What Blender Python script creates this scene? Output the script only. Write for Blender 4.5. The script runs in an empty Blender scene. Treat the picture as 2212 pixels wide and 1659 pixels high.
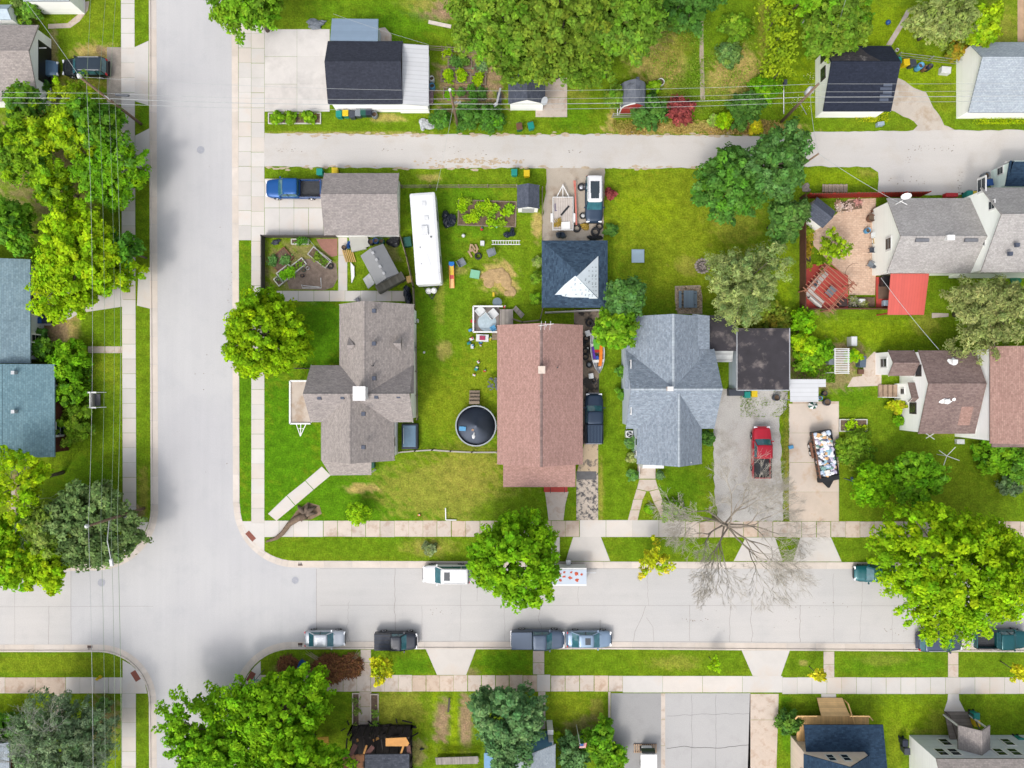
import bpy, math, random
import numpy as np
from mathutils import Vector
R = math.radians
random.seed(7)
scene = bpy.context.scene
col = scene.collection

# ------------------------------------------------------------------ camera
S, CX, CY, H = 20.0, 1106.0, 829.5, 76.0      # plan units per metre, plan centre, flying height
cam = bpy.data.cameras.new('camera')
cam.sensor_width = 36.0
cam.lens = 36.0 * H / (2212.0 / S)
cam.clip_end = 5000
cam_o = bpy.data.objects.new('camera', cam)
cam_o.location = (0, 0, H)
col.objects.link(cam_o)
scene.camera = cam_o
# ------------------------------------------------------------------ light
SUN_EL, SUN_AZ = 51.0, 211.0                  # azimuth clockwise from north (+Y)
world = bpy.data.worlds.new('World')
scene.world = world
world.use_nodes = True
wn, wl = world.node_tree.nodes, world.node_tree.links
sky = wn.new('ShaderNodeTexSky')
sky.sky_type = 'NISHITA'
sky.sun_disc = False
sky.sun_elevation = R(SUN_EL)
sky.sun_rotation = R(SUN_AZ)
sky.air_density, sky.dust_density, sky.ozone_density = 1.0, 4.0, 0.5
hs = wn.new('ShaderNodeHueSaturation')        # thin white cloud: a paler sky
hs.inputs['Saturation'].default_value = 0.38
wl.new(sky.outputs[0], hs.inputs['Color'])
wtc = wn.new('ShaderNodeTexCoord'); wsp = wn.new('ShaderNodeSeparateXYZ'); wl.new(wtc.outputs['Generated'], wsp.inputs[0])
wmr = wn.new('ShaderNodeMapRange'); wmr.inputs[3].default_value, wmr.inputs[4].default_value = 0.5, 1.55    # cloud brightest overhead
wl.new(wsp.outputs[2], wmr.inputs[0])
wmx = wn.new('ShaderNodeVectorMath'); wmx.operation = 'SCALE'; wl.new(hs.outputs[0], wmx.inputs[0]); wl.new(wmr.outputs[0], wmx.inputs['Scale'])
wl.new(wmx.outputs[0], wn['Background'].inputs['Color'])
wn['Background'].inputs['Strength'].default_value = 0.15
sd = bpy.data.lights.new('sun', 'SUN')
sd.energy, sd.angle, sd.color = 0.66, R(7), (1.0, 0.95, 0.88)
so = bpy.data.objects.new('sun', sd)
a, e = R(SUN_AZ), R(SUN_EL)
d = Vector((math.sin(a) * math.cos(e), math.cos(a) * math.cos(e), math.sin(e)))
so.rotation_euler = d.to_track_quat('Z', 'Y').to_euler()
so.location = d * 150
col.objects.link(so)
vs = scene.view_settings
vs.view_transform, vs.look, vs.exposure, vs.gamma = 'Standard', 'None', 0.62, 1.0

# ------------------------------------------------------------------ plan coordinates
def P(u, v, h=0.0):
    f = (H - h) / H
    return ((u - CX) / S * f, (CY - v) / S * f, h)
def E(u0, v0, u1, v1, h):
    a, b = P(u0, v1, h), P(u1, v0, h)
    return a[0], a[1], b[0], b[1]
KX = 1.62
def lin(c):
    return c / 12.92 if c <= 0.04045 else ((c + 0.055) / 1.055) ** 2.4
def C(r, g, b, k=1.0):                        # surface colour
    return tuple(min(0.9, max(0.002, lin(x / 255.0) / KX * k)) for x in (r, g, b)) + (1.0,)

# ------------------------------------------------------------------ objects
ORG = {}
def tag(o, label=None, cat=None, group=None, kind=None):
    if label: o['label'] = label
    if cat: o['category'] = cat
    if group: o['group'] = group
    if kind: o['kind'] = kind
    return o
def thing(name, label, cat, loc=(0, 0, 0), rz=None, group=None):
    o = bpy.data.objects.new(name, None)
    o.empty_display_size = 0.3
    o.location = loc
    col.objects.link(o)
    if rz is None: ORG[o] = tuple(loc)        # parts are given in world coordinates
    else:
        o.rotation_euler = (0, 0, rz); ORG[o] = (0, 0, 0)
    return tag(o, label, cat, group)
class MB:
    def __init__(s):
        s.v, s.f, s.uv, s.c = [], [], [], []
    def add(s, vs, fs, uvs=None, c=None):
        n = len(s.v)
        s.v += [tuple(p) for p in vs]
        s.c += [c or (1, 1, 1, 1)] * len(vs)
        for i, f in enumerate(fs):
            s.f.append([n + k for k in f])
            s.uv += uvs[i] if uvs else [(vs[k][0], vs[k][1]) for k in f]
        return s
    def face(s, pts, uvs=None, c=None):
        return s.add(pts, [list(range(len(pts)))], [uvs] if uvs else None, c)
    def box(s, x, y, z0, z1, sx, sy, rz=0.0, taper=1.0, c=None):
        cs, sn = math.cos(rz), math.sin(rz)
        vs = []
        for z, t in ((z0, 1.0), (z1, taper)):
            for a, b in ((-1, -1), (1, -1), (1, 1), (-1, 1)):
                px, py = a * sx / 2 * t, b * sy / 2 * t
                vs.append((x + px * cs - py * sn, y + px * sn + py * cs, z))
        return s.add(vs, [[3, 2, 1, 0], [4, 5, 6, 7], [0, 1, 5, 4], [1, 2, 6, 5], [2, 3, 7, 6], [3, 0, 4, 7]], None, c)
    def beam(s, p0, p1, w, t, c=None):         # bar of rectangular section between two points
        a, b = Vector(p0), Vector(p1)
        d = (b - a).normalized()
        up = Vector((0, 0, 1)) if abs(d.z) < 0.95 else Vector((1, 0, 0))
        x = d.cross(up).normalized() * w / 2
        y = x.cross(d).normalized() * t / 2
        vs = [a - x - y, a + x - y, a + x + y, a - x + y, b - x - y, b + x - y, b + x + y, b - x + y]
        return s.add(vs, [[3, 2, 1, 0], [4, 5, 6, 7], [0, 1, 5, 4], [1, 2, 6, 5], [2, 3, 7, 6], [3, 0, 4, 7]], None, c)
    def prism(s, poly, z0, z1, c=None):
        n = len(poly)
        A = sum(poly[i][0] * poly[(i + 1) % n][1] - poly[(i + 1) % n][0] * poly[i][1] for i in range(n))
        if A < 0: poly = poly[::-1]
        vs = [(p[0], p[1], z0) for p in poly] + [(p[0], p[1], z1) for p in poly]
        fs = [list(range(n))[::-1], list(range(n, 2 * n))] + [[i, (i + 1) % n, n + (i + 1) % n, n + i] for i in range(n)]
        return s.add(vs, fs, None, c)
    def slab(s, top, t, uvs=None, c=None):     # thick plate under a 3D polygon (seen counter-clockwise from above)
        n = len(top)
        A = sum(top[i][0] * top[(i + 1) % n][1] - top[(i + 1) % n][0] * top[i][1] for i in range(n))
        if A < 0:
            top = top[::-1]
            if uvs: uvs = uvs[::-1]
        vs = list(top) + [(p[0], p[1], p[2] - t) for p in top]
        fs = [list(range(n)), list(range(n, 2 * n))[::-1]] + [[n + i, n + (i + 1) % n, (i + 1) % n, i] for i in range(n)]
        uu = None
        if uvs:
            uu = [uvs, uvs[::-1]] + [[uvs[i], uvs[(i + 1) % n], uvs[(i + 1) % n], uvs[i]] for i in range(n)]
        return s.add(vs, fs, uu, c)
    def tube(s, pts, rad, n=8, c=None, cap=True):
        pts = [Vector(p) for p in pts]
        if not isinstance(rad, (list, tuple)): rad = [rad] * len(pts)
        rings, prev = [], None
        for i, p in enumerate(pts):
            d = (pts[min(i + 1, len(pts) - 1)] - pts[max(i - 1, 0)]).normalized()
            up = Vector((0, 0, 1)) if abs(d.z) < 0.9 else Vector((1, 0, 0))
            x = d.cross(up).normalized()
            y = d.cross(x).normalized()
            rings.append([p + x * math.cos(k * 2 * math.pi / n) * rad[i] + y * math.sin(k * 2 * math.pi / n) * rad[i] for k in range(n)])
        return s.loft(rings, cap, c)
    def loft(s, rings, cap=True, c=None):
        n, m = len(rings[0]), len(rings)
        vs = [p for r in rings for p in r]
        fs = []
        for i in range(m - 1):
            for k in range(n):
                fs.append([i * n + k, i * n + (k + 1) % n, (i + 1) * n + (k + 1) % n, (i + 1) * n + k])
        if cap:
            fs += [list(range(n))[::-1], list(range((m - 1) * n, m * n))]
        return s.add(vs, fs, None, c)
    def lathe(s, prof, x, y, z=0.0, n=16, c=None, closed=False):
        rings = [[(x + r * math.cos(k * 2 * math.pi / n), y + r * math.sin(k * 2 * math.pi / n), z + h) for k in range(n)] for r, h in prof]
        if closed: rings.append(rings[0])
        return s.loft(rings, not closed, c)
    def blob(s, x, y, z, rx, ry, rz, rng=None, j=0.15, n=9, m=6, c=None):
        rng = rng or random
        vs, fs = [], []
        for i in range(m + 1):
            th = math.pi * i / m
            for k in range(n):
                ph = 2 * math.pi * k / n
                q = 1 + rng.uniform(-j, j)
                vs.append((x + rx * q * math.sin(th) * math.cos(ph), y + ry * q * math.sin(th) * math.sin(ph), z + rz * q * math.cos(th)))
        for i in range(m):
            for k in range(n):
                fs.append([i * n + k, (i + 1) * n + k, (i + 1) * n + (k + 1) % n, i * n + (k + 1) % n])
        return s.add(vs, fs, None, c)
    def build(s, name, m, parent=None, smooth=False, fix=True, bevel=0.0):
        if parent is not None: o0 = ORG[parent]
        else:
            xs, ys, zs = zip(*s.v)
            o0 = ((min(xs) + max(xs)) / 2, (min(ys) + max(ys)) / 2, min(zs))
        me = bpy.data.meshes.new(name)
        me.from_pydata([(p[0] - o0[0], p[1] - o0[1], p[2] - o0[2]) for p in s.v], [], s.f)
        uv = me.uv_layers.new(name='UVMap')
        uv.data.foreach_set('uv', np.array(s.uv, dtype=np.float32).ravel())
        at = me.color_attributes.new('tint', 'FLOAT_COLOR', 'POINT')
        at.data.foreach_set('color', np.array(s.c, dtype=np.float32).ravel())
        if smooth: me.polygons.foreach_set('use_smooth', [True] * len(me.polygons))
        me.materials.append(m)
        me.update()
        o = bpy.data.objects.new(name, me)
        col.objects.link(o)
        if parent is not None:
            o.parent = parent; ORG[o] = o0
        else:
            o.location = o0; ORG[o] = o0
        if bevel:
            b = o.modifiers.new('bevel', 'BEVEL'); b.width = bevel; b.segments = 2; b.limit_method = 'ANGLE'
        return o
def dup(root):                                # a thing with copies of its parts and sub-parts
    def cp(o, parent):
        c = o.copy(); col.objects.link(c); c.parent = parent; ORG[c] = ORG[o]
        for ch in list(KIDS.get(o.name, ())): cp(ch, c)
        return c
    return cp(root, None)
KIDS = {}
def index_kids(root):
    KIDS[root.name] = [o for o in col.objects if o.parent == root]
    for k in KIDS[root.name]: index_kids(k)

# ------------------------------------------------------------------ materials
MATS = {}
def newmat(name):
    m = bpy.data.materials.new(name); m.use_nodes = True
    return m, m.node_tree.nodes, m.node_tree.links, m.node_tree.nodes['Principled BSDF']
def nnoise(n, l, vec, scale, detail=4.0, rough=0.6):
    t = n.new('ShaderNodeTexNoise')
    t.inputs['Scale'].default_value = scale; t.inputs['Detail'].default_value = detail; t.inputs['Roughness'].default_value = rough
    l.new(vec, t.inputs['Vector'])
    return t.outputs['Fac']
def nmap(n, l, val, a, b, c, d):
    t = n.new('ShaderNodeMapRange')
    for i, x in zip((1, 2, 3, 4), (a, b, c, d)): t.inputs[i].default_value = x
    l.new(val, t.inputs[0])
    return t.outputs[0]
def nmix(n, l, fac, a, b, mode='MIX'):
    t = n.new('ShaderNodeMix'); t.data_type = 'RGBA'; t.blend_type = mode
    for sock, x in ((t.inputs[0], fac), (t.inputs[6], a), (t.inputs[7], b)):
        if isinstance(x, (int, float)): sock.default_value = x
        elif isinstance(x, tuple): sock.default_value = x
        else: l.new(x, sock)
    return t.outputs[2]
def gray(n, l, val):
    t = n.new('ShaderNodeCombineColor')
    for i in range(3): l.new(val, t.inputs[i])
    return t.outputs[0]
def mat(name, c, rough=0.7, var=0.12, scale=3.0, metal=0.0, spec=0.4, coat=0.0, tint=False, fine=0.0, bump=0.0, c2=None, c2s=0.5, c2lo=0.5, c2hi=0.65):
    if name in MATS: return MATS[name]
    m, n, l, b = newmat(name)
    tc = n.new('ShaderNodeTexCoord').outputs['Object']
    v = nmap(n, l, nnoise(n, l, tc, scale), 0.3, 0.7, 1 - var, 1 + var)
    cc = c
    if c2:
        cc = nmix(n, l, nmap(n, l, nnoise(n, l, tc, c2s, 5, 0.65), c2lo, c2hi, 0, 1), c, c2)
    o = nmix(n, l, 1.0, cc, gray(n, l, v), 'MULTIPLY')
    if fine:
        f = nmap(n, l, nnoise(n, l, tc, 14.0, 2, 0.7), 0.25, 0.75, 1 - fine, 1 + fine)
        o = nmix(n, l, 1.0, o, gray(n, l, f), 'MULTIPLY')
    if tint:
        at = n.new('ShaderNodeAttribute'); at.attribute_name = 'tint'
        o = nmix(n, l, 1.0, o, at.outputs['Color'], 'MULTIPLY')
    l.new(o, b.inputs['Base Color'])
    b.inputs['Roughness'].default_value = rough
    b.inputs['Metallic'].default_value = metal
    b.inputs['Specular IOR Level'].default_value = spec
    b.inputs['Coat Weight'].default_value = coat
    if bump:
        bp = n.new('ShaderNodeBump'); bp.inputs['Strength'].default_value = bump; bp.inputs['Distance'].default_value = 0.05
        l.new(nnoise(n, l, tc, 12.0), bp.inputs['Height']); l.new(bp.outputs[0], b.inputs['Normal'])
    MATS[name] = m
    return m
def shingle(name, c, c2, w=0.32, h=0.16, stain=0.14, mortar=0.74, wear=None):
    if name in MATS: return MATS[name]
    m, n, l, b = newmat(name)
    tc = n.new('ShaderNodeTexCoord')
    uv = tc.outputs['UV']
    c, c2 = [tuple(min(.8, x * 1.14) for x in q[:3]) + (1,) for q in (c, c2)]
    br = n.new('ShaderNodeTexBrick')
    br.inputs['Color1'].default_value = c; br.inputs['Color2'].default_value = c2
    br.inputs['Mortar'].default_value = tuple(x * mortar * 0.8 for x in c[:3]) + (1,)
    br.inputs['Scale'].default_value = 1.0; br.inputs['Mortar Size'].default_value = 0.012
    br.inputs['Brick Width'].default_value = w; br.inputs['Row Height'].default_value = h
    br.inputs['Mortar Smooth'].default_value = 0.6
    l.new(uv, br.inputs['Vector'])
    f1 = nmap(n, l, nnoise(n, l, uv, 4.5, 3, 0.7), 0.3, 0.7, 0.83, 1.17)
    f2 = nmap(n, l, nnoise(n, l, uv, 0.35, 5), 0.3, 0.7, 1 - stain, 1 + stain)
    o = nmix(n, l, 1.0, br.outputs['Color'], gray(n, l, f1), 'MULTIPLY')
    o = nmix(n, l, 1.0, o, gray(n, l, f2), 'MULTIPLY')
    if wear:
        o = nmix(n, l, nmap(n, l, nnoise(n, l, uv, 0.8, 8, 0.75), 0.56, 0.64, 0, 0.75), o, wear)
    l.new(o, b.inputs['Base Color'])
    b.inputs['Roughness'].default_value = 0.92; b.inputs['Specular IOR Level'].default_value = 0.2
    bp = n.new('ShaderNodeBump'); bp.inputs['Strength'].default_value = 0.5; bp.inputs['Distance'].default_value = 0.02
    l.new(br.outputs['Fac'], bp.inputs['Height']); bp.invert = True
    l.new(bp.outputs[0], b.inputs['Normal'])
    MATS[name] = m
    return m
def ribbed(name, c, period=0.3, depth=0.25, rough=0.5, axis=0, var=0.08, c2=None):
    if name in MATS: return MATS[name]          # boards, siding, corrugated sheet: lines every «period» metres in UV
    m, n, l, b = newmat(name)
    uv = n.new('ShaderNodeTexCoord').outputs['UV']
    sp = n.new('ShaderNodeSeparateXYZ'); l.new(uv, sp.inputs[0])
    q = n.new('ShaderNodeMath'); q.operation = 'FRACT'
    dv = n.new('ShaderNodeMath'); dv.operation = 'DIVIDE'; dv.inputs[1].default_value = period
    l.new(sp.outputs[axis], dv.inputs[0]); l.new(dv.outputs[0], q.inputs[0])
    g = nmap(n, l, q.outputs[0], 0.0, 0.18, 1 - depth, 1.0)
    fl = n.new('ShaderNodeMath'); fl.operation = 'FLOOR'; l.new(dv.outputs[0], fl.inputs[0])
    wn_ = n.new('ShaderNodeTexWhiteNoise'); wn_.noise_dimensions = '1D'; l.new(fl.outputs[0], wn_.inputs['W'])
    bv = nmap(n, l, wn_.outputs['Value'], 0, 1, 1 - var, 1 + var)
    v = nmap(n, l, nnoise(n, l, uv, 1.2, 6), 0.3, 0.7, 1 - var, 1 + var)
    base = c
    if c2: base = nmix(n, l, nmap(n, l, nnoise(n, l, uv, 0.6, 6), 0.5, 0.7, 0, 1), c, c2)
    o = nmix(n, l, 1.0, base, gray(n, l, g), 'MULTIPLY')
    o = nmix(n, l, 1.0, o, gray(n, l, v), 'MULTIPLY')
    o = nmix(n, l, 1.0, o, gray(n, l, bv), 'MULTIPLY')
    l.new(o, b.inputs['Base Color']); b.inputs['Roughness'].default_value = rough
    MATS[name] = m
    return m
def leafmat(name='leaves'):
    if name in MATS: return MATS[name]
    m, n, l, b = newmat(name)
    at = n.new('ShaderNodeAttribute'); at.attribute_name = 'tint'
    l.new(at.outputs['Color'], b.inputs['Base Color'])
    b.inputs['Roughness'].default_value = 0.8; b.inputs['Specular IOR Level'].default_value = 0.06
    tr = n.new('ShaderNodeBsdfTranslucent')
    l.new(at.outputs['Color'], tr.inputs['Color'])
    mx = n.new('ShaderNodeMixShader'); mx.inputs[0].default_value = 0.32
    l.new(b.outputs[0], mx.inputs[1]); l.new(tr.outputs[0], mx.inputs[2])
    l.new(mx.outputs[0], n['Material Output'].inputs['Surface'])
    MATS[name] = m
    return m
WHITE = mat('white_paint', (0.62, 0.62, 0.61, 1), 0.5, 0.05)
BLACK = mat('black_plastic', (0.012, 0.013, 0.016, 1), 0.45, 0.2)
RUBBER = mat('rubber', (0.02, 0.02, 0.022, 1), 0.85, 0.25)
GLASS = mat('dark_glass', (0.012, 0.022, 0.03, 1), 0.06, 0.2, 2.0, spec=0.8)
CARGLASS = mat('car_glass', (0.035, 0.12, 0.145, 1), 0.05, 0.25, 2.0, spec=0.8)
METAL = mat('galvanised_metal', (0.42, 0.43, 0.44, 1), 0.45, 0.15, 4.0, metal=0.6)
CHROME = mat('bright_metal', (0.7, 0.7, 0.72, 1), 0.25, 0.1, metal=0.8)
WOODPOLE = mat('weathered_pole_wood', (0.17, 0.115, 0.075, 1), 0.9, 0.3, 6.0)
GREYWOOD = ribbed('grey_boards', (0.24, 0.215, 0.19, 1), 0.14, 0.45, 0.85, 0, 0.2)
NEWWOOD = ribbed('new_timber_boards', (0.6, 0.37, 0.15, 1), 0.14, 0.3, 0.7, 0, 0.12)
BARK = mat('bark', (0.12, 0.095, 0.075, 1), 0.95, 0.35, 7.0)
SOIL = mat('soil', (0.11, 0.075, 0.05, 1), 1.0, 0.35, 2.5, fine=0.35)
CONC = mat('concrete', C(231, 226, 220), 0.9, 0.06, 0.5, tint=True, fine=0.05, c2=C(222, 207, 192), c2s=0.25, c2lo=0.52, c2hi=0.75)
OLDCONC = mat('old_concrete', C(226, 212, 199), 0.92, 0.08, 0.8, tint=True, fine=0.1, c2=C(203, 182, 164), c2s=0.9)
RED_LAMP = mat('tail_lamp_red', (0.5, 0.02, 0.03, 1), 0.2, 0.1)
LAMP = mat('clear_lamp', (0.75, 0.77, 0.8, 1), 0.12, 0.1)
# ================================================================== THE GROUND
def sheet(name, poly, z, m, kind='structure', c=None):
    mb = MB(); mb.face([P(u, v, z)[:2] + (z,) for u, v in poly][::-1], None, c)
    # keep the face turned upward
    x = [p[0] for p in mb.v]; y = [p[1] for p in mb.v]; n = len(x)
    if sum(x[i] * y[(i + 1) % n] - x[(i + 1) % n] * y[i] for i in range(n)) < 0: mb.f[0] = mb.f[0][::-1]
    o = mb.build(name, m); o['kind'] = kind
    return o
def rough(poly, amp=1.6, step=14, seed=5):   # ragged edge
    rng = random.Random(seed); o = []
    for (a, b), (c, d) in zip(poly, poly[1:] + poly[:1]):
        n = max(1, int(math.hypot(c - a, d - b) / step))
        for i in range(n): t = i / n; k = amp if i else amp * .3; o.append((a + (c - a) * t + rng.uniform(-k, k), b + (d - b) * t + rng.uniform(-k, k)))
    return o
def rectp(u0, v0, u1, v1): return [(u0, v0), (u1, v0), (u1, v1), (u0, v1)]
def arc(cu, cv, r, a0, a1, n=12):
    return [(cu + r * math.cos(R(a0 + (a1 - a0) * i / n)), cv + r * math.sin(R(a0 + (a1 - a0) * i / n))) for i in range(n + 1)]

# ground far around
GRASSFAR = mat('far_grass', C(112, 134, 40), 1.0, 0.3, 0.15, fine=0.2)
mb = MB(); mb.face([(-1500, -1500, -0.16), (1500, -1500, -0.16), (1500, 1500, -0.16), (-1500, 1500, -0.16)])
o = mb.build('ground', GRASSFAR); o['kind'] = 'structure'

def roadmat(name, c, c2, c3):
    m, n, l, b = newmat(name)
    tc = n.new('ShaderNodeTexCoord').outputs['Object']
    a1 = nmap(n, l, nnoise(n, l, tc, 0.07, 5, 0.55), 0.38, 0.62, 0, 1)
    o = nmix(n, l, a1, c, c2)
    a2 = nmap(n, l, nnoise(n, l, tc, 0.35, 8, 0.7), 0.5, 0.75, 0, 0.6)
    o = nmix(n, l, a2, o, c3)
    mp = n.new('ShaderNodeMapping'); mp.inputs['Scale'].default_value = ROADSTRETCH[name]
    l.new(tc, mp.inputs[0])
    a4 = nmap(n, l, nnoise(n, l, mp.outputs[0], 1.0, 5, 0.6), 0.3, 0.7, 0.975, 1.025)
    o = nmix(n, l, 1.0, o, gray(n, l, a4), 'MULTIPLY')
    a3 = nmap(n, l, nnoise(n, l, tc, 11.0, 3, 0.75), 0.25, 0.75, 0.89, 1.11)
    o = nmix(n, l, 1.0, o, gray(n, l, a3), 'MULTIPLY')
    l.new(o, b.inputs['Base Color']); b.inputs['Roughness'].default_value = 0.95; b.inputs['Specular IOR Level'].default_value = 0.15
    MATS[name] = m
    return m
ROADSTRETCH = {'asphalt_street': (1.5, 0.06, 1), 'concrete_street': (0.06, 1.3, 1), 'alley_asphalt': (0.05, 1.0, 1), 'dark_asphalt': (0.3, 0.3, 1)}
ASPH = roadmat('asphalt_street', C(217, 216, 216), C(209, 208, 210), C(199, 199, 202))
CSTR = roadmat('concrete_street', C(221, 217, 213), C(212, 210, 208), C(202, 200, 198))
ALLEY = roadmat('alley_asphalt', C(224, 219, 213), C(214, 210, 206), C(206, 194, 180))
DKASPH = roadmat('dark_asphalt', C(183, 182, 181), C(170, 169, 168), C(150, 148, 148))
sheet('street', rectp(152, -400, 683, 2100), -0.12, ASPH)
sheet('road', rectp(683, 1195, 3600, 1412), -0.12, CSTR)
sheet('road', rectp(-1400, 1195, 152, 1412), -0.12, CSTR)

# --- lawns: one gridded sheet per block, worn and dry patches carried as vertex colour
LUSH, MID, OLIVE, DRY, TAN, DIRT, YEL = (86, 132, 18), (104, 134, 24), (126, 142, 32), (152, 148, 66), (186, 164, 104), (158, 134, 108), (138, 160, 22)
PATCH = [  # u, v, ru, rv, colour, strength
 (800, 1080, 330, 80, LUSH, .9), (620, 960, 70, 160, LUSH, 1), (690, 720, 60, 90, LUSH, 1), (530, 820, 30, 300, LUSH, .8), (960, 1060, 150, 70, DRY, .75), (1010, 1010, 70, 60, DRY, .7),
 (780, 1055, 36, 11, TAN, .95), (1090, 1105, 60, 30, MID, .8), (740, 1185, 180, 20, MID, .7), (930, 1182, 60, 20, DRY, .6), (925, 1180, 26, 12, TAN, .5),
 (1000, 800, 80, 150, OLIVE, .9), (960, 690, 60, 130, LUSH, .55), (1075, 596, 38, 32, TAN, 1), (1100, 626, 18, 14, TAN, .9), (990, 585, 24, 8, TAN, .5), (960, 755, 18, 22, TAN, .6), (950, 640, 12, 60, DRY, .5), (1000, 460, 110, 60, LUSH, .6), (940, 880, 40, 60, OLIVE, .6),
 (1450, 480, 150, 130, OLIVE, 1), (1400, 430, 70, 60, YEL, .6), (1490, 600, 120, 60, OLIVE, .8), (1480, 400, 160, 40, OLIVE, .8), (1160, 490, 12, 30, TAN, .9), (1485, 575, 30, 20, DRY, .7), (1590, 470, 60, 60, DRY, .4),
 (1430, 140, 70, 40, TAN, .85), (1440, 100, 70, 50, DRY, .7), (1590, 150, 55, 50, TAN, .95), (1560, 180, 50, 30, TAN, .6), (1480, 210, 60, 30, DRY, .4), (1500, 160, 26, 60, LUSH, .6), (1540, 60, 50, 60, MID, .8), (1400, 60, 50, 60, DIRT, .5), (1650, 60, 14, 80, DRY, .7),
 (1500, 276, 190, 12, TAN, .95), (1690, 278, 40, 12, TAN, .8), (1620, 272, 60, 10, DIRT, .6), (1320, 258, 8, 20, TAN, .8), (1380, 283, 80, 8, TAN, .8),
 (930, 22, 52, 24, DIRT, 1), (900, 10, 40, 20, DRY, .8), (800, 20, 120, 40, LUSH, .4), (880, 60, 60, 40, LUSH, .7), (1250, 200, 24, 24, DRY, .5), (1240, 250, 50, 30, LUSH, .5), (838, 255, 36, 9, TAN, .7), (930, 383, 24, 8, TAN, .7), (730, 290, 200, 5, TAN, .6),
 (1960, 150, 240, 40, YEL, .7), (1900, 60, 100, 60, YEL, .7), (2160, 60, 40, 60, DRY, .6), (1760, 210, 40, 40, YEL, .7), (2040, 210, 30, 40, OLIVE, .8), (1800, 385, 90, 20, YEL, .6), (1870, 375, 20, 10, DRY, .6),
 (1880, 720, 130, 30, YEL, .55), (2000, 700, 30, 25, DRY, .5), (1690, 560, 20, 90, YEL, .6), (1900, 1050, 100, 70, MID, .6), (2000, 1060, 140, 80, OLIVE, .55), (1840, 850, 40, 40, LUSH, .6), (1820, 960, 40, 60, OLIVE, .6), (1700, 1000, 8, 130, DRY, .9), (1697, 880, 14, 40, OLIVE, .9), (1640, 860, 50, 16, DRY, .5), (2030, 925, 40, 20, DRY, .4),
 (1320, 1000, 24, 130, MID, .8), (1298, 1060, 6, 70, DRY, .9), (1470, 1060, 60, 40, LUSH, .5), (1402, 1090, 24, 26, OLIVE, .8), (1400, 1185, 130, 22, MID, .8), (1850, 1186, 60, 22, MID, .8), (1140, 1100, 30, 20, MID, .7), (1730, 760, 20, 60, DIRT, .6), (1820, 770, 60, 30, DIRT, .85), (1780, 815, 80, 30, DIRT, .7),
 (1780, 640, 40, 40, DIRT, .6), (1015, 180, 70, 70, DIRT, 1), (645, 573, 76, 54, DIRT, .6), (830, 590, 30, 20, LUSH, .6), (830, 550, 30, 20, DIRT, .5),
 # west block
 (205, 115, 50, 20, TAN, .95), (230, 145, 40, 28, TAN, .9), (130, 165, 20, 12, DRY, .8), (220, 110, 12, 14, DIRT, .9), (200, 180, 60, 10, DRY, .9), (115, 120, 10, 60, DIRT, .7), (190, 30, 60, 50, OLIVE, .6), (55, 30, 30, 30, DIRT, .8), (60, 130, 12, 40, DRY, .6),
 (105, 350, 100, 130, DIRT, .7), (120, 710, 40, 40, DIRT, 1), (160, 700, 14, 40, TAN, .8), (215, 710, 45, 35, MID, .8), (225, 810, 40, 50, OLIVE, .8), (220, 900, 35, 90, MID, .8), (310, 1060, 12, 50, DRY, .8), (300, 1105, 10, 16, DIRT, .8), (30, 1070, 14, 50, DIRT, .9), (235, 1195, 30, 20, OLIVE, .8), (250, 1120, 20, 60, MID, .6), (185, 1030, 60, 40, LUSH, .5), (310, 250, 12, 30, LUSH, .6),
 # south-west block
 (120, 1435, 150, 20, OLIVE, .8), (60, 1520, 70, 20, YEL, .5), (220, 1570, 36, 60, DIRT, .75), (245, 1620, 14, 40, YEL, .5), (308, 1580, 10, 90, MID, .7), (80, 1560, 60, 40, OLIVE, .5),
 # south-east block
 (690, 1450, 90, 26, DIRT, .45), (740, 1530, 26, 50, MID, .8), (850, 1545, 80, 50, OLIVE, .9), (860, 1530, 60, 40, DRY, .55), (955, 1560, 19, 52, DIRT, 1.3), (1005, 1560, 14, 60, DIRT, 1.1), (940, 1510, 8, 40, YEL, .6), (982, 1570, 9, 70, YEL, .9), (950, 1620, 90, 14, YEL, .6), (880, 1440, 60, 22, LUSH, .7), (1020, 1452, 14, 10, DIRT, .6), (1090, 1430, 60, 24, LUSH, .7), (1260, 1430, 100, 22, MID, .8), (1460, 1432, 60, 16, DRY, .55), (1560, 1432, 50, 20, MID, .8), (1230, 1530, 50, 40, OLIVE, .9), (1290, 1530, 14, 30, DRY, .8), (1260, 1590, 50, 40, DIRT, .5), (900, 1625, 20, 30, DIRT, .6),
 (1920, 1435, 110, 22, LUSH, .5), (1910, 1425, 50, 12, DRY, .4), (2130, 1435, 60, 22, MID, .7), (1740, 1435, 40, 22, MID, .8), (1735, 1432, 10, 6, TAN, .6), (1950, 1550, 90, 40, YEL, .45), (2030, 1560, 30, 30, DRY, .35), (1700, 1560, 16, 60, LUSH, .7), (1932, 1620, 18, 60, OLIVE, .8), (2000, 1580, 40, 6, DRY, .5)]
PA = np.array([p[:4] + (p[5],) for p in PATCH], dtype=float)
PC = np.array([[lin(x / 255) / KX for x in p[4]] for p in PATCH])
def smoothnoise(U, V, seed, wl):
    r = np.random.default_rng(seed); o = np.zeros_like(U)
    for k in range(14):
        th, ph = r.uniform(0, 6.28), r.uniform(0, 6.28)
        w = wl * r.uniform(0.6, 1.7)
        o += np.sin((U * math.cos(th) + V * math.sin(th)) * 6.28 / w + ph)
    return o / 14 ** .5
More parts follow.
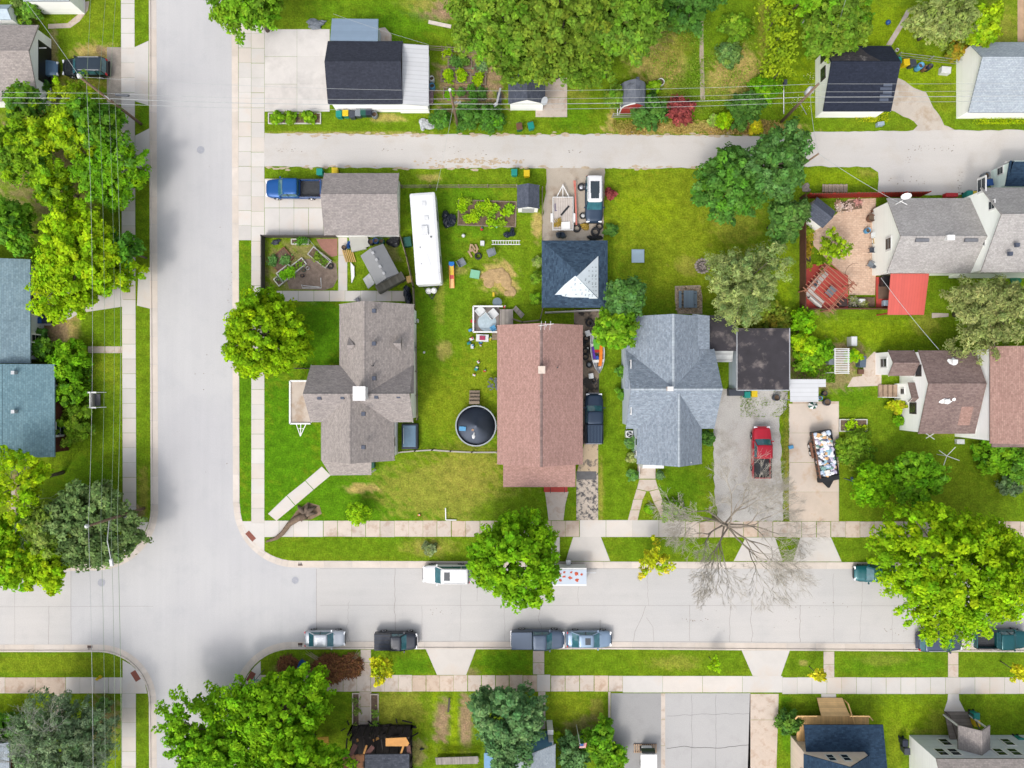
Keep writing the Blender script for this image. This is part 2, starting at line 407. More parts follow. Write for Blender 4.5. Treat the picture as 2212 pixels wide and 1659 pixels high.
def lawn_colour(U, V):
    base = np.array([lin(x / 255) / KX for x in MID])
    c = np.tile(base, (len(U), 1))
    n1 = smoothnoise(U, V, 3, 90); n2 = smoothnoise(U, V, 5, 22); n3 = smoothnoise(U, V, 9, 11)
    t = np.clip(0.35 + 0.3 * n1 + 0.2 * n2, 0, 1)[:, None]
    c = c * (1 - t * .5) + np.array([lin(x / 255) / KX for x in OLIVE]) * t * .5
    for (u, v, ru, rv, s), pc in zip(PA, PC):
        rr = np.sqrt(((U - u) / ru) ** 2 + ((V - v) / rv) ** 2) + 0.2 * n2 + .1 * n1 + .16 * n3
        w = np.clip((1.25 - rr) / 0.6, 0, 1); w = (w * w * (3 - 2 * w) * min(1, s))[:, None]
        c = c * (1 - w) + pc * w
    return c
def lawnmat():
    m, n, l, b = newmat('lawn_grass')
    tc = n.new('ShaderNodeTexCoord').outputs['Object']
    at = n.new('ShaderNodeAttribute'); at.attribute_name = 'tint'
    f1 = nmap(n, l, nnoise(n, l, tc, 5.5, 4, 0.75), 0.28, 0.72, 0.52, 1.48)
    f2 = nmap(n, l, nnoise(n, l, tc, 1.1, 5, 0.65), 0.3, 0.7, 0.7, 1.3)
    o = nmix(n, l, 1.0, nmix(n, l, 1.0, at.outputs['Color'], (1.2, 1.24, 1.05, 1), 'MULTIPLY'), gray(n, l, f1), 'MULTIPLY')
    o = nmix(n, l, 1.0, o, gray(n, l, f2), 'MULTIPLY')
    y = nmap(n, l, nnoise(n, l, tc, 1.7, 6, 0.7), 0.52, 0.7, 0, 0.6)
    o = nmix(n, l, y, o, nmix(n, l, 1.0, o, (1.45, 1.12, 1.6, 1), 'MULTIPLY'))
    d = nmap(n, l, nnoise(n, l, tc, 2.6, 5, 0.7), 0.56, 0.75, 0, 0.5)
    o = nmix(n, l, d, o, nmix(n, l, 1.0, o, (0.55, 0.72, 0.6, 1), 'MULTIPLY'))
    l.new(o, b.inputs['Base Color']); b.inputs['Roughness'].default_value = 1.0; b.inputs['Specular IOR Level'].default_value = 0.1
    bp = n.new('ShaderNodeBump'); bp.inputs['Strength'].default_value = 0.6; bp.inputs['Distance'].default_value = 0.12
    l.new(nnoise(n, l, tc, 7.0, 4, 0.8), bp.inputs['Height']); l.new(bp.outputs[0], b.inputs['Normal'])
    return m
LAWN = lawnmat()
def lawn(edge, u0, v0, u1, v1, step=5.5):
    """grid clipped to the block's kerb line; edge = closed polygon in plan units"""
    nu, nv = int((u1 - u0) / step) + 1, int((v1 - v0) / step) + 1
    U, V = np.meshgrid(np.linspace(u0, u1, nu), np.linspace(v0, v1, nv))
    U, V = U.ravel(), V.ravel()
    ed = np.array(edge); ins = np.zeros(len(U), bool)
    best = np.full(len(U), 1e9); bu, bv = U.copy(), V.copy()
    for i in range(len(ed)):
        a, b = ed[i], ed[(i + 1) % len(ed)]
        cond = (a[1] > V) != (b[1] > V)
        with np.errstate(divide='ignore', invalid='ignore'):
            xi = (b[0] - a[0]) * (V - a[1]) / (b[1] - a[1] if b[1] != a[1] else 1e-9) + a[0]
        ins ^= cond & (U < xi)
        ab = b - a; t = np.clip(((U - a[0]) * ab[0] + (V - a[1]) * ab[1]) / (ab @ ab + 1e-9), 0, 1)
        qu, qv = a[0] + t * ab[0], a[1] + t * ab[1]; dd = (qu - U) ** 2 + (qv - V) ** 2
        k = dd < best; best[k] = dd[k]; bu[k] = qu[k]; bv[k] = qv[k]
    near = (~ins) & (best < (step * 1.5) ** 2)
    U = np.where(near, bu, U); V = np.where(near, bv, V)
    idx = np.arange(nu * nv).reshape(nv, nu)
    q = np.stack([idx[:-1, :-1], idx[1:, :-1], idx[1:, 1:], idx[:-1, 1:]], -1).reshape(-1, 4)
    q = q[ins[q].any(1) & (ins | near)[q].all(1)]
    cc = lawn_colour(U, V)
    me = bpy.data.meshes.new('lawn')
    co = np.stack([(U - CX) / S, (CY - V) / S, np.zeros_like(U)], 1)
    me.from_pydata(co.tolist(), [], q.tolist())
    at = me.color_attributes.new('tint', 'FLOAT_COLOR', 'POINT')
    at.data.foreach_set('color', np.concatenate([cc, np.ones((len(U), 1))], 1).astype(np.float32).ravel())
    me.materials.append(LAWN)
    o = bpy.data.objects.new('lawn', me); col.objects.link(o); o['kind'] = 'structure'
    return o
# kerb lines (back of kerb)
K_NE = [(514, -400), (514, 0), (517, 1085)] + arc(640, 1090, 122, 178, 92, 14) + [(700, 1212), (2330, 1216), (3000, 1218)]
K_NW = [(322, -400), (322, 0), (326, 1090)] + arc(206, 1098, 120, 2, 88, 14) + [(150, 1219), (-120, 1221), (-700, 1222)]
K_SW = [(-700, 1408), (-120, 1408), (200, 1408)] + arc(212, 1518, 110, -90, 0, 14) + [(323, 1700), (323, 2000)]
K_SE = [(519, 2000), (519, 1700), (518, 1520)] + arc(630, 1514, 112, 180, 270, 14) + [(660, 1402), (1300, 1402), (1700, 1405), (2330, 1409), (3000, 1412)]
lawn(K_NE + [(3000, -400)], 505, -120, 2330, 1222)
lawn(K_NW + [(-700, -400)], -120, -120, 332, 1226)
lawn(K_SW + [(-700, 2000)], -120, 1400, 332, 1780)
lawn(K_SE + [(3000, 2000)], 508, 1396, 2330, 1780)
KERB = mat('kerb_concrete', C(230, 220, 210), 0.92, 0.08, 0.7, tint=True, fine=0.06)
def kerb(path, side):
    pts = [Vector(P(u, v)) for u, v in path]
    fine = []
    for a, b in zip(pts, pts[1:]):
        k = max(1, int((b - a).length / 3.0))
        fine += [a.lerp(b, i / k) for i in range(k)]
    fine.append(pts[-1])
    prof = [(-0.02, 0.016), (0.14, 0.016), (0.17, -0.07), (0.74, -0.112)]
    nor = []
    for i in range(len(fine)):
        d = (fine[min(i + 1, len(fine) - 1)] - fine[max(i - 1, 0)]).normalized()
        nor.append(Vector((-d.y, d.x, 0)) * side)
    mb = MB(); rng = random.Random(4)
    for i in range(len(fine) - 1):
        g = rng.uniform(0.93, 1.06); w = rng.uniform(0, 0.05); c = (g, g * (1 - w * .6), g * (1 - w * 1.3), 1)
        a, b = fine[i], fine[i + 1]; d = (b - a).normalized() * 0.012
        for (o0, z0), (o1, z1) in zip(prof, prof[1:]):
            q = [a + nor[i] * o0 + d, b + nor[i + 1] * o0 - d, b + nor[i + 1] * o1 - d, a + nor[i] * o1 + d]
            for p, z in zip(q, (z0, z0, z1, z1)): p.z = z
            if side > 0: q = q[::-1]
            mb.face(q, None, c)
    o = mb.build('kerb', KERB); o['kind'] = 'structure'
kerb(K_NE, -1); kerb(K_NW, 1); kerb(K_SW, 1); kerb(K_SE, 1)

# --- pavements of separate slabs
def slabs(name, u0, v0, u1, v1, step, axis, z=0.01, m=None, gap=0.5, tone=(0.92, 1.06), warm=0.07, seed=1, slant=0.0, cross=1):
    mb = MB(); rng = random.Random(seed * 131 + int(u0 + v0))
    lo, hi = (u0, u1) if axis == 'u' else (v0, v1)
    n = max(1, round((hi - lo) / step)); s = (hi - lo) / n
    for i in range(n):
        for k in range(cross):
            g = rng.uniform(*tone); w = rng.uniform(0, warm) if rng.random() < .6 else 0
            c = (g, g * (1 - w * .75), g * (1 - w * 1.5), 1)
            j = [rng.uniform(0, gap) for _ in range(4)]
            a, b = lo + i * s + j[0], lo + (i + 1) * s - j[1]
            if axis == 'u':
                w0 = v0 + (v1 - v0) * k / cross; w1 = v0 + (v1 - v0) * (k + 1) / cross - (gap if k < cross - 1 else 0)
                sl = lambda u: slant * (u - lo)
                q = [(a, w0 + j[2] + sl(a)), (b, w0 + j[2] + sl(b)), (b, w1 - j[3] + sl(b)), (a, w1 - j[3] + sl(a))]
            else:
                w0 = u0 + (u1 - u0) * k / cross; w1 = u0 + (u1 - u0) * (k + 1) / cross - (gap if k < cross - 1 else 0)
                sl = lambda v: slant * (v - lo)
                q = [(w0 + sl(a), a), (w1 + sl(a), a), (w1 + sl(b), b), (w0 + sl(b), b)]
            mb.face([P(u, v)[:2] + (z,) for u, v in q][::-1], None, c)
    o = mb.build(name, m or CONC); o['kind'] = 'structure'
    return o
slabs('pavement', 261, -120, 290, 1095, 32, 'v', slant=0.0036, m=CONC, seed=2)
slabs('pavement', 543, -120, 571, 1130, 32, 'v', seed=3)
slabs('pavement', 515.5, -120, 542.5, 519, 32, 'v', seed=4)
slabs('pavement', 571, 1124.5, 698, 1160, 32, 'u', seed=5)
slabs('pavement', 698, 1124.5, 1252, 1160, 31, 'u', seed=6, m=OLDCONC, gap=1.1, warm=.12)
slabs('pavement', 1252, 1123.5, 1480, 1160, 62, 'u', seed=7)
slabs('pavement', 1480, 1126, 2330, 1161, 31, 'u', seed=8, m=OLDCONC, gap=1.1, warm=.14)
slabs('pavement', 563, 1458, 890, 1494, 31, 'u', seed=9, m=OLDCONC)
slabs('pavement', 890, 1458, 1160, 1494, 31, 'u', seed=10, m=OLDCONC, gap=1.2, warm=.14)
slabs('pavement', 1190, 1459, 1345, 1494, 31, 'u', seed=11, m=OLDCONC, gap=1.2, warm=.16)
slabs('pavement', 1160, 1457, 1189, 1494, 32, 'u', seed=12)
slabs('pavement', 1345, 1460, 1690, 1496, 78, 'u', seed=13)
slabs('pavement', 1690, 1463, 2330, 1499, 32, 'u', seed=14)
slabs('pavement', -120, 1463, 142, 1498, 60, 'u', seed=15, m=OLDCONC, warm=.12)
slabs('pavement', 142, 1463, 265, 1498, 31, 'u', seed=16)
slabs('pavement', 263.5, 1498, 293.5, 1780, 32, 'v', seed=17)
slabs('pavement', 536, 1494, 563, 1780, 32, 'v', seed=18)
# corner ramps
def cpoly(name, poly, z=0.01, m=None, tone=1.0, warm=0.0):
    return sheet(name, poly, z, m or CONC, c=(tone, tone * (1 - warm * .7), tone * (1 - warm * 1.4), 1))
cpoly('corner_ramp', [(543, 1130), (571, 1130), (571, 1196), (556, 1188), (540, 1172), (528, 1150), (519, 1126), (543, 1126)], 0.012, None, 1.02)
cpoly('corner_ramp', [(265, 1095), (294, 1095), (300, 1128), (321, 1128), (311, 1152), (298, 1170), (282, 1184), (266, 1198)], 0.012, None, 0.99)
cpoly('corner_ramp', [(265, 1426), (283, 1436), (300, 1452), (312, 1472), (318, 1498), (265, 1498)], 0.012, None, 1.0)
cpoly('corner_ramp', [(563, 1494), (536, 1494), (522, 1500), (524, 1484), (534, 1460), (550, 1440), (563, 1428)], 0.012, None, 0.97)
# drive aprons and carriage walks
A = [[(290.5, 102), (321, 88), (321, 228), (290.5, 218)], [(292, 293), (323, 277), (324, 372), (292, 360)], [(299, 590), (324, 577), (325, 667), (296, 660)],
     [(1238, 1160), (1298, 1160), (1318, 1212), (1222, 1212)], [(1611, 1161), (1674, 1161), (1691, 1212), (1585, 1212)], [(1729, 1161), (1795, 1161), (1818, 1213), (1713, 1213)],
     [(920, 1402.5), (1028, 1402.5), (1007, 1458), (944, 1458)], [(1602, 1405), (1706, 1405.5), (1686, 1462), (1626, 1460)], [(1188, 1160), (1209, 1160), (1209, 1211), (1188, 1211)]]
for q in A: cpoly('drive_apron', q, 0.006, None, random.uniform(.96, 1.03), random.uniform(0, .03))
for q in ((779, 1403, 801, 1459), (1151.5, 1406, 1175.5, 1457), (1779, 1407, 1802, 1463), (2048, 1409, 2070, 1463)):
    slabs('path', *q, 27, 'v', z=0.007, m=OLDCONC, seed=21)
slabs('path', 776, 1494, 802, 1592, 33, 'v', z=0.006, m=OLDCONC, tone=(.82, .9), seed=22)
slabs('path', 1163, 1494, 1178, 1575, 30, 'v', z=0.006, m=OLDCONC, tone=(.82, .9), seed=23)
slabs('path', 1774, 1499, 1806, 1518, 30, 'v', z=0.006, seed=24)
cpoly('path', [(2048, 1499), (2071, 1499), (2072, 1512), (2085, 1537), (2039, 1537), (2047, 1512)], 0.006, None, .96)
slabs('path', 118, 1498, 138, 1560, 32, 'v', z=0.006, m=OLDCONC, seed=25)
slabs('path', 190, 748, 264, 763, 46, 'u', z=0.006, m=OLDCONC, tone=(.9, 1.02), seed=26)
cpoly('path', [(1177, 1062), (1228, 1062), (1221, 1090), (1217, 1124), (1185, 1124), (1181, 1090)], 0.006, OLDCONC, .95)
for q in ([(695, 1008), (714, 1027), (678, 1057), (660, 1038)], [(659, 1039), (677, 1058), (638, 1091), (620, 1070)], [(619, 1071), (637, 1092), (597, 1125), (579, 1110)]):
    cpoly('path', q, 0.006, None, random.uniform(.96, 1.02), .03)
# garden walk of two legs
cpoly('path', [(1381, 1036), (1416, 1036), (1422, 1056), (1400, 1061), (1376, 1056)], 0.006, OLDCONC, .96)
for q in ([(1375, 1057), (1396, 1062), (1389, 1078), (1369, 1078)], [(1368, 1079), (1388, 1079), (1383, 1101), (1363, 1101)], [(1362, 1102), (1382, 1102), (1377, 1125), (1356, 1125)],
          [(1403, 1062), (1423, 1057), (1430, 1078), (1412, 1084)], [(1412, 1085), (1430, 1079), (1439, 1101), (1424, 1106)], [(1424, 1107), (1439, 1102), (1452, 1125), (1429, 1125)]):
    cpoly('path', q, 0.006, OLDCONC, random.uniform(.97, 1.04), random.uniform(.02, .08))
# drives
slabs('driveway', 571.5, 63, 712, 241, 56, 'v', z=0.006, seed=31, m=mat('shade_smudged_concrete', C(234, 229, 224), .9, .08, .35, tint=True, fine=.05, c2=C(205, 200, 196), c2s=.22, c2lo=.48, c2hi=.7), cross=2, gap=.4, tone=(.97, 1.03), warm=.03)  # grey smudges in the pad colour stand in for soft shadow edges
slabs('driveway', 571.5, 386, 730, 513, 31, 'u', z=0.006, seed=32, cross=2, gap=.4, m=CONC, warm=.09, tone=(.95, 1.02))
slabs('path', 577, 628, 880, 651, 35, 'u', z=0.006, seed=33, tone=(.93, 1), warm=.06)
slabs('path', 731, 513, 750, 628, 40, 'v', z=0.006, seed=34, tone=(.93, 1), warm=.06)
slabs('driveway', 1704, 872, 1812, 1126, 63, 'v', z=0.006, seed=35, cross=1, m=mat('stained_concrete', C(232, 217, 202), .92, .08, .6, tint=True, fine=.05, c2=C(205, 172, 140), c2s=.3, c2lo=.52, c2hi=.7), gap=.4)
slabs('driveway', 1620, 1499, 1682, 1780, 60, 'v', z=0.006, seed=36, m=OLDCONC, tone=(.98, 1.04), slant=-.03)
slabs('driveway', 1157, 168, 1225, 253, 42, 'v', z=0.006, seed=37, m=OLDCONC, tone=(.9, .96))
slabs('driveway', 210, 278, 264, 372, 46, 'v', z=0.006, seed=38, tone=(.85, .92))
cpoly('driveway', [(87, 594), (140, 594), (172, 640), (266, 610), (266, 662), (172, 676), (150, 690), (113, 690), (110, 703), (95, 703)], 0.006, None, .96)
slabs('driveway', 231, 102, 262, 225, 40, 'v', z=0.004, seed=39, m=mat('grey_gravel_drive', C(186, 176, 164), 1, .2, 1.2, fine=.2, tint=True), gap=0)
cpoly('path', [(176, 5), (193, 2), (190, 22), (172, 46), (152, 60), (104, 62), (104, 52), (146, 50), (172, 28)], 0.006, OLDCONC, .88, .04)
STAIN = mat('oil_stained_concrete', C(214, 200, 184), .9, .14, .9, fine=.2, c2=C(92, 90, 92), c2s=1.9, c2lo=.47, c2hi=.58, tint=True)
STAIN2 = mat('grimy_ground', C(150, 134, 118), .95, .2, .7, fine=.2, c2=C(62, 58, 56), c2s=.5, c2lo=.46, c2hi=.56, tint=True)
cpoly('driveway', rectp(1245, 1022, 1292, 1124), 0.006, STAIN)
cpoly('driveway', [(1262, 960), (1292, 960), (1292, 1021), (1246, 1021)], 0.006, mat('worn_drive', C(212, 190, 160), .95, .15, .8, fine=.12, c2=C(120, 112, 104), c2s=.8, c2lo=.52, c2hi=.6, tint=True))
cpoly('driveway', rectp(1240, 668, 1294, 960), 0.005, STAIN2)
cpoly('dark_concrete', rectp(1245, 1018, 1288, 1036), 0.0075, mat('dark_patch', C(112, 112, 114), .9, .15, 2, fine=.1, tint=True))
GRAV = mat('gravel', C(208, 204, 198), 1, .1, .5, fine=.34, bump=.5, tint=True, c2=C(180, 174, 164), c2s=.35, c2lo=.5, c2hi=.66)
cpoly('gravel', rough([(1556, 838), (1702, 845), (1700, 880), (1684, 900), (1688, 1000), (1692, 1060), (1693, 1126), (1550, 1126), (1543, 1060), (1541, 940)], 2.2, 9), 0.005, GRAV)
cpoly('gravel', rough([(1180, 362), (1306, 362), (1305, 450), (1302, 520), (1172, 520), (1174, 440), (1180, 415)], 1.5, 9), 0.005, mat('sandy_gravel', C(200, 188, 172), 1, .1, .6, fine=.15, tint=True, c2=C(170, 150, 130), c2s=.5, c2lo=.5, c2hi=.7))
# the lane between the back yards
cpoly('alley', rough([(571.5, 287), (700, 289), (1000, 291), (1320, 290), (1700, 294), (1760, 284), (2330, 280), (2330, 402), (2130, 402), (2130, 420), (1897, 422), (1897, 372), (1880, 361), (1730, 359), (1400, 364), (1180, 363), (900, 364), (571.5, 360)]), 0.008, ALLEY)
cpoly('dirt_drive', rough([(1940, 168), (1955, 175), (1975, 190), (2000, 200), (2022, 240), (2040, 270), (2070, 283), (1970, 284), (1982, 272), (1962, 255), (1925, 238), (1925, 170)], 1.8, 9), 0.005, mat('sandy_drive', C(214, 203, 190), 1, .12, .5, fine=.12, tint=True, c2=C(190, 172, 150), c2s=.4))
cpoly('car_park', rectp(1320, 1497.5, 1428, 1780), 0.006, DKASPH)
cpoly('car_park', rectp(1437, 1497.5, 1621, 1780), 0.006, roadmat('dark_asphalt2', C(204, 202, 200), C(196, 195, 194), C(180, 178, 176)) if ROADSTRETCH.setdefault('dark_asphalt2', (.3, .3, 1)) else None)
slabs('path', 1428, 1497.5, 1437, 1780, 60, 'v', z=0.006, m=OLDCONC, seed=41)
cpoly('path', rectp(1314, 1494.5, 1319, 1550), 0.006, OLDCONC, .98)
cpoly('path', [(1512, 30), (1519, 30), (1520, 120), (1523, 215), (1513, 215), (1511, 120)], 0.004, mat('dirt_path', C(196, 180, 158), 1, .2, 1.5, fine=.2, tint=True))
cpoly('path', [(1958, 22), (1969, 18), (1955, 50), (1926, 98), (1914, 97), (1942, 52)], 0.006, OLDCONC, .9)
cpoly('path', rectp(2198, -60, 2212, 90), 0.005, mat('pinkish_path', C(205, 172, 140), 1, .15, 1, fine=.1, tint=True))
cpoly('path', [(2013, 676), (2049, 677), (2049, 684), (2013, 687)], 0.006, OLDCONC, .95)
cpoly('path', [(1868, 780), (1888, 760), (1904, 765), (1904, 833), (1830, 836), (1842, 815), (1862, 812)], 0.006, OLDCONC, 1.0, .03)
cpoly('path', rectp(1712, 867, 1812, 872), 0.006, OLDCONC, .92, .1)
cpoly('path', [(25, 1042), (32, 1042), (34, 1110), (24, 1110)], 0.005, OLDCONC, .8)
# manholes and grates (flush iron covers)
def cover(u, v, r, label, z=-0.117):
    x, y, _ = P(u, v)
    mb = MB(); mb.lathe([(r * 1.25, 0), (r * 1.25, .004)], x, y, z, 24)
    t = mb.build('manhole_cover', mat('cover_ring', C(208, 208, 209), .8, .1)); tag(t, label, 'manhole')
    mb = MB(); mb.lathe([(r, 0.004), (r, .009)], x, y, z, 24); mb.build('lid', mat('cover_iron', C(180, 182, 190), .7, .2, 9), t)
cover(432.5, 323, .42, 'round grey iron manhole cover in the left street')
cover(218, 1259, .42, 'round manhole cover in the lower left crossing')
cover(637, 1254, .38, 'pale manhole cover in the crossing near the grass corner')
def grate(u, v, su, sv, label):
    x, y, _ = P(u, v)
    t = thing('storm_drain', label, 'drain', (x, y, -0.1))
    mb = MB(); mb.box(x, y, -0.099, -0.085, su / S, sv / S); mb.build('frame', mat('rusty_iron', C(120, 88, 76), .8, .2, 6), t)
    mb = MB()
    for i in range(3): mb.box(x + (i - 1) * su / S * .28, y, -0.085, -0.07, su / S * .14, sv / S * .8)
    mb.build('slots', BLACK, t)
grate(195, 1221, 10, 9, 'iron storm drain grate in the kerb below the grey-green tree')
grate(648, 1218, 10, 9, 'rusty storm drain grate in the kerb of the grass corner')
grate(193, 1400, 11, 10, 'iron storm drain grate in the kerb of the lower left lawn')
grate(648, 1394, 10, 9, 'dark storm drain grate in the kerb behind the silver hatchback')
# red tactile plates on the ramps
TACT = mat('tactile_red', C(150, 88, 74), .8, .1, 5, fine=.15)
for (u, v, rz, lb) in ((541.5, 1158, 42, 'red tactile plate on the ramp of the corner house pavement'), (300, 1159, -38, 'red tactile plate on the ramp under the grey-green tree'), (293, 1460, 32, 'red tactile plate on the ramp of the lower left corner'), (542, 1462, -30, 'red tactile plate on the ramp left of the brush heap')):
    x, y, _ = P(u, v); mb = MB(); mb.box(x, y, 0.013, 0.02, .62 if u != 541.5 else .55, 1.15, R(rz))
    for i in range(4):
        for k in range(7):
            a, b = (i - 1.5) * .13, (k - 3) * .15
            mb.box(x + a * math.cos(R(rz)) - b * math.sin(R(rz)), y + a * math.sin(R(rz)) + b * math.cos(R(rz)), .02, .026, .05, .05, R(rz))
    tag(mb.build('tactile_plate', TACT), lb, 'tactile plate', 'tactile plates at the street corners')
# cracks and joints in the roads
def cracks():
    rng = random.Random(12); mb = MB()
    def rib(pts, w, z):
        pts = [Vector(P(u, v)[:2] + (z,)) for u, v in pts]
        for a, b in zip(pts, pts[1:]):
            d = (b - a).normalized(); nn = Vector((-d.y, d.x, 0)) * w / 2
            mb.face([a - nn, b - nn, b + nn, a + nn])
    def wob(u0, v0, u1, v1, amp, n=14):
        o, off = [], 0
        for i in range(n + 1):
            t = i / n; off = off * .75 + rng.uniform(-amp, amp)
            if abs(u1 - u0) > abs(v1 - v0): o.append((u0 + (u1 - u0) * t, v0 + (v1 - v0) * t + off))
            else: o.append((u0 + (u1 - u0) * t + off, v0 + (v1 - v0) * t))
        return o
    z = -0.116
    for (u, a, b, am, w) in ((683, 1229, 1386, .2, .03), (752, 1300, 1386, 3, .02), (855, 1229, 1386, 2.5, .035), (911, 1310, 1386, .4, .02), (996, 1250, 1386, 2, .02), (1090, 1308, 1386, 1, .02), (1168, 1300, 1386, 2.4, .025), (1297, 1340, 1386, 1, .03), (1400, 1240, 1310, 2, .02), (1490, 1308, 1386, .5, .03), (1577, 1308, 1388, 1, .03), (1625, 1300, 1388, 2, .03), (1730, 1308, 1388, 1.2, .04), (1801, 1240, 1388, 2, .02), (1862, 1258, 1388, 2.2, .02), (1928, 1320, 1388, 1, .02), (152, 1229, 1393, .3, .03), (104, 1310, 1393, .5, .03), (30, 1240, 1393, .5, .02), (1030, 1229, 1300, .6, .02), (1250, 1268, 1308, .6, .02), (1700, 1229, 1300, 1, .02), (2010, 1350, 1388, 1, .02)):
        rib(wob(u, a, u, b, am), w, z)
    rib(wob(690, 1308, 2300, 1310, .3, 60), .02, z); rib(wob(-100, 1312, 330, 1310, .3, 20), .02, z)
    rib([(1395, 1310), (1388, 1332), (1372, 1365), (1369, 1386)], .03, z); rib([(1397, 1335), (1411, 1355), (1413, 1386)], .025, z)
    rib(wob(690, 1229, 2300, 1229, .2, 50), .02, z); rib(wob(690, 1386, 1300, 1386, .2, 40), .025, z); rib(wob(1300, 1386.5, 2300, 1390, .2, 40), .025, z)
    o = mb.build('road_cracks', mat('crack_filler', C(150, 143, 134), 1, .3, 3)); o['kind'] = 'structure'
    mb = MB(); z = 0.0105                      # cracks and spalls of the car park and lane
    rib(wob(1440, 1616, 1618, 1611, 1.6, 24), .05, z); rib(wob(1494, 1500, 1494, 1700, 1, 20), .02, z); rib(wob(1546, 1500, 1546, 1700, 1, 20), .02, z); rib(wob(1440, 1545, 1618, 1543, 2, 14), .02, z)
    o = mb.build('car_park_cracks', mat('dark_crack', C(96, 94, 92), 1, .3, 3)); o['kind'] = 'structure'
    mb = MB()                                  # oil drips and worn spots
    for (u, v, su, sv, n, zz) in ((625, 324, 34, 4, 16, .0125), (820, 325, 50, 6, 12, .0125), (1010, 325, 60, 10, 16, .0125), (1230, 327, 30, 3, 8, .0125), (2010, 320, 50, 7, 30, .0125), (1960, 345, 10, 6, 10, .0125), (2075, 400, 6, 30, 40, .0125), (1960, 390, 40, 10, 25, .0125), (960, 1322, 40, 8, 10, z - .127), (1500, 1340, 30, 3, 12, z - .127), (1700, 1330, 200, 40, 24, z - .127), (440, 700, 60, 400, 14, z - .127), (495, 640, 6, 60, 14, z - .127), (1930, 1365, 30, 8, 12, z - .127)):
        for _ in range(n):
            x, y, _z = P(u + rng.uniform(-su, su), v + rng.uniform(-sv, sv)); r = rng.uniform(.02, .085)
            k = rng.randint(5, 8); mb.face([(x + r * rng.uniform(.6, 1.3) * math.cos(i * 6.283 / k), y + r * rng.uniform(.4, .9) * math.sin(i * 6.283 / k), zz + rng.uniform(0, .002)) for i in range(k)])
    mb2 = MB()
    for _ in range(110):
        x, y, _z = P(1030 + rng.gauss(0, 55), 349 + rng.gauss(0, 4)); r = rng.uniform(.06, .2); k = rng.randint(6, 9); mb2.face([(x + r * rng.uniform(.5, 1.6) * math.cos(i * 6.283 / k), y + r * rng.uniform(.4, .8) * math.sin(i * 6.283 / k), .0118 + rng.uniform(0, .002)) for i in range(k)])
    for _ in range(150):
        x, y, _z = P(rng.uniform(580, 1700), rng.choice((289, 292, 362, 361)) + rng.gauss(0, 2.2)); r = rng.uniform(.08, .3); k = rng.randint(6, 9); mb2.face([(x + r * rng.uniform(.8, 2.2) * math.cos(i * 6.283 / k), y + r * rng.uniform(.3, .7) * math.sin(i * 6.283 / k), .0118 + rng.uniform(0, .002)) for i in range(k)])
    o = mb2.build('alley_dirt', mat('alley_dirt', C(204, 186, 160), 1, .2, 3, fine=.2)); o['kind'] = 'structure'
    o = mb.build('oil_spots', mat('oil_spot', C(160, 150, 138), .9, .35, 3)); o['kind'] = 'structure'
cracks()
# ================================================================== BUILDINGS
WALLS = {}
def wallmat(name, c, rough=.7): return ribbed(name, c, .2, .16, rough, 1, .05)
W_WHITE = ribbed('white_siding', (.9, .9, .89, 1), .2, .05, .6, 1, .02); W_GREY = wallmat('grey_siding', (.52, .55, .59, 1)); W_BLUEGREY = wallmat('blue_grey_siding', (.5, .56, .64, 1)); W_CREAM = ribbed('cream_siding', (.87, .9, .85, 1), .2, .08, .6, 1, .02); W_SAGE = wallmat('pale_green_siding', (.7, .82, .77, 1)); W_TAN = wallmat('tan_siding', (.68, .56, .47, 1)); W_BLUE = wallmat('blue_siding', C(110, 165, 212)); W_BRICK = shingle('brown_brick', C(112, 66, 52), C(88, 52, 44), .25, .09)
R_GREY = shingle('grey_brown_shingles', C(172, 164, 160), C(152, 145, 143), stain=.08); R_TAUPE = shingle('taupe_shingles', C(180, 171, 165), C(158, 150, 146), stain=.07)
R_BROWN = shingle('rose_brown_shingles', C(190, 152, 142), C(172, 136, 126), stain=.05); R_BLUE = shingle('blue_grey_shingles', C(160, 171, 183), C(134, 146, 159), stain=.06); R_NAVY = shingle('navy_shingles', C(76, 98, 120), C(52, 70, 90), stain=.1); R_NAVY2 = shingle('deep_blue_shingles', C(52, 76, 100), C(36, 56, 78), stain=.12)
R_DARK = shingle('charcoal_shingles', C(62, 66, 78), C(54, 57, 68), stain=.06, mortar=.9); R_DARKW = shingle('bleached_charcoal_shingles', C(48, 54, 70), C(40, 46, 60), stain=.06); R_WORN = shingle('weathered_black_shingles', C(84, 80, 84), C(70, 68, 72), wear=C(176, 168, 164))
R_LIGHT = shingle('light_grey_shingles', C(186, 196, 204), C(170, 180, 190), stain=.07); R_TEAL = shingle('teal_shingles', C(128, 160, 170), C(110, 142, 154), stain=.06, h=.2); R_MID = shingle('stone_grey_shingles', C(188, 185, 182), C(172, 168, 166), stain=.14); R_SHED = shingle('slate_shingles', C(98, 104, 118), C(84, 90, 104)); R_UMBER = shingle('umber_shingles', C(152, 132, 126), C(132, 112, 108), stain=.16); R_CLAY = shingle('clay_shingles', C(184, 150, 138), C(164, 130, 120), stain=.06)
FLATBLACK = mat('tar_roof', C(58, 54, 60), .7, .25, .9, c2=C(134, 124, 120), c2s=.5, c2lo=.52, c2hi=.68, fine=.15)
WHITEMETAL = ribbed('white_sheet_metal', (.46, .47, .485, 1), .45, .3, .45, 1, .03); BLUEMETAL = ribbed('blue_grey_sheet_metal', C(140, 162, 184), .35, .06, .5, 1, .04); REDMETAL = ribbed('red_sheet_metal', C(226, 104, 92), .3, .2, .45, 0, .04)

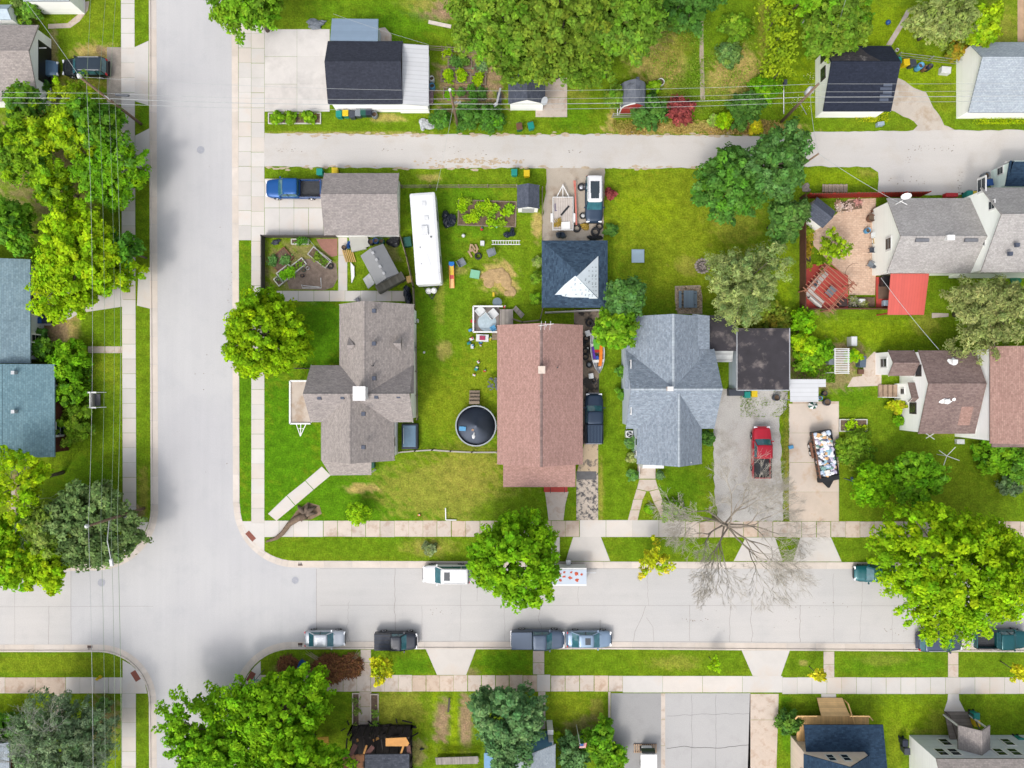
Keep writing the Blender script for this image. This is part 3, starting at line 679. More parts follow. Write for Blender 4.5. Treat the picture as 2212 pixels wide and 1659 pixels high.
def root(label, u, v, cat='house', name='house', group=None):
    return thing(name, label, cat, P(u, v, 0), None, group)
def gable(rt, uv, he, hr, ax, wm, rm, ov=.3, walls=True, base=0.0, cap=True, t=.14, rakew=None, ends=(1, 1), world=None, rname='roof', ridge=0.5):
    """gabled wing: eave rectangle as laid out on the plan at eave height; ax = ridge direction"""
    x0, y0, x1, y1 = world or E(*uv, he)
    if ax == 'y': f = lambda a, b, z: (b, a, z); a0, a1, b0, b1 = y0, y1, x0, x1
    else: f = lambda a, b, z: (a, b, z); a0, a1, b0, b1 = x0, x1, y0, y1
    bm = b0 + (b1 - b0) * ridge
    mb = MB()
    for b, sgn in ((b0, -1), (b1, 1)):
        L = math.hypot(b - bm, hr - he)
        pts = [f(a0, b, he), f(a1, b, he), f(a1, bm, hr), f(a0, bm, hr)]
        mb.slab(pts, t, [(a0, 0), (a1, 0), (a1, L), (a0, L)])
    rf = mb.build(rname, rm, rt)
    if cap:
        mb = MB()
        mb.slab([f(a0, bm - .14, hr - .14 * (hr - he) / abs(bm - b0) + .02), f(a1, bm - .14, hr - .14 * (hr - he) / abs(bm - b0) + .02), f(a1, bm, hr + .025), f(a0, bm, hr + .025)], .02, [(a0, 0), (a1, 0), (a1, .1), (a0, .1)])
        mb.slab([f(a0, bm + .14, hr - .14 * (hr - he) / abs(b1 - bm) + .02), f(a1, bm + .14, hr - .14 * (hr - he) / abs(b1 - bm) + .02), f(a1, bm, hr + .025), f(a0, bm, hr + .025)], .02, [(a0, 0), (a1, 0), (a1, .1), (a0, .1)])
        mb.build('ridge_cap', {R_BLUE: R_LIGHT, R_BROWN: R_UMBER}.get(rm, rm), rf)
    mb = MB()                                    # white fascia and rake boards
    for b in (b0, b1): k = .05 if b == b0 else -.05; mb.beam(f(a0 + .03, b + k, he - t * .8), f(a1 - .03, b + k, he - t * .8), .05, t)
    for a in (a0 + .05, a1 - .05):
        for b in (b0, b1): mb.beam(f(a, b, he - t * .75), f(a, bm, hr - t * .75), .05, t)
    mb.build('fascia', rakew or WHITE, rf)
    if walls:
        s0, s1 = (hr - he) / (bm - b0), (hr - he) / (b1 - bm)
        A0, A1, B0, B1 = a0 + ov * ends[0], a1 - ov * ends[1], b0 + ov, b1 - ov
        z0, z1, zr = he + s0 * ov - t - .02, he + s1 * ov - t - .02, hr - t - .02
        prof = [(B0, base), (B1, base), (B1, z1), (bm, zr), (B0, z0)]
        mb = MB()
        for a in (A0, A1): mb.face([f(a, b, z) for b, z in prof], [(b, z) for b, z in prof])
        for (p, q) in (((B0, base), (B0, z0)), ((B1, base), (B1, z1))):
            mb.face([f(A0, *p), f(A1, *p), f(A1, *q), f(A0, *q)], [(A0, p[1]), (A1, p[1]), (A1, q[1]), (A0, q[1])])
        mb.build('wall', wm, rt)
    return (x0 + ov, y0 + ov, x1 - ov, y1 - ov), rf
def boxwall(rt, x0, y0, x1, y1, z0, z1, wm, name='wall'):
    mb = MB()
    for p, q in (((x0, y0), (x1, y0)), ((x1, y0), (x1, y1)), ((x1, y1), (x0, y1)), ((x0, y1), (x0, y0))):
        d = math.hypot(q[0] - p[0], q[1] - p[1])
        mb.face([(*p, z0), (*q, z0), (*q, z1), (*p, z1)], [(0, z0), (d, z0), (d, z1), (0, z1)])
    return mb.build(name, wm, rt)
def lean(rt, quad, m, t=.1, name='roof'):       # sloping roof: four (u, v, h)
    p = [P(*q) for q in quad]
    L = (Vector(p[1]) - Vector(p[0])).length; W = (Vector(p[2]) - Vector(p[1])).length
    mb = MB(); mb.slab(p, t, [(0, 0), (L, 0), (L, W), (0, W)])
    return mb.build(name, m, rt)
def window(rt, x, y, z, w, h, side, frame=WHITE, two=False):
    """window on a wall: x, y, z = centre on the wall face; side = the way it faces"""
    dx, dy = {'W': (-1, 0), 'E': (1, 0), 'N': (0, 1), 'S': (0, -1)}[side]
    sx, sy = (.08, w) if dx else (w, .08)
    mb = MB(); mb.box(x + dx * .03, y + dy * .03, z - h / 2, z + h / 2, sx, sy)
    fr = mb.build('window', frame, rt)
    mb = MB()
    for k in (0, 1):
        zc = z + (k - .5) * h * .45
        px, py = (.02, w * .74) if dx else (w * .74, .02)
        mb.box(x + dx * .075, y + dy * .075, zc - h * .19, zc + h * .19, px, py)
    mb.build('pane', GLASS, fr)
def vent(rf, pts, m=None):
    for (x, y, z) in pts:
        mb = MB(); mb.box(x, y, z - .12, z + .16, .42, .42, taper=.85); mb.build('roof_vent', m or mat('vent_dark', C(84, 92, 110), .6, .1), rf)
def pipe(rf, x, y, z, r=.06, h=.35):
    mb = MB(); mb.lathe([(r, -.2), (r, h)], x, y, z, 8); mb.build('vent_pipe', mat('dark_pipe', (.05, .05, .05, 1), .6), rf)
def chimney(rt, u, v, z0, z1, sx, sy, m, capm=None):
    x, y, _ = P(u, v, z1)
    mb = MB(); mb.box(x, y, z0, z1, sx, sy); ch = mb.build('chimney', m, rt)
    mb = MB(); mb.box(x, y, z1, z1 + .08, sx * 1.15, sy * 1.15); mb.build('chimney_cap', capm or m, ch)
def door(rt, x, y, w, h, side, m=WHITE, z0=0.0, name='garage_door'):
    dx, dy = {'W': (-1, 0), 'E': (1, 0), 'N': (0, 1), 'S': (0, -1)}[side]
    mb = MB(); mb.box(x + dx * .02, y + dy * .02, z0 + .02, z0 + h, *((.07, w) if dx else (w, .07)))
    mb.build(name, m, rt)

# --- corner house: crossing grey roofs
rt = root('corner house with crossing grey shingle roofs and a square white chimney', 790, 850)
wr, rfN = gable(rt, (733, 657, 894, 850), 4.1, 7.0, 'y', W_WHITE, R_TAUPE, ends=(0, 1), ridge=.41)
vent(rfN, [P(808, 671, 6.9), P(808, 742, 6.9), P(808, 817, 6.9)]); pipe(rfN, *P(805, 790, 6.7), .07)
we, rfE = gable(rt, (671, 789, 893, 912), 4.2, 6.9, 'x', W_WHITE, R_GREY, ridge=.5)
vent(rfE, [P(690, 859, 6.5), P(740, 858, 6.5), P(813, 857, 6.6), P(861, 856, 6.5)])
ws, rfS = gable(rt, (695, 850, 852, 995), 4.0, 6.95, 'y', W_WHITE, R_TAUPE, ends=(1, 0), ridge=.475)
vent(rfS, [P(785, 894, 6.9), P(785, 966, 6.9)])
lean(rt, [(693.5, 913, 3.95), (729, 905, 4.75), (729, 996, 4.75), (693.5, 994, 3.95)], R_GREY, .08, 'porch_roof')
lean(rt, [(694, 994, 3.9), (802, 998, 4.4), (802, 1026, 3.2), (714, 1027, 3.2)], R_TAUPE, .1, 'porch_roof')
for u, v in ((716, 1022), (799, 1022)):
    x, y, _ = P(u, v, 3); mb = MB(); mb.box(x, y, 0, 3.1, .14, .14); mb.build('porch_post', WHITE, rt)
chimney(rt, 776, 850, 5.0, 8.3, 1.05, 1.2, mat('white_masonry', (.8, .79, .77, 1), .8, .05, 5), WHITE)
for u, v, s in ((757, 746, 1), (860, 742, -1)):                          # small triangular dormers
    x, y, _ = P(u, v, 5.8); mb = MB(); z = 5.15 if s > 0 else 5.2
    tip, l_, r_ = (x + s * .5, y, z + 1.05), (x - s * .3, y + .85, z + .1), (x - s * .3, y - .85, z + .1)
    ap = (x - s * .3, y, z + .85)
    mb.slab([tip, l_, ap], .05, [(0, 0), (1, 0), (1, 1)]); mb.slab([tip, ap, r_], .05, [(0, 0), (1, 0), (1, 1)]); mb.face([l_, r_, ap])
    mb.build('dormer', R_GREY, rt)
x0, y0, x1, y1 = E(627, 823, 671, 915, 3.0)                              # side porch with a flat tan roof
mb = MB(); mb.prism([(x0, y0), (x1, y0), (x1, y1), (x0, y1)], 2.85, 3.0); mb.build('side_porch_roof', mat('tan_roll_roof', C(206, 192, 178), .9, .1, .8, c2=C(186, 164, 142), c2s=.7), rt)
mb = MB()
for p, q in (((x0, y0), (x1, y0)), ((x0, y0), (x0, y1)), ((x0, y1), (x1, y1))): mb.beam((*p, 3.06), (*q, 3.06), .16, .16)
for y in (y0 + .1, y1 - .1): mb.box(x0 + .1, y, 0, 2.85, .14, .14)
mb.build('side_porch_frame', WHITE, rt)
mb = MB(); a, b, c_ = P(640, 916, 2.9), P(661, 916, 2.9), P(649, 942, 1.2)
for p in (a, b, P(650, 916, 2.9)): mb.beam(p, c_, .07, .07)
mb.beam(P(645, 926, 2.2), P(656, 926, 2.2), .06, .06); mb.build('porch_bracket', WHITE, rt)
window(rt, we[2], P(0, 848)[1] - .3, 5.3, 1.0, 1.3, 'E'); window(rt, ws[2], P(0, 950)[1], 2.6, 1.2, 1.2, 'E')
window(rt, P(770, 0)[0], ws[1], 2.2, 1.8, 1.3, 'S'); window(rt, ws[0], P(0, 960)[1], 2.2, 1.2, 1.3, 'W'); window(rt, wr[0], P(0, 720)[1], 2.3, 1.3, 1.3, 'W')
boxwall(rt, wr[2] - 1.5, P(0, 760)[1], wr[2] + .01, P(0, 740)[1], 0, 2.5, W_GREY)

# --- long brown house
rt = root('long low house with rose brown shingle roof beside the round pool', 1167, 870)
wb, rf = gable(rt, (1074, 702, 1259, 1003), 3.2, 5.5, 'y', W_WHITE, R_BROWN, ov=.45, ridge=.505)
lean(rt, [(1087, 1001, 3.25), (1243, 1001, 3.25), (1243, 1052, 2.5), (1087, 1052, 2.5)], R_BROWN, .12, 'porch_roof')
x, y, _ = P(1170, 799, 6.0); mb = MB(); mb.box(x, y, 5.0, 6.2, .62, .66); ch = mb.build('chimney', mat('white_masonry', (1, 1, 1, 1)), rt)
mb = MB(); mb.box(x, y, 6.2, 6.27, .7, .74); mb.build('chimney_cap', mat('cream_cap', C(236, 220, 205), .8), ch)
pipe(rf, *P(1204, 794, 5.0), .07, .4)
mb = MB(); x, y, _ = P(1180, 705, 5.6)                                    # white roof aerial by the north gable
mb.tube([(x, y, 5.2), (x, y, 6.4)], .03); mb.tube([(x - .8, y, 6.3), (x + .7, y + .2, 6.3)], .03)
for k in (-.6, -.2, .3): mb.tube([(x + k, y - .4, 6.32), (x + k + .1, y + .45, 6.32)], .02)
mb.build('aerial', WHITE, rf)
x0, y0, x1, y1 = E(1175, 1050, 1226, 1064, .35)                           # red front step
mb = MB(); mb.box((x0 + x1) / 2, (y0 + y1) / 2 + .4, 0.01, .34, x1 - x0, 1.4); mb.build('front_step', mat('red_deck_paint', C(196, 62, 50), .6, .1, 2), rt)
mb = MB()
for u in (1189, 1219): mb.beam(P(u, 1053, 1.0), P(u, 1065, .5), .05, .05); mb.beam(P(u, 1062, .5), P(u, 1062, .02), .05, .05)
mb.build('hand_rail', BLACK, rt)
mb = MB()
for u in (1092, 1238):
    x, y, _ = P(u, 1046, 2.4); mb.box(x, y, 0, 2.45, .15, .15)
mb.build('porch_post', WHITE, rt)
x0, y0, x1, y1 = E(1095, 990, 1236, 1046, .25); mb = MB(); mb.box((x0 + x1) / 2, (y0 + y1) / 2, 0.01, .3, x1 - x0, y1 - y0); mb.build('porch_floor', OLDCONC, rt)

window(rt, P(1120, 0)[0], wb[1], 1.9, 2.2, 1.3, 'S'); door(rt, P(1200, 0)[0], wb[1], 1.0, 2.1, 'S', mat('door_brown', C(92, 56, 46), .6), .3, 'front_door')
for v in (740, 850, 950): window(rt, wb[0], P(0, v)[1], 1.9, 1.2, 1.1, 'W'); window(rt, wb[2], P(0, v)[1], 1.9, 1.2, 1.1, 'E')
# --- blue grey house
rt = root('large blue grey house with crossing shingle roofs beside the gravel drive', 1455, 840)
wn_, rfa = gable(rt, (1350, 684, 1533, 840), 4.2, 7.0, 'y', W_BLUEGREY, R_BLUE, ends=(0, 1), ridge=.5)
wc, rfb = gable(rt, (1352, 754, 1543, 926), 4.2, 7.1, 'x', W_BLUEGREY, R_BLUE, ridge=.5)
wd, rfc = gable(rt, (1376, 840, 1516, 1002), 4.2, 6.8, 'y', W_BLUEGREY, R_BLUE, ends=(1, 0), ridge=.56)
lean(rt, [(1496, 678, 5.35), (1533, 682, 4.7), (1533, 754, 4.7), (1496, 754, 5.35)], R_BLUE, .1, 'dormer_roof')
window(rt, P(1480, 0)[0], wd[1], 2.0, 2.0, 1.4, 'S'); window(rt, P(1456, 0)[0], wd[1], 4.9, 1.0, 1.2, 'S')
chimney(rt, 1448, 840, 6.5, 7.6, .5, .38, mat('pink_masonry', C(232, 200, 180), .8, .1, 6), WHITE)
window(rt, wc[0], P(0, 880)[1], 5.2, 1.1, 1.2, 'W'); window(rt, wc[0], P(0, 790)[1], 5.0, .9, 1.4, 'W'); window(rt, wd[0], P(0, 950)[1], 2.7, .9, 1.3, 'W'); window(rt, wd[0], P(0, 975)[1], 1.8, .5, .9, 'W')
x0, y0, x1, y1 = E(1378, 1003, 1416, 1034, .3); mb = MB(); mb.box((x0 + x1) / 2, (y0 + y1) / 2, .01, .3, x1 - x0, y1 - y0); mb.build('front_step', OLDCONC, rt)
mb = MB(); mb.box((x0 + x1) / 2 + .1, y1 + .1, .31, 3.3, x1 - x0 + .3, .35); mb.build('front_door_frame', WHITE, rt)
mb = MB(); mb.beam(P(1381, 1000, 1.2), P(1381, 1030, 1.0), .06, .06); mb.beam(P(1381, 1028, 1.0), P(1381, 1028, .2), .06, .06); mb.build('hand_rail', METAL, rt)
mb = MB(); mb.lathe([(.12, 0), (.12, .12)], *P(1365, 696, 5.0), 10); mb.build('roof_vent', CHROME, rfa)

# --- flat black garage and the link roof of the blue house
rt = root('flat roofed garage with a worn black tar roof and white edge', 1650, 780, 'garage', 'flat_garage')
x0, y0, x1, y1 = E(1592, 709, 1706, 843, 3.2)
boxwall(rt, x0 + .15, y0 + .15, x1 - .15, y1 - .15, 0, 3.05, W_BLUEGREY)
mb = MB(); mb.prism([(x0, y0), (x1, y0), (x1, y1), (x0, y1)], 3.0, 3.15); r_ = mb.build('roof', FLATBLACK, rt)
mb = MB()
for p, q in (((x0, y0), (x1, y0)), ((x0, y0), (x0, y1)), ((x1, y0), (x1, y1))): mb.beam((*p, 3.1), (*q, 3.1), .1, .18)
mb.build('fascia', METAL, r_); door(rt, (x0 + x1) / 2 - 1.6, y0 + .15, 2.4, 2.3, 'S', mat('dark_door', C(96, 92, 94), .6))
x0, y0, x1, y1 = E(1531, 681, 1590, 758, 3.4)
boxwall(rt, x0 + .1, y0 + .4, x1 - .1, y1 - .1, 0, 3.25, W_GREY); mb = MB(); mb.prism([(x0, y0), (x1, y0), (x1, y1), (x0, y1)], 3.2, 3.38); mb.build('link_roof', FLATBLACK, rt)
x0, y0, x1, y1 = E(1531, 752, 1584, 790, 2.4)
lean(rt, [(1536, 758, 3.0), (1584, 758, 3.0), (1582, 782, 2.2), (1538, 782, 2.2)], ribbed('pale_boards', C(208, 210, 208), .25, .3, .7, 1, .2), .08, 'porch_roof')

# --- navy hipped garage with bare underlay
rt = root('hip roofed garage with navy shingles and a bare white underlay triangle', 1242, 592, 'garage', 'hip_garage')
x0, y0, x1, y1 = E(1170.5, 519.5, 1312.5, 664.5, 2.5)
cx_, cy_, hz = (x0 + x1) / 2, (y0 + y1) / 2, 4.3
mb = MB(); cs_ = [(x0, y0), (x1, y0), (x1, y1), (x0, y1)]
for i in range(4):
    p, q = cs_[i], cs_[(i + 1) % 4]; L = math.hypot(q[0] - p[0], q[1] - p[1]); D = math.hypot(L / 2, hz - 2.5)
    mb.slab([(*p, 2.5), (*q, 2.5), (cx_, cy_, hz)], .13, [(0, 0), (L, 0), (L / 2, D)])
rf = mb.build('roof', R_NAVY, rt)
boxwall(rt, x0 + .35, y0 + .35, x1 - .35, y1 - .35, 0, 2.55, W_WHITE)
def hipz(x, y): return hz - (hz - 2.5) * max(abs(x - cx_) / ((x1 - x0) / 2), abs(y - cy_) / ((y1 - y0) / 2))
def onroof(lst, off=.035, fc=None):
    o = []
    for zu, zv in lst:                            # plan spot on the sloping roof
        u, v = 1106 + zu / 4, 414.75 + zv / 4; h = 3.4
        for _ in range(6): x, y, _z = P(u, v, h); h = hipz(x, y) if not fc else (hz - (hz - 2.5) * ((x - cx_) / ((x1 - x0) / 2) if fc == 'E' else (cy_ - y) / ((y1 - y0) / 2)))
        o.append((x, y, h + off))
    return o
UND = mat('white_underlay', (.50, .56, .60, 1), .55, .05, 1.5); mb = MB()
mb.slab(onroof([(745, 553), (745, 915), (560, 730)], .035, 'E'), .02); mb.slab(onroof([(545, 725), (560, 733), (742, 921), (665, 921), (665, 913), (500, 910), (430, 898), (430, 888), (370, 888), (455, 800)], .035, 'S'), .02)
ud = mb.build('underlay', UND, rf)
mb = MB(); rng = random.Random(3)                 # the printed rows of marks on the underlay
for zu, zv in [(u, v) for u in (690, 718) for v in range(648, 900, 34)] + [(660, v) for v in (680, 725, 770, 845, 885)] + [(u, v) for u in (540, 585, 630) for v in (750, 790, 845)] + [(u, 882) for u in (460, 545, 630)] + [(505, 820), (520, 845), (600, 870)]:
    w = rng.uniform(8, 16); p = onroof([(zu, zv), (zu + w, zv), (zu + w, zv + 5), (zu, zv + 6)], .08); mb.face(p[::-1])
    if rng.random() < .45:
        q = onroof([(zu + 3 + 5 * math.cos(k), zv + 14 + 5 * math.sin(k)) for k in (0, 1, 2, 3, 4, 5)], .08); mb.face(q[::-1])
mb.build('printed_marks', mat('grey_print', C(138, 150, 160), .7), ud)

# --- grey garage with the blue pickup in front
rt = root('grey shingled garage behind the blue pickup', 780, 440, 'garage', 'garage')
wg, rf = gable(rt, (700, 374, 862, 508), 2.5, 3.9, 'x', W_WHITE, R_GREY, ov=.3, ridge=.6)
door(rt, wg[0], (wg[1] + wg[3]) / 2, 4.6, 2.1, 'W'); vent(rf, [])
# --- top: charcoal garage with two metal lean-tos
rt = root('charcoal gabled garage with a white metal lean-to and a blue grey lean-to', 800, 165, 'garage', 'garage')
wg, rf = gable(rt, (708, 88.5, 870, 224), 2.9, 4.2, 'x', W_WHITE, R_DARK, ov=.25, ridge=.58)
door(rt, wg[0], (wg[1] + wg[3]) / 2, 4.8, 2.2, 'W')
x0, y0, x1, y1 = E(868, 94, 926, 229, 2.6); lean(rt, [(869, 94, 2.9), (926, 98, 2.6), (926, 229, 2.6), (869, 225, 2.9)], WHITEMETAL, .08, 'side_roof')
boxwall(rt, x0 - .5, y0 + .25, x1 - .2, y1 - .3, 0, 2.5, W_WHITE, 'side_wall')
x0, y0, x1, y1 = E(714, 40, 817, 88, 2.7); lean(rt, [(717, 40, 2.6), (817, 41, 2.6), (816, 88.5, 3.0), (713, 87.5, 3.0)], BLUEMETAL, .08, 'side_roof'); boxwall(rt, x0 + .3, y0, x1 - .2, y1 - .3, 0, 2.5, W_BLUEGREY, 'side_wall')
mb = MB(); mb.box(*P(838, 78), 0.01, .12, 1.6, 2.4, .3) if 0 else mb.prism([P(818, 62)[:2], P(832, 60)[:2], P(846, 76)[:2], P(846, 90)[:2], P(818, 90)[:2]], 0.01, .1)
o = mb.build('paved_edge', OLDCONC); o['kind'] = 'structure'
# --- small grey shed on its own pad
rt = root('small slate roofed shed with white front and a dish on its corner', 1138, 200, 'shed', 'shed')
ws_, rf = gable(rt, (1098, 158, 1178, 224), 2.3, 3.4, 'y', W_WHITE, R_SHED, ov=.2, ridge=.5)
x, y, _ = P(1176, 219, 2.9)
d_ = thing('satellite_dish', 'white satellite dish on the corner of the small slate shed', 'dish', (x, y, 2.3))
mb = MB(); mb.tube([(x - .1, y, 2.3), (x - .1, y, 2.7), (x + .05, y, 2.9)], .03); mb.build('mast', METAL, d_)
mb = MB()
rr = [[(x + r * math.cos(k * .5236) * .75, y + r * math.sin(k * .5236), 2.85 + h + r * math.cos(k * .5236) * .6) for k in range(12)] for r, h in ((.02, 0), (.25, .05), (.45, .16))]
mb.loft(rr, True); mb.build('reflector', mat('dish_grey', C(214, 220, 226), .5), d_)
# --- barn-shaped red shed
rt = root('small barn shaped shed with red walls and grey curved roof', 1369, 208, 'shed', 'barn_shed')
x0, y0, x1, y1 = E(1342, 180, 1396, 232, 2.0)
prof = [(x0, 1.7), (x0 + .25, 2.35), (x0 + .8, 2.85), ((x0 + x1) / 2, 3.1), (x1 - .8, 2.85), (x1 - .25, 2.35), (x1, 1.7)]
mb = MB()
for (a, za), (b, zb) in zip(prof, prof[1:]): mb.slab([(a, y0, za), (b, y0, zb), (b, y1, zb), (a, y1, za)], .06, [(a, 0), (b, 0), (b, y1 - y0), (a, y1 - y0)])
rf = mb.build('roof', mat('grey_felt', C(128, 134, 146), .7, .25, .9, c2=C(84, 90, 102), c2s=.8), rt)
mb = MB()
for y in (y0 + .1, y1 - .1): mb.face([(x0 + .1, y, 0), (x1 - .1, y, 0), (x1 - .1, y, 1.8)] + [(a, y, z - .07) for a, z in prof[1:-1]][::-1] + [(x0 + .1, y, 1.8)])
for x in (x0 + .1, x1 - .1): mb.face([(x, y0 + .1, 0), (x, y1 - .1, 0), (x, y1 - .1, 1.8), (x, y0 + .1, 1.8)])
mb.build('wall', ribbed('red_boards', C(188, 66, 58), .2, .2, .7, 0, .1), rt)
mb = MB()
for (a, za), (b, zb) in zip(prof[:4], prof[1:4]): mb.beam((a, y0 - .02, za), (b, y0 - .02, zb), .1, .1)
mb.beam((x0 - .02, y0, 1.65), (x0 - .02, y1, 1.65), .1, .12); mb.beam((x0 - .12, y0 - .1, .05), (x0 - .12, y0 + 2, .9), .08, .08); mb.beam((x0 + .04, y0, 0), (x0 + .04, y0, 1.7), .1, .1); mb.build('trim', WHITE, rt)
mb = MB()
for k in range(3): mb.box(x1 - 1.05, y0 + .6 + k * 1.0, 2.86, 2.93, .34, .42)
mb.build('patch', mat('dark_patch_roof', C(84, 90, 100), .7, .1), rf)
# --- navy garage, bleached half
rt = root('navy roofed garage with a bleached patch, beside the dirt drive', 1850, 172, 'garage', 'garage')
wg, rf = gable(rt, (1778, 99, 1925, 240), 2.6, 4.5, 'x', W_WHITE, R_DARKW, ov=.3, ridge=.63)
for i, vv in enumerate((138, 177)): window(rt, wg[0], P(0, vv)[1], 2.0, 1.3, 1.1, 'W', mat('dark_frame', C(70, 60, 56), .6))
door(rt, wg[2], (wg[1] + wg[3]) / 2, 4.4, 2.2, 'E')
X0, Y0, X1, Y1 = E(1783, 99, 1870, 150, 3.4); slope = (4.5 - 2.6); bb1 = E(1778, 99, 1925, 240, 2.6)
ym = bb1[1] + (bb1[3] - bb1[1]) * .63
def nz(y): return 2.6 + (4.5 - 2.6) * (bb1[3] - y) / (bb1[3] - ym)
mb = MB(); xa = bb1[0] + .05; pts = [(xa, bb1[3] - .05), (xa + 3.6, bb1[3] - .05), (xa + 4.0, bb1[3] - 1.2), (xa + 4.2, ym + 1.0), (xa + 5.0, ym + .12), (xa, ym + .12)]
mb.slab([(a, b, nz(b) + .06) for a, b in pts], .015, pts); mb.build('bleached_shingles', R_WORN, rf)
mb = MB()
for k in range(5): mb.box(bb1[2] - 1.0 + .1 * (k % 3), bb1[1] + 1.0 + k * .32, 2.6 + (1.9) * (1.0 + k * .32) / (ym - bb1[1]) + .0, 2.66 + (1.9) * (1.0 + k * .32) / (ym - bb1[1]), .9 + .3 * (k % 2), .28)
mb.build('patch', mat('lighter_patch', C(96, 106, 124), .9, .1, 3), rf)
# --- white garage at the right edge
rt = root('white garage with light grey shingles at the top right edge', 2160, 172, 'garage', 'garage')
wg, rf = gable(rt, (2092, 91, 2270, 243), 2.5, 4.7, 'x', W_WHITE, R_LIGHT, ov=.3, ridge=.65)
# --- little navy shed
rt = root('pale green shed with navy roof at the end of the lane', 2190, 375, 'shed', 'shed')
wg, rf = gable(rt, (2172, 349, 2270, 402), 2.5, 3.2, 'x', W_SAGE, R_NAVY2, ov=.2, ridge=.95)
window(rt, wg[0], P(0, 378)[1], 1.5, .9, .9, 'W')
# --- pale house with a taller block
rt = root('pale two storey house with grey roofs and a red metal awning', 2060, 510)
wa, rf = gable(rt, (1916, 428, 2160, 590), 3.6, 6.2, 'x', W_CREAM, R_MID, ov=.3, ends=(1, 0), ridge=.42)
x, y, _ = P(1992, 520, 6.1)
for u in (1992, 2098):
    x, y, _ = P(u, 519, 6.1); mb = MB(); mb.box(x, y, 5.95, 6.2, 1.3, .32); mb.build('ridge_vent', mat('vent_grey', C(128, 130, 136), .6), rf)
x, y, _ = P(2051, 514, 6.2); mb = MB(); mb.box(x, y, 5.9, 6.5, .75, .5); mb.build('chimney', WHITE, rt)
wt, rf2 = gable(rt, (2119, 405, 2340, 588), 5.6, 8.6, 'x', W_CREAM, R_MID, ov=.25, ridge=.6)
vent(rf2, [P(2197, 529, 7.6), P(2182, 548, 7.2)])
window(rt, wa[0], P(0, 540)[1], 3.4, 1.5, 1.1, 'W'); window(rt, wt[0], P(0, 430)[1], 5.4, 1.6, 1.3, 'W'); window(rt, wt[0], P(0, 478)[1], 6.9, 1.0, .9, 'W'); window(rt, wt[0], P(0, 545)[1], 5.4, .9, 1.1, 'W')
lean(rt, [(1924, 591, 3.2), (2007, 591, 3.2), (1996, 680, 2.5), (1917, 680, 2.5)], REDMETAL, .06, 'awning')
mb = MB()
for u, v in ((1921, 676), (1992, 676)):
    x, y, _ = P(u, v, 2.5); mb.box(x, y, 0, 2.45, .12, .12)
mb.build('awning_post', mat('red_post', C(190, 70, 60), .7), rt)
d_ = thing('satellite_dish', 'white dish on the ridge end of the pale house beside the paved patio', 'dish', P(1948, 434, 4.4))
x, y, z = P(1948, 434, 4.4)
mb = MB(); mb.tube([(x - .5, y - .3, z - .5), (x, y, z + .2)], .04); mb.beam((x - .2, y, z), (x + .5, y - .4, z + .1), .06, .06); mb.build('mast', WHITE, d_)
mb = MB(); mb.loft([[(x + .2 + r * math.cos(k * .5236), y + .35 + r * .5 * math.sin(k * .5236), z + .35 + h + r * .5 * math.sin(k * .5236)) for k in range(12)] for r, h in ((.02, 0), (.4, .05), (.55, .12))]); mb.build('reflector', WHITE, d_)
# --- white house with patched brown roofs
rt = root('white house with patched umber shingle roofs and small windows', 2040, 850)
wa, rf = gable(rt, (1984, 757, 2106, 937), 3.8, 5.6, 'x', W_WHITE, R_UMBER, ov=.15, ridge=.6)
wk, rk = gable(rt, (1919, 757, 1975, 812), 2.9, 3.9, 'x', W_WHITE, R_UMBER, ov=.15, ridge=.5)
wj, rj = gable(rt, (1962, 826, 1992, 868), 2.9, 3.6, 'x', W_WHITE, R_UMBER, ov=.12, ridge=.2)
SP = mat('sealant_white', (.8, .8, .78, 1), .6)
for (u, v, rx, ry, seed) in ((2065, 781, 13, 9, 1), (2041, 867, 13, 7, 2), (2059, 863, 4, 4, 3)):
    x, y, z = P(u, v, 4.9); s_ = 1.8 / ((wa[3] - wa[1] + .3) * .4) if v < 830 else -1.8 / ((wa[3] - wa[1] + .3) * .6); rng = random.Random(seed)
    yr = wa[1] - .15 + (wa[3] - wa[1] + .3) * .6; zz = lambda yy: 5.6 - abs(yy - yr) * (1.8 / ((wa[3] - wa[1] + .3) * (.4 if yy > yr else .6))) + .025
    mb = MB(); mb.slab([(x + rx / S * rng.uniform(.6, 1.1) * math.cos(k * .45), y + ry / S * rng.uniform(.6, 1.1) * math.sin(k * .45), 0) for k in range(14)], .02)
    mb.v = [(a, b, zz(b) + (0 if i < 14 else -.02)) for i, (a, b, c_) in enumerate(mb.v)]; mb.build('sealed_patch', SP, rf)
    if v != 863 and rx > 5: mb = MB(); mb.box(x + .05, y, zz(y) - .1, zz(y) + .3, .5, .4); mb.build('roof_vent', WHITE, rf)
mb = MB(); x, y, z = P(2089, 899, 4.7); zz2 = lambda yy: 5.6 - abs(yy - yr) * (1.8 / ((wa[3] - wa[1] + .3) * .6)) + .02
mb.slab([(a, b, zz2(b)) for a, b in ((x - .6, y - .95), (x + .6, y - .95), (x + .6, y + .95), (x - .6, y + .95))], .015, [(0, 0), (1.2, 0), (1.2, 1.9), (0, 1.9)]); mb.build('patch', R_CLAY, rf)
window(rt, wa[0], P(0, 880)[1], 2.6, 1.2, 1.2, 'W', mat('dark_frame', (1, 1, 1, 1))); window(rt, wa[0], P(0, 802)[1], 3.6, 1.2, 1.0, 'W', mat('dark_frame', (1, 1, 1, 1))); window(rt, wk[0], P(0, 785)[1], 1.8, 1.1, 1.3, 'W'); window(rt, wj[0], P(0, 845)[1], 1.7, .7, .7, 'W', WHITE)
x0, y0, x1, y1 = E(1901, 831, 1937, 858, .5); mb = MB()
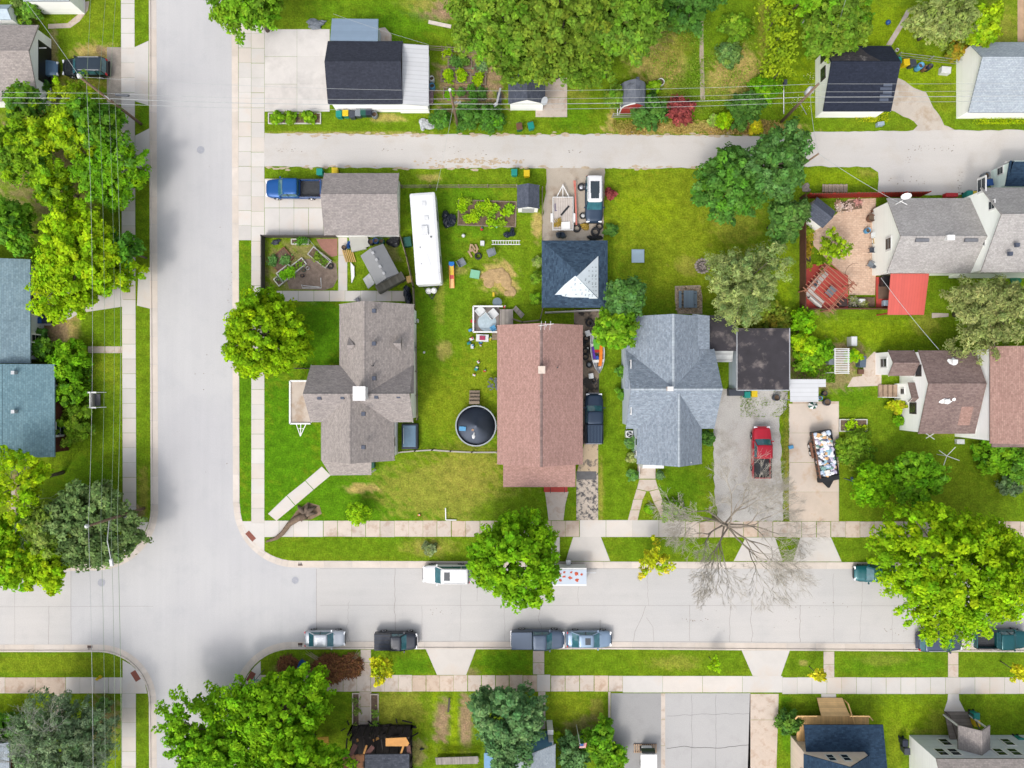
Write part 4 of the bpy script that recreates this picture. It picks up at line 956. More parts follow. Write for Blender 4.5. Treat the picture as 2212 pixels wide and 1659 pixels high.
for i in range(4): mb.box(x0 + (i + .5) * (x1 - x0) / 4, (y0 + y1) / 2, .01, .2 + i * .15, (x1 - x0) / 4 - .05, y1 - y0)
mb.build('steps', mat('tan_timber', C(186, 160, 136), .8, .15, 3), rt)
mb = MB(); mb.beam((x0, y0, 1.0), (x1, y0, 1.2), .06, .06); mb.beam((x0, y0, .05), (x0, y0, 1.0), .06, .06); mb.build('hand_rail', WHITE, rt)
window(rt, P(2125, 0, 0)[0], wa[1], 1.3, 1.0, .8, 'S'); mb = MB(); mb.prism([(wa[2] - .2, wa[1] + .02), (wa[2] + 1.2, wa[1] + .02), (wa[2] + 1.2, wa[1] + 4), (wa[2] - .2, wa[1] + 4)], 0, 3.5); mb.build('link', W_WHITE, rt)
# --- neighbouring clay roof
rt = root('tall white house with clay shingle roof at the right edge', 2190, 850)
wa, rf = gable(rt, (2139, 748, 2420, 958), 6.0, 8.2, 'y', W_WHITE, R_CLAY, ov=.25, ridge=.5)
lean(rt, [(2143, 955, 5.6), (2420, 955, 5.6), (2420, 966, 5.2), (2143, 966, 5.2)], R_UMBER, .1, 'eave_roof')
window(rt, P(2130, 0, 0)[0], wa[1], 3.0, 1.2, 1.0, 'S')

# --- left edge buildings
rt = root('garage with taupe roof and its white gable door open, at the top left', 60, 140, 'garage', 'garage')
wg, rf = gable(rt, (-120, 54, 83, 218), 2.5, 4.0, 'x', W_WHITE, R_TAUPE, ov=.3, ridge=.57, walls=True)
mb = MB(); mb.box(wg[2] + .02, P(0, 150)[1] + .1, .02, 2.1, .05, 4.2); mb.build('door_opening', BLACK, rt)
mb = MB(); mb.beam((wg[2] + .1, P(0, 124)[1], 2.1), (wg[2] + .9, P(0, 124)[1], 2.15), .08, .08); mb.build('door_track', WHITE, rt)
rt = root('low house with blue grey roof and white porch posts behind the tree', 20, 670)
wg, rf = gable(rt, (-140, 560, 65.5, 785), 2.9, 4.4, 'y', W_GREY, mat and shingle('dusty_blue_shingles', C(140, 164, 174), C(122, 146, 158), h=.22), ov=.5, ridge=.36)
xw = wg[2] + .5; mb = MB()
for v in (592, 640, 660, 684, 725, 742): mb.box(xw - .1, P(0, v)[1], .02, 2.7, .12, .12)
mb.build('porch_post', WHITE, rt)
door(rt, wg[2], P(0, 618)[1], 2.4, 2.1, 'E', mat('door_white', C(214, 216, 218), .6), name='garage_door'); door(rt, wg[2], P(0, 652)[1], 1.2, 2.0, 'E', mat('door_brown', C(92, 56, 46), .6), name='front_door')
window(rt, wg[2], P(0, 675)[1], 1.5, 1.3, 1.2, 'E'); window(rt, wg[2], P(0, 735)[1], 1.5, 1.6, 1.2, 'E')
rt = root('brown brick house with teal shingle roof on the left edge', 60, 890)
wg, rf = gable(rt, (-140, 787, 118, 987), 3.0, 4.4, 'y', W_BRICK, R_TEAL, ov=.4, ridge=.63)
for u, v in ((33, 805), (33, 889)):
    x, y, z = P(u, v, 4.1); mb = MB(); mb.box(x, y, 4.0, 4.5, .35, .35); mb.build('roof_vent', METAL, rf)
window(rt, wg[2], P(0, 847)[1], 1.6, 1.6, 1.4, 'E'); window(rt, wg[2], P(0, 925)[1], 1.6, 1.6, 1.4, 'E')
rt = root('small white house with dark red trim at the lower left corner', 0, 1640)
wg, rf = gable(rt, (-160, 1604, 20, 1760), 3.2, 4.6, 'y', W_WHITE, R_LIGHT, ov=.3, ridge=.5); window(rt, wg[2], P(0, 1630)[1], 2, 1.5, 1.2, 'E', mat('maroon_frame', C(120, 30, 50), .6))
rt = root('pale blue shed roof at the top left corner', 5, 25, 'shed', 'shed'); wg, rf = gable(rt, (-60, 10, 24, 42), 2.3, 2.9, 'x', W_WHITE, mat('pale_blue_sheet', C(190, 208, 222), .5), ov=.15)
rt = root('white house edge at the very top left of the lane of grass', 100, -10); wg, rf = gable(rt, (50, -90, 150, 2), 3.0, 4.5, 'x', W_WHITE, R_LIGHT, ov=.2)

# --- bottom edge buildings
rt = root('burned house with charred timbers and a surviving grey roof corner', 815, 1640)
x0, y0, x1, y1 = E(748, 1595, 882, 1780, 3.0)
CHAR = mat('charred_timber', (.018, .014, .012, 1), .9, .4, 3, fine=.4); RAW = mat('raw_plywood', C(226, 164, 92), .8, .12, 2)
mb = MB(); mb.box((x0 + x1) / 2, (y0 + y1) / 2, .01, .5, x1 - x0, y1 - y0); mb.build('floor', CHAR, rt)
rng = random.Random(5); mb = MB()
for p, q in (((x0, y1), (x1, y1)), ((x0, y0), (x0, y1)), ((x1, y0), (x1, y1))):
    for k in range(9):
        t = k / 8; x, y = p[0] + (q[0] - p[0]) * t, p[1] + (q[1] - p[1]) * t; mb = MB(); mb.box(x, y, .3, rng.uniform(1.2, 3.0), .16, .16); mb.build('charred_stud', CHAR, rt)
for k in range(8): mb = MB(); mb.beam((x0 + k * .9, y1 - .2, rng.uniform(1.5, 2.8)), (x0 + k * .9 + rng.uniform(-.5, .5), y1 - 3.2, rng.uniform(2.4, 3.2)), .13, .18); mb.build('charred_joist', CHAR, rt)
mb = MB()
for k in range(24): a = rng.uniform(0, 6.28); x, y = rng.uniform(x0 - .8, x1), rng.uniform(y1 - 1.2, y1 + .6); l = rng.uniform(.3, 1.1); mb.beam((x, y, rng.uniform(.05, .6)), (x + l * math.cos(a), y + l * math.sin(a), rng.uniform(.1, .9)), .1, .14)
mb.build('charred_debris', CHAR, rt)
mb = MB(); mb.slab([P(833, 1595, 2.9), P(877, 1593, 2.9), P(884, 1606, 2.9), P(880, 1612, 2.9), P(833, 1612, 2.9)], .06); mb.build('plywood_sheet', RAW, rt)
mb = MB()
for u in (790, 870): mb.beam(P(u + 2, 1610, 2.8), P(u - 4, 1628, 3.0), .2, .2)
mb.beam(P(806, 1600, 1.6), P(818, 1594, 1.6), .25, .1); mb.beam(P(768, 1601, 1.6), P(774, 1598, 1.6), .3, .1); mb.build('pale_rafter', RAW, rt)
mb = MB(); mb.beam(P(769, 1608, 2.8), P(757, 1630, 3.0), .5, .14); mb.beam(P(806, 1612, 2.8), P(792, 1630, 3.0), .45, .14); mb.beam(P(882, 1610, 2.8), P(884, 1628, 3.0), .4, .14); mb.build('scorched_board', mat('scorched', C(120, 84, 78), .9, .25, 3), rt)
lean(rt, [(788, 1630, 3.2), (884, 1629, 3.2), (884, 1760, 5), (788, 1760, 5)], shingle('burnt_grey_shingles', C(100, 104, 114), C(78, 82, 92)), .15); lean(rt, [(740, 1630, 3.0), (787, 1630, 3.0), (787, 1760, 4.6), (740, 1760, 4.6)], mat('burned_deck', C(160, 112, 78), .9, .35, .9, c2=(.02, .016, .014, 1), c2s=1.2, c2lo=.45, c2hi=.55), .12, 'burned_roof')
mb = MB(); mb.beam(P(687, 1602, .8), P(710, 1600, .8), .9, .1); mb.beam(P(690, 1604, .8), P(692, 1650, .8), .5, .1); mb.build('salvaged_sheathing', mat('yellow_plywood', C(214, 170, 60), .8, .15), rt)
rt = root('blue walled house with light grey roof under the blue-green tree', 1120, 1640)
wg, rf = gable(rt, (1085, 1608, 1200, 1780), 3.4, 5.4, 'y', W_BLUE, R_LIGHT, ov=.3, ridge=.5)
x0, y0, x1, y1 = E(1048, 1632, 1106, 1780, 2.6); boxwall(rt, x0, y0, x1, y1 + .3, 0, 2.8, W_BLUE); mb = MB(); mb.prism([(x0 - .1, y0), (x1, y0), (x1, y1 + .4), (x0 - .1, y1 + .4)], 2.8, 2.9); mb.build('flat_roof', mat('blue_sheet', C(122, 172, 216), .6, .05), rt)
x, y, _ = P(1081, 1648, 2.9); mb = MB(); mb.box(x, y, 2.9, 3.0, .95, .9); f_ = mb.build('skylight', WHITE, rt); mb = MB(); [mb.box(x + i * .2, y + k * .18, 3.0, 3.02, .32, .3) for i in (-1, 1) for k in (-1, 1)]; mb.build('pane', GLASS, f_)
mb = MB(); mb.slab([P(1033, 1636, .4), P(941, 1637, .4), P(944, 1648, .4), P(1035, 1646, .4)], .1, [(0, 0), (4.6, 0), (4.6, .5), (0, .5)]); mb.build('ramp', GREYWOOD, rt)
lean(rt, [(940, 1637, 1.2), (1032, 1634, 1.2), (1032, 1650, 1.2), (942, 1652, 1.2)], GREYWOOD, .08, 'walkway')
mb = MB(); mb.box(*P(1188, 1572, 1.2)[:2], 0.01, 2.2, .6, .5); mb.build('porch_pillar', WHITE, rt); mb = MB(); mb.box(*P(1189, 1596, 1.2)[:2], 0.01, 2.4, .5, .7); mb.build('porch_pillar', WHITE, rt)
rt = root('tan house with deep blue roof and a new timber deck', 1820, 1600)
lower = MB(); lower.slab([(30.4, -35.47, 2.8), (38.6, -35.47, 2.8), (38.6, -46, 5.0), (30.4, -46, 5.0)], .14, [(0, 0), (8.2, 0), (8.2, 10.5), (0, 10.5)]); lower.build('porch_roof', R_NAVY2, rt)
wy = -38.0; mb = MB()                                                     # upper gable with two windows, facing the street
mb.slab([(29.9, wy + .1, 3.95), (33.5, wy + .1, 6.45), (33.5, -50, 6.45), (29.9, -50, 3.95)], .12, [(0, 0), (0, 4), (12, 4), (12, 0)]); mb.slab([(36.6, wy + .1, 4.1), (33.5, wy + .1, 6.45), (33.5, -50, 6.45), (36.6, -50, 4.1)], .12, [(0, 0), (0, 4), (12, 4), (12, 0)]); mb.build('upper_roof', R_NAVY2, rt)
mb = MB(); mb.face([(30.1, wy, 0), (36.4, wy, 0), (36.4, wy, 4.1), (33.5, wy, 6.3), (30.1, wy, 3.95)], [(0, 0), (6, 0), (6, 1.3), (3, 3.7), (0, 1.4)]); mb.face([(30.1, wy, 0), (30.1, -49, 0), (30.1, -49, 3.95), (30.1, wy, 3.95)]); mb.build('upper_wall', W_TAN, rt)
wg = (30.1, -49, 36.4, wy)
window(rt, 32.4, wy, 4.55, .85, 1.25, 'N'); window(rt, 33.9, wy, 4.55, .85, 1.25, 'N')
X0, Y0, X1, Y1 = E(1723, 1547, 1877, 1572, 1.2)
mb = MB(); mb.slab([(X0, Y0 - 2, 1.2), (X1, Y0 - 2, 1.2), (X1, Y1, 1.2), (X0, Y1, 1.2)], .15, [(X0, 0), (X1, 0), (X1, 3), (X0, 3)]); dk = mb.build('deck', NEWWOOD, rt)
mb = MB(); a_ = E(1722, 1547, 1742, 1600, 1.2); mb.slab([(a_[0], a_[1], 1.18), (a_[2] - .6, a_[1], 1.18), (a_[2], a_[3] - .3, 1.18), (a_[0], a_[3] - .3, 1.18)], .15, [(0, 0), (0, 1.2), (3, 1.2), (3, 0)]); mb.build('deck', NEWWOOD, rt)
NEWWOOD2 = ribbed('new_timber_steps', (.62, .4, .18, 1), .22, .3, .7, 1, .12)
x0, y0, x1, y1 = E(1769, 1512, 1830, 1548, .6)
mb = MB(); mb.slab([(x0, Y1, 1.25), (x1, Y1, 1.25), (x1 - .3, y1, .15), (x0, y1, .15)], .14, [(0, 0), (3, 0), (3, 1.9), (0, 1.9)]); mb.build('steps', NEWWOOD2, rt)
mb = MB(); mb.beam((x1 - .1, y1 - .2, 1.0), (x1 + .35, Y1 - 1.2, 2.1), .12, .1)
for t in (0, .5, 1): mb.box(x1 - .1 + .45 * t, y1 - .2 + (Y1 - 1.0 - y1) * t, .1, 1.0 + 1.1 * t, .1, .1)
for u in (1723, 1877): mb.beam(P(u, 1547, 2.0), P(u + 8 * (1 if u > 1800 else -1), 1556, 1.8), .12, .12)
mb.beam(P(1723, 1547, 2.1), P(1765, 1547, 2.1), .09, .09); mb.beam(P(1836, 1547, 2.1), P(1877, 1547, 2.1), .09, .09); mb.build('deck_rail', NEWWOOD, rt)
window(rt, wg[0], P(0, 1640)[1], 3.4, 1.2, 1.3, 'W', mat('brown_frame', C(150, 96, 76), .6))
rt = root('white two storey house with grey entry gable and worn plank steps', 2090, 1620)
x0, y0 = P(1964, 1700, 0)[0], P(0, 1800)[1]; yN = P(0, 1586, 0)[1] - .1; x1 = P(2400, 0, 0)[0]; zE = 5.2
boxwall(rt, x0, y0, x1, yN, 0, zE, W_WHITE); mb = MB(); mb.face([(x1, yN + .01, 0), (x0 - .02, yN + .01, 0), (x0 - .02, yN + .01, zE), (x1, yN + .01, zE)], [(x1, 0), (x0, 0), (x0, zE), (x1, zE)]); mb.build('front_wall', W_GREY, rt)
ex = E(2024, 1639, 2400, 1900, 5.2)
mb = MB(); mb.slab([(x0 - .2, yN + .2, 5.2), (x1, yN + .2, 5.2), (x1, yN - 5, 7.8), (x0 - .2, yN - 5, 7.8)], .15, [(x0, 0), (x1, 0), (x1, 6), (x0, 6)]); mb.build('roof', R_TAUPE, rt)
for (u, z) in ((1990, 3.6), (2016, 3.6), (2140, 3.6), (2018, 1.6), (2150, 1.6), (2110, 3.6)):
    window(rt, P(u + 4, 0, 0)[0] if z < 3 else P(u, 0, 0)[0], yN + .01, z, 1.1, 1.4, 'N')
ga = E(2068, 1571, 2140, 1622, 3.8)
px0, px1, py1 = P(2070, 0, 3)[0], P(2139, 0, 3)[0], P(0, 1571, 3.4)[1]; gable(rt, None, 3.0, 4.2, 'y', W_WHITE, R_GREY, walls=False, world=(px0, yN - .1, px1, py1), rname='porch_roof', rakew=R_GREY); mb = MB(); [mb.box(q_, py1 - .3, 0, 2.95, .14, .14) for q_ in (px0 + .3, px1 - .3)]; mb.build('porch_post', WHITE, rt)
p0, p1 = P(2040, 1537), P(2085, 1537); yB = P(0, 1587)[1]
mb = MB(); mb.slab([(p0[0], p0[1], .1), (p1[0] + .2, p0[1], .1), (p1[0] + .6, yB, 1.0), (p0[0], yB, 1.0)], .14, [(0, 0), (0, 2.4), (2.4, 2.4), (2.4, 0)]); mb.build('steps', ribbed('worn_planks', C(140, 130, 122), .3, .4, .9, 0, .2), rt)
for x, k in ((p0[0], .4), (p1[0] + .3, .7)): mb = MB(); mb.beam((x, p0[1], .9), (x + k, yB, 1.8), .1, .1); mb.box(x, p0[1], .02, .9, .1, .1); mb.build('hand_rail', mat('dark_timber', C(96, 86, 80), .9, .2, 4), rt)

# --- open shelters
rt = root('white metal carport roof beside the flat black garage', 1744, 843, 'carport', 'carport')
lean(rt, [(1707, 819, 2.5), (1768, 819, 2.5), (1768, 868, 2.3), (1707, 868, 2.3)], WHITEMETAL, .07); lean(rt, [(1768, 819, 2.4), (1784, 819, 2.4), (1784, 836, 2.3), (1768, 836, 2.3)], WHITEMETAL, .06, 'side_panel')
mb = MB()
for u, v in ((1710, 864), (1766, 864), (1710, 824), (1766, 824)): x, y, _ = P(u, v, 2.3); mb.box(x, y, .01, 2.3, .09, .09)
mb.build('post', METAL, rt)
rt = root('small dark roofed shed with white double doors near the vegetable bed', 1141, 430, 'shed', 'shed')
ws_, rf = gable(rt, (1117, 400, 1165, 450), 2.2, 2.9, 'y', W_WHITE, R_SHED, ov=.12); door(rt, (ws_[0] + ws_[2]) / 2, ws_[1], 1.3, 1.8, 'S', mat('pale_grey_door', C(206, 208, 210), .6), name='door')
def rotshed(label, u, v, rz, L, W, he, hr, wm, rm, name='shed'):
    x, y, _ = P(u, v, he); t = thing(name, label, 'shed', (x, y, 0), R(rz))
    mb = MB()
    for s in (-1, 1): mb.slab([(-L / 2, s * W / 2, he), (L / 2, s * W / 2, he), (L / 2, 0, hr), (-L / 2, 0, hr)], .08, [(0, 0), (L, 0), (L, W / 2), (0, W / 2)])
    rf = mb.build('roof', rm, t)
    mb = MB(); a, b, s = L / 2 - .12, W / 2 - .12, (hr - he) / (W / 2)
    for x_ in (-a, a): mb.face([(x_, -b, 0), (x_, b, 0), (x_, b, he), (x_, 0, hr - .1), (x_, -b, he)])
    for y_ in (-b, b): mb.face([(-a, y_, 0), (a, y_, 0), (a, y_, he), (-a, y_, he)])
    mb.build('wall', wm, t)
    return t, rf
rotshed('small pale shed with grey roof standing askew in the red fenced patio', 1771, 459, 142, 2.5, 2.2, 2.0, 2.8, W_WHITE, R_SHED)
RES = mat('grey_resin', C(150, 152, 154), .6, .06, 1); t, rf = rotshed('grey resin garden shed set at an angle with a low side box', 820, 571, -62, 3.5, 2.7, 2.0, 2.7, RES, RES)
mb = MB(); mb.box(2.0, .0, .02, 1.2, .9, 3.2); mb.build('side_box', mat('olive_resin', C(118, 116, 104), .6, .1), t)
mb = MB(); [mb.box(2.0, -1.2 + k * .8, 1.2, 1.26, .8, .5) for k in range(4)]; mb.build('box_lid', mat('olive_resin2', C(98, 96, 84), .6, .1), t)
mb = MB(); [mb.box(-1.2 + k * .8, 0, 2.66, 2.78, .3, .26) for k in range(4)]; mb.build('ridge_vent', mat('pale_resin', C(190, 192, 194), .6), rf)
mb = MB(); mb.slab([(.3, -2.4, 1.0), (1.5, -2.4, 1.0), (1.5, -1.4, 1.9), (.3, -1.4, 1.9)], .06); mb.build('canopy', mat('pale_resin', (1, 1, 1, 1)), t)
# ================================================================== TREES AND PLANTS
def leafmesh(name, parent, cen, nor, size, tint, slim=.6, mat_=None):
    n = len(cen); rg = np.random.default_rng(n)
    nor = nor / (np.linalg.norm(nor, axis=1, keepdims=True) + 1e-9)
    r = rg.normal(size=(n, 3)); t = np.cross(nor, r); t /= np.linalg.norm(t, axis=1, keepdims=True) + 1e-9
    b = np.cross(nor, t)
    s = size[:, None]
    k = rg.uniform(.0, .35, (n, 1)) * s
    V = np.stack([cen + t * s, cen + b * s * slim - nor * k, cen - t * s, cen - b * s * slim - nor * k], 1).reshape(-1, 3)
    o0 = ORG[parent] if parent is not None else (0, 0, 0)
    V = V - np.array(o0)
    me = bpy.data.meshes.new(name)
    me.vertices.add(4 * n); me.vertices.foreach_set('co', V.astype(np.float32).ravel())
    me.loops.add(4 * n); me.loops.foreach_set('vertex_index', np.arange(4 * n, dtype=np.int32))
    me.polygons.add(n); me.polygons.foreach_set('loop_start', np.arange(0, 4 * n, 4, dtype=np.int32))
    me.polygons.foreach_set('loop_total', np.full(n, 4, dtype=np.int32))
    me.update(calc_edges=True)
    at = me.color_attributes.new('tint', 'FLOAT_COLOR', 'POINT')
    at.data.foreach_set('color', np.repeat(np.concatenate([tint, np.ones((n, 1))], 1), 4, 0).astype(np.float32).ravel())
    me.materials.append(mat_ or leafmat())
    o = bpy.data.objects.new(name, me); col.objects.link(o)
    if parent is not None: o.parent = parent; ORG[o] = o0
    return o
LEAFK = 1.72
def rgb(cs): return np.array([[lin(x / 255) / KX * LEAFK for x in c] for c in cs])
YG = [(168, 196, 22), (140, 181, 20), (100, 152, 22), (186, 204, 32)]
BRIGHT = [(120, 178, 28), (96, 158, 26), (150, 190, 34), (78, 134, 26)]
OLV = [(122, 150, 46), (100, 137, 46), (142, 161, 54), (86, 121, 42)]
DEEP = [(84, 130, 52), (64, 108, 46), (106, 148, 60), (74, 116, 58)]
BLUEG = [(112, 152, 92), (88, 134, 80), (138, 168, 108), (72, 114, 68)]
PALE = [(160, 172, 98), (136, 152, 84), (178, 186, 116), (110, 130, 72)]
GREYG = [(128, 148, 112), (104, 128, 94), (150, 164, 126), (92, 116, 84)]
YEL_ = [(214, 210, 34), (190, 198, 30), (170, 186, 32), (222, 200, 60)]
RED_ = [(140, 66, 66), (112, 50, 54), (164, 86, 80)]
def crown(parent, c, R_, rz, cols, seed, leaf=.18, ncl=None, per=44, lump=.2, crad=None, slim=.62, low=-.35, elong=(1, 1), name='crown', yellow_side=0.0, mat_=None, fill=.3):
    """leaf clumps spread over and through an uneven dome"""
    rg = np.random.default_rng(seed)
    crad = min(crad or 9, max(.3, .34 + .025 * R_)); per = min(per, 46)
    if ncl is None or ncl > 100: ncl = int(20 + 4.6 * R_ * R_ / crad ** 2 * (1 if R_ > 2 else .8))
    d = rg.normal(size=(ncl * 3, 3)); d /= np.linalg.norm(d, axis=1, keepdims=True)
    d = d[d[:, 2] > low][:ncl]; ncl = len(d)
    lob = np.zeros(ncl)
    for k in range(6):
        q = rg.normal(size=3); q /= np.linalg.norm(q)
        lob += np.cos(3.2 * np.arccos(np.clip(d @ q, -1, 1))) * rg.uniform(.4, 1)
    rad = (1 + lump * lob / 2.2)
    depth = np.where(rg.random(ncl) < fill, rg.uniform(.35, .85, ncl), rg.uniform(.68, 1.07, ncl))
    cc = d * (rad * depth)[:, None] * np.array([(R_ - crad * .6) * elong[0], (R_ - crad * .6) * elong[1], rz])
    pal = rgb(cols)
    w = rg.dirichlet([1.1] * len(pal), ncl); ctint = w @ pal * rg.uniform(.68, 1.2, (ncl, 1))
    if yellow_side: ctint = ctint * (1 + yellow_side * np.clip(cc[:, 0:1] / R_ * -1, -1, 1) * np.array([.5, .25, 0]))
    per_c = rg.integers(int(per * .7), int(per * 1.3), ncl)
    ci = np.repeat(np.arange(ncl), per_c); n = len(ci)
    ld = rg.normal(size=(n, 3)); ld /= np.linalg.norm(ld, axis=1, keepdims=True)
    ld[:, 2] = np.where(rg.random(n) < .75, np.abs(ld[:, 2]), ld[:, 2])
    cr = crad * rg.uniform(.6, 1.3, ncl)
    off = ld * (cr[ci] * rg.uniform(.45, 1.05, n) ** .8)[:, None]; off[:, 2] *= .75; off += d[ci] * (np.sum(off * d[ci], 1) * .5)[:, None]
    pos = np.array(c) + cc[ci] + off
    pos[:, 2] = np.maximum(pos[:, 2], .05)
    nor = ld * .7 + d[ci] * .35 + np.array([0, 0, .55]) + rg.normal(size=(n, 3)) * .4
    tint = ctint[ci] * rg.uniform(.68, 1.3, (n, 1)) * (1 + rg.uniform(-.08, .08, (n, 3)))
    size = min(leaf, .19) * rg.uniform(.65, 1.25, n)
    return leafmesh(name, parent, pos, nor, size, np.clip(tint, 0.002, .85), slim, mat_), np.array(c) + cc
def trunk(parent, base, top, r, tips, rng, m=None, name='trunk'):
    mb = MB(); b, t = Vector(base), Vector(top)
    k = [b.lerp(t, i / 4) + Vector((rng.uniform(-.1, .1), rng.uniform(-.1, .1), 0)) * (1 if 0 < i < 4 else 0) for i in range(5)]
    mb.tube(k, [r * 1.25, r, r * .85, r * .7, r * .5], 8)
    for p in tips:
        p = Vector(p); s = k[rng.choice((2, 3, 4))]; m_ = s.lerp(p, .5) + Vector((0, 0, .1 * (p - s).length))
        mb.tube([s, m_, p], [r * .42, r * .25, r * .08], 6)
    return mb.build(name, m or BARK, parent, True)
def tree(label, u, v, r, h, cols, seed, name='tree', rz=None, cat='tree', group=None, lobes=None, base=None, clear=.25, leaf=.18, **kw):
    """round tree: (u, v) crown centre and r crown radius as laid out on the plan at crown height"""
    zc = h * .6; f = (H - zc) / H
    x, y, _ = P(u, v, zc); R_ = r / S * f; rz_ = rz or min(h * .42, R_ * .9)
    zc = max(rz_ * .55, h - rz_)
    bx, by = (base[0], base[1]) if base else (x, y)
    t = thing(name, label, cat, (bx, by, 0), None, group)
    rng = random.Random(seed)
    crn, tips = crown(t, (x, y, zc), R_, rz_, cols, seed, leaf=leaf, **kw)
    sel = [tips[i] for i in range(0, len(tips), max(1, len(tips) // 14))][:14]
    trunk(t, (bx, by, -.02), (x, y, zc + rz_ * .2), max(.04, R_ * .055), sel, rng)
    return t
def shrub(label, u, v, r, h, cols, seed, name='shrub', cat='shrub', group=None, leaf=.17, per=46, **kw):
    x, y, _ = P(u, v, h * .5); R_ = r / S * (H - h * .5) / H
    t = thing(name, label, cat, (x, y, 0), None, group)
    crn, tips = crown(t, (x, y, h * .42), R_, h * .6, cols, seed, leaf=leaf, per=per, crad=kw.pop('crad', max(.2, R_ * .3)), ncl=kw.pop('ncl', int(22 + 16 * R_ * R_)), low=kw.pop('low', -.2), **kw)
    mb = MB(); rng = random.Random(seed)
    for i in range(5):
        p = tips[rng.randrange(len(tips))]; mb.tube([(x, y, 0), ((x + p[0]) / 2 + .1, (y + p[1]) / 2, p[2] * .5 + .05), tuple(p)], [.05, .035, .012], 5)
    mb.build('stems', BARK, t)
    return t

TB = 'yard trees'
tree('feathery yellow-green locust tree over the upper left gravel drive', 138, 285, 80, 6.8, YG + DEEP[:1], 1, leaf=.22, slim=.45, lump=.45, fill=.4, ncl=190)
tree('tall mid green locust tree on the left edge above the round maple', 40, 325, 74, 7, YG[:3] + DEEP[:2], 2, leaf=.22, slim=.45, lump=.42, ncl=200)
tree('locust tree hanging over the left pavement north of the round maple', 232, 382, 70, 6.2, YG[1:3] + BRIGHT[:2] + DEEP[:1], 3, leaf=.22, slim=.45, lump=.42, ncl=170)
tree('dark green tree at the left edge above the blue grey roof', 24, 485, 56, 6.5, BRIGHT[1:] + DEEP[:2], 4, leaf=.22, slim=.5, lump=.35)
tree('yellow-green locust tree crowded between the left locust trees', 122, 405, 48, 6, YG[:3] + DEEP[:1], 5, leaf=.22, slim=.45, lump=.45)
tree('small leafy tree by the taupe garage corner at the upper left', 60, 225, 40, 6, DEEP[:2] + YG[1:2], 6, leaf=.2, lump=.4)
tree('dark leafy tree beside the left pavement south of the utility pole', 215, 270, 52, 7, BRIGHT[1:] + DEEP[:2], 61, leaf=.2, lump=.35)
tree('large round yellow-green maple beside the left street', 178, 565, 112, 7.5, YG + BRIGHT[:1], 7, leaf=.25, lump=.25, per=75, elong=(1, .98))
tree('dark shaded maple behind the round yellow-green maple by the left kerb', 280, 545, 36, 5.5, DEEP[:2] + BRIGHT[1:2], 8, leaf=.22, lump=.3)
shrub('climbing vine shrub between the two blue roofed houses on the left', 150, 782, 42, 3.0, BRIGHT, 9, leaf=.2)
shrub('dense green shrub against the brick wall of the teal roofed house', 152, 845, 34, 2.6, BRIGHT + DEEP[:1], 10)
shrub('yellow-green arching shrub at the corner of the brown brick house', 162, 920, 40, 2.4, YG[1:3] + OLV, 11, lump=.35)
shrub('low green shrub beside the porch posts of the left house', 90, 755, 26, 2.0, DEEP + BRIGHT, 12)
shrub('pale grassy tuft growing against the left blue grey roof', 38, 765, 12, 2.4, PALE, 13)
shrub('small green shrub standing on the left concrete drive', 124, 673, 12, 1.0, BRIGHT, 14)
tree('thin yellow-green tree with bare grey limbs at the lower left', 62, 1035, 70, 9, YG + BRIGHT[:1], 15, leaf=.2, ncl=90, per=40, lump=.6, fill=.2)
tree('grey-green broad tree under the street lamp at the lower left corner', 193, 1135, 96, 6.5, [(122, 148, 84), (98, 128, 72), (142, 162, 100), (84, 112, 62)], 16, leaf=.23, lump=.25, elong=(1.05, .92), per=70)
tree('bright yellow-green tree on the lower left edge over the cross street', 40, 1200, 74, 7, YG[1:] + BRIGHT[:2], 17, leaf=.24, lump=.35)
tree('smaller yellow-green tree reaching over the lower left kerb', 118, 1225, 46, 7, YG + BRIGHT[:1], 18, leaf=.2, lump=.4)
tree('olive tree between the grey-green tree and the lower left yellow tree', 120, 1150, 52, 7, OLV + PALE[:1], 19, leaf=.22, lump=.3)
tree('wispy grey-green willow at the lower left corner by the pavement', 140, 1600, 108, 8, GREYG + BLUEG[:1], 20, leaf=.2, slim=.3, lump=.4, per=70, fill=.45)
shrub('dark green shrub at the left edge beside the grey willow', 14, 1570, 34, 3.5, DEEP + BRIGHT[:2], 21, leaf=.2)
tree('round maple with yellow-green clumps on the left street beside the corner house', 574, 725, 92, 7.5, YG[:3] + [(94, 132, 20)], 22, leaf=.24, lump=.12, crad=.62, ncl=150, per=64, fill=.15)
tree('dense green tree hanging over the street at the very top', 538, 8, 74, 9, OLV[:2] + BRIGHT[1:], 23, leaf=.22, lump=.28, per=70)
tree('big olive tree with a wide crown left of the barn shaped shed', 1085, 60, 100, 14, OLV + BRIGHT[1:2], 24, leaf=.25, lump=.22, per=75)
tree('largest olive green tree in the middle of the top tree group', 1215, 70, 112, 16, OLV + [(120, 140, 40)], 25, leaf=.25, lump=.22, per=75)
tree('tall green tree on the right of the top tree group beside the meadow', 1335, 75, 92, 15, OLV[1:] + DEEP[2:3] + BRIGHT[:1], 26, leaf=.25, lump=.25, per=75)
tree('lower olive tree overhanging the slate shed', 1135, 140, 62, 9, OLV + BRIGHT[3:], 27, leaf=.23, lump=.3, per=70)
tree('low spreading tree between the slate shed pad and the barn shaped shed', 1265, 145, 55, 9, OLV + BRIGHT[1:2], 28, leaf=.23, lump=.3, per=70)
tree('dark leafy tree at the top edge above the meadow path', 1480, 0, 66, 8, DEEP + BRIGHT[3:], 29, leaf=.22, lump=.4)
tree('big dark green tree beside the lane above the square paving', 1572, 402, 76, 8, DEEP + BRIGHT[1:2], 30, leaf=.23, lump=.22, per=75)
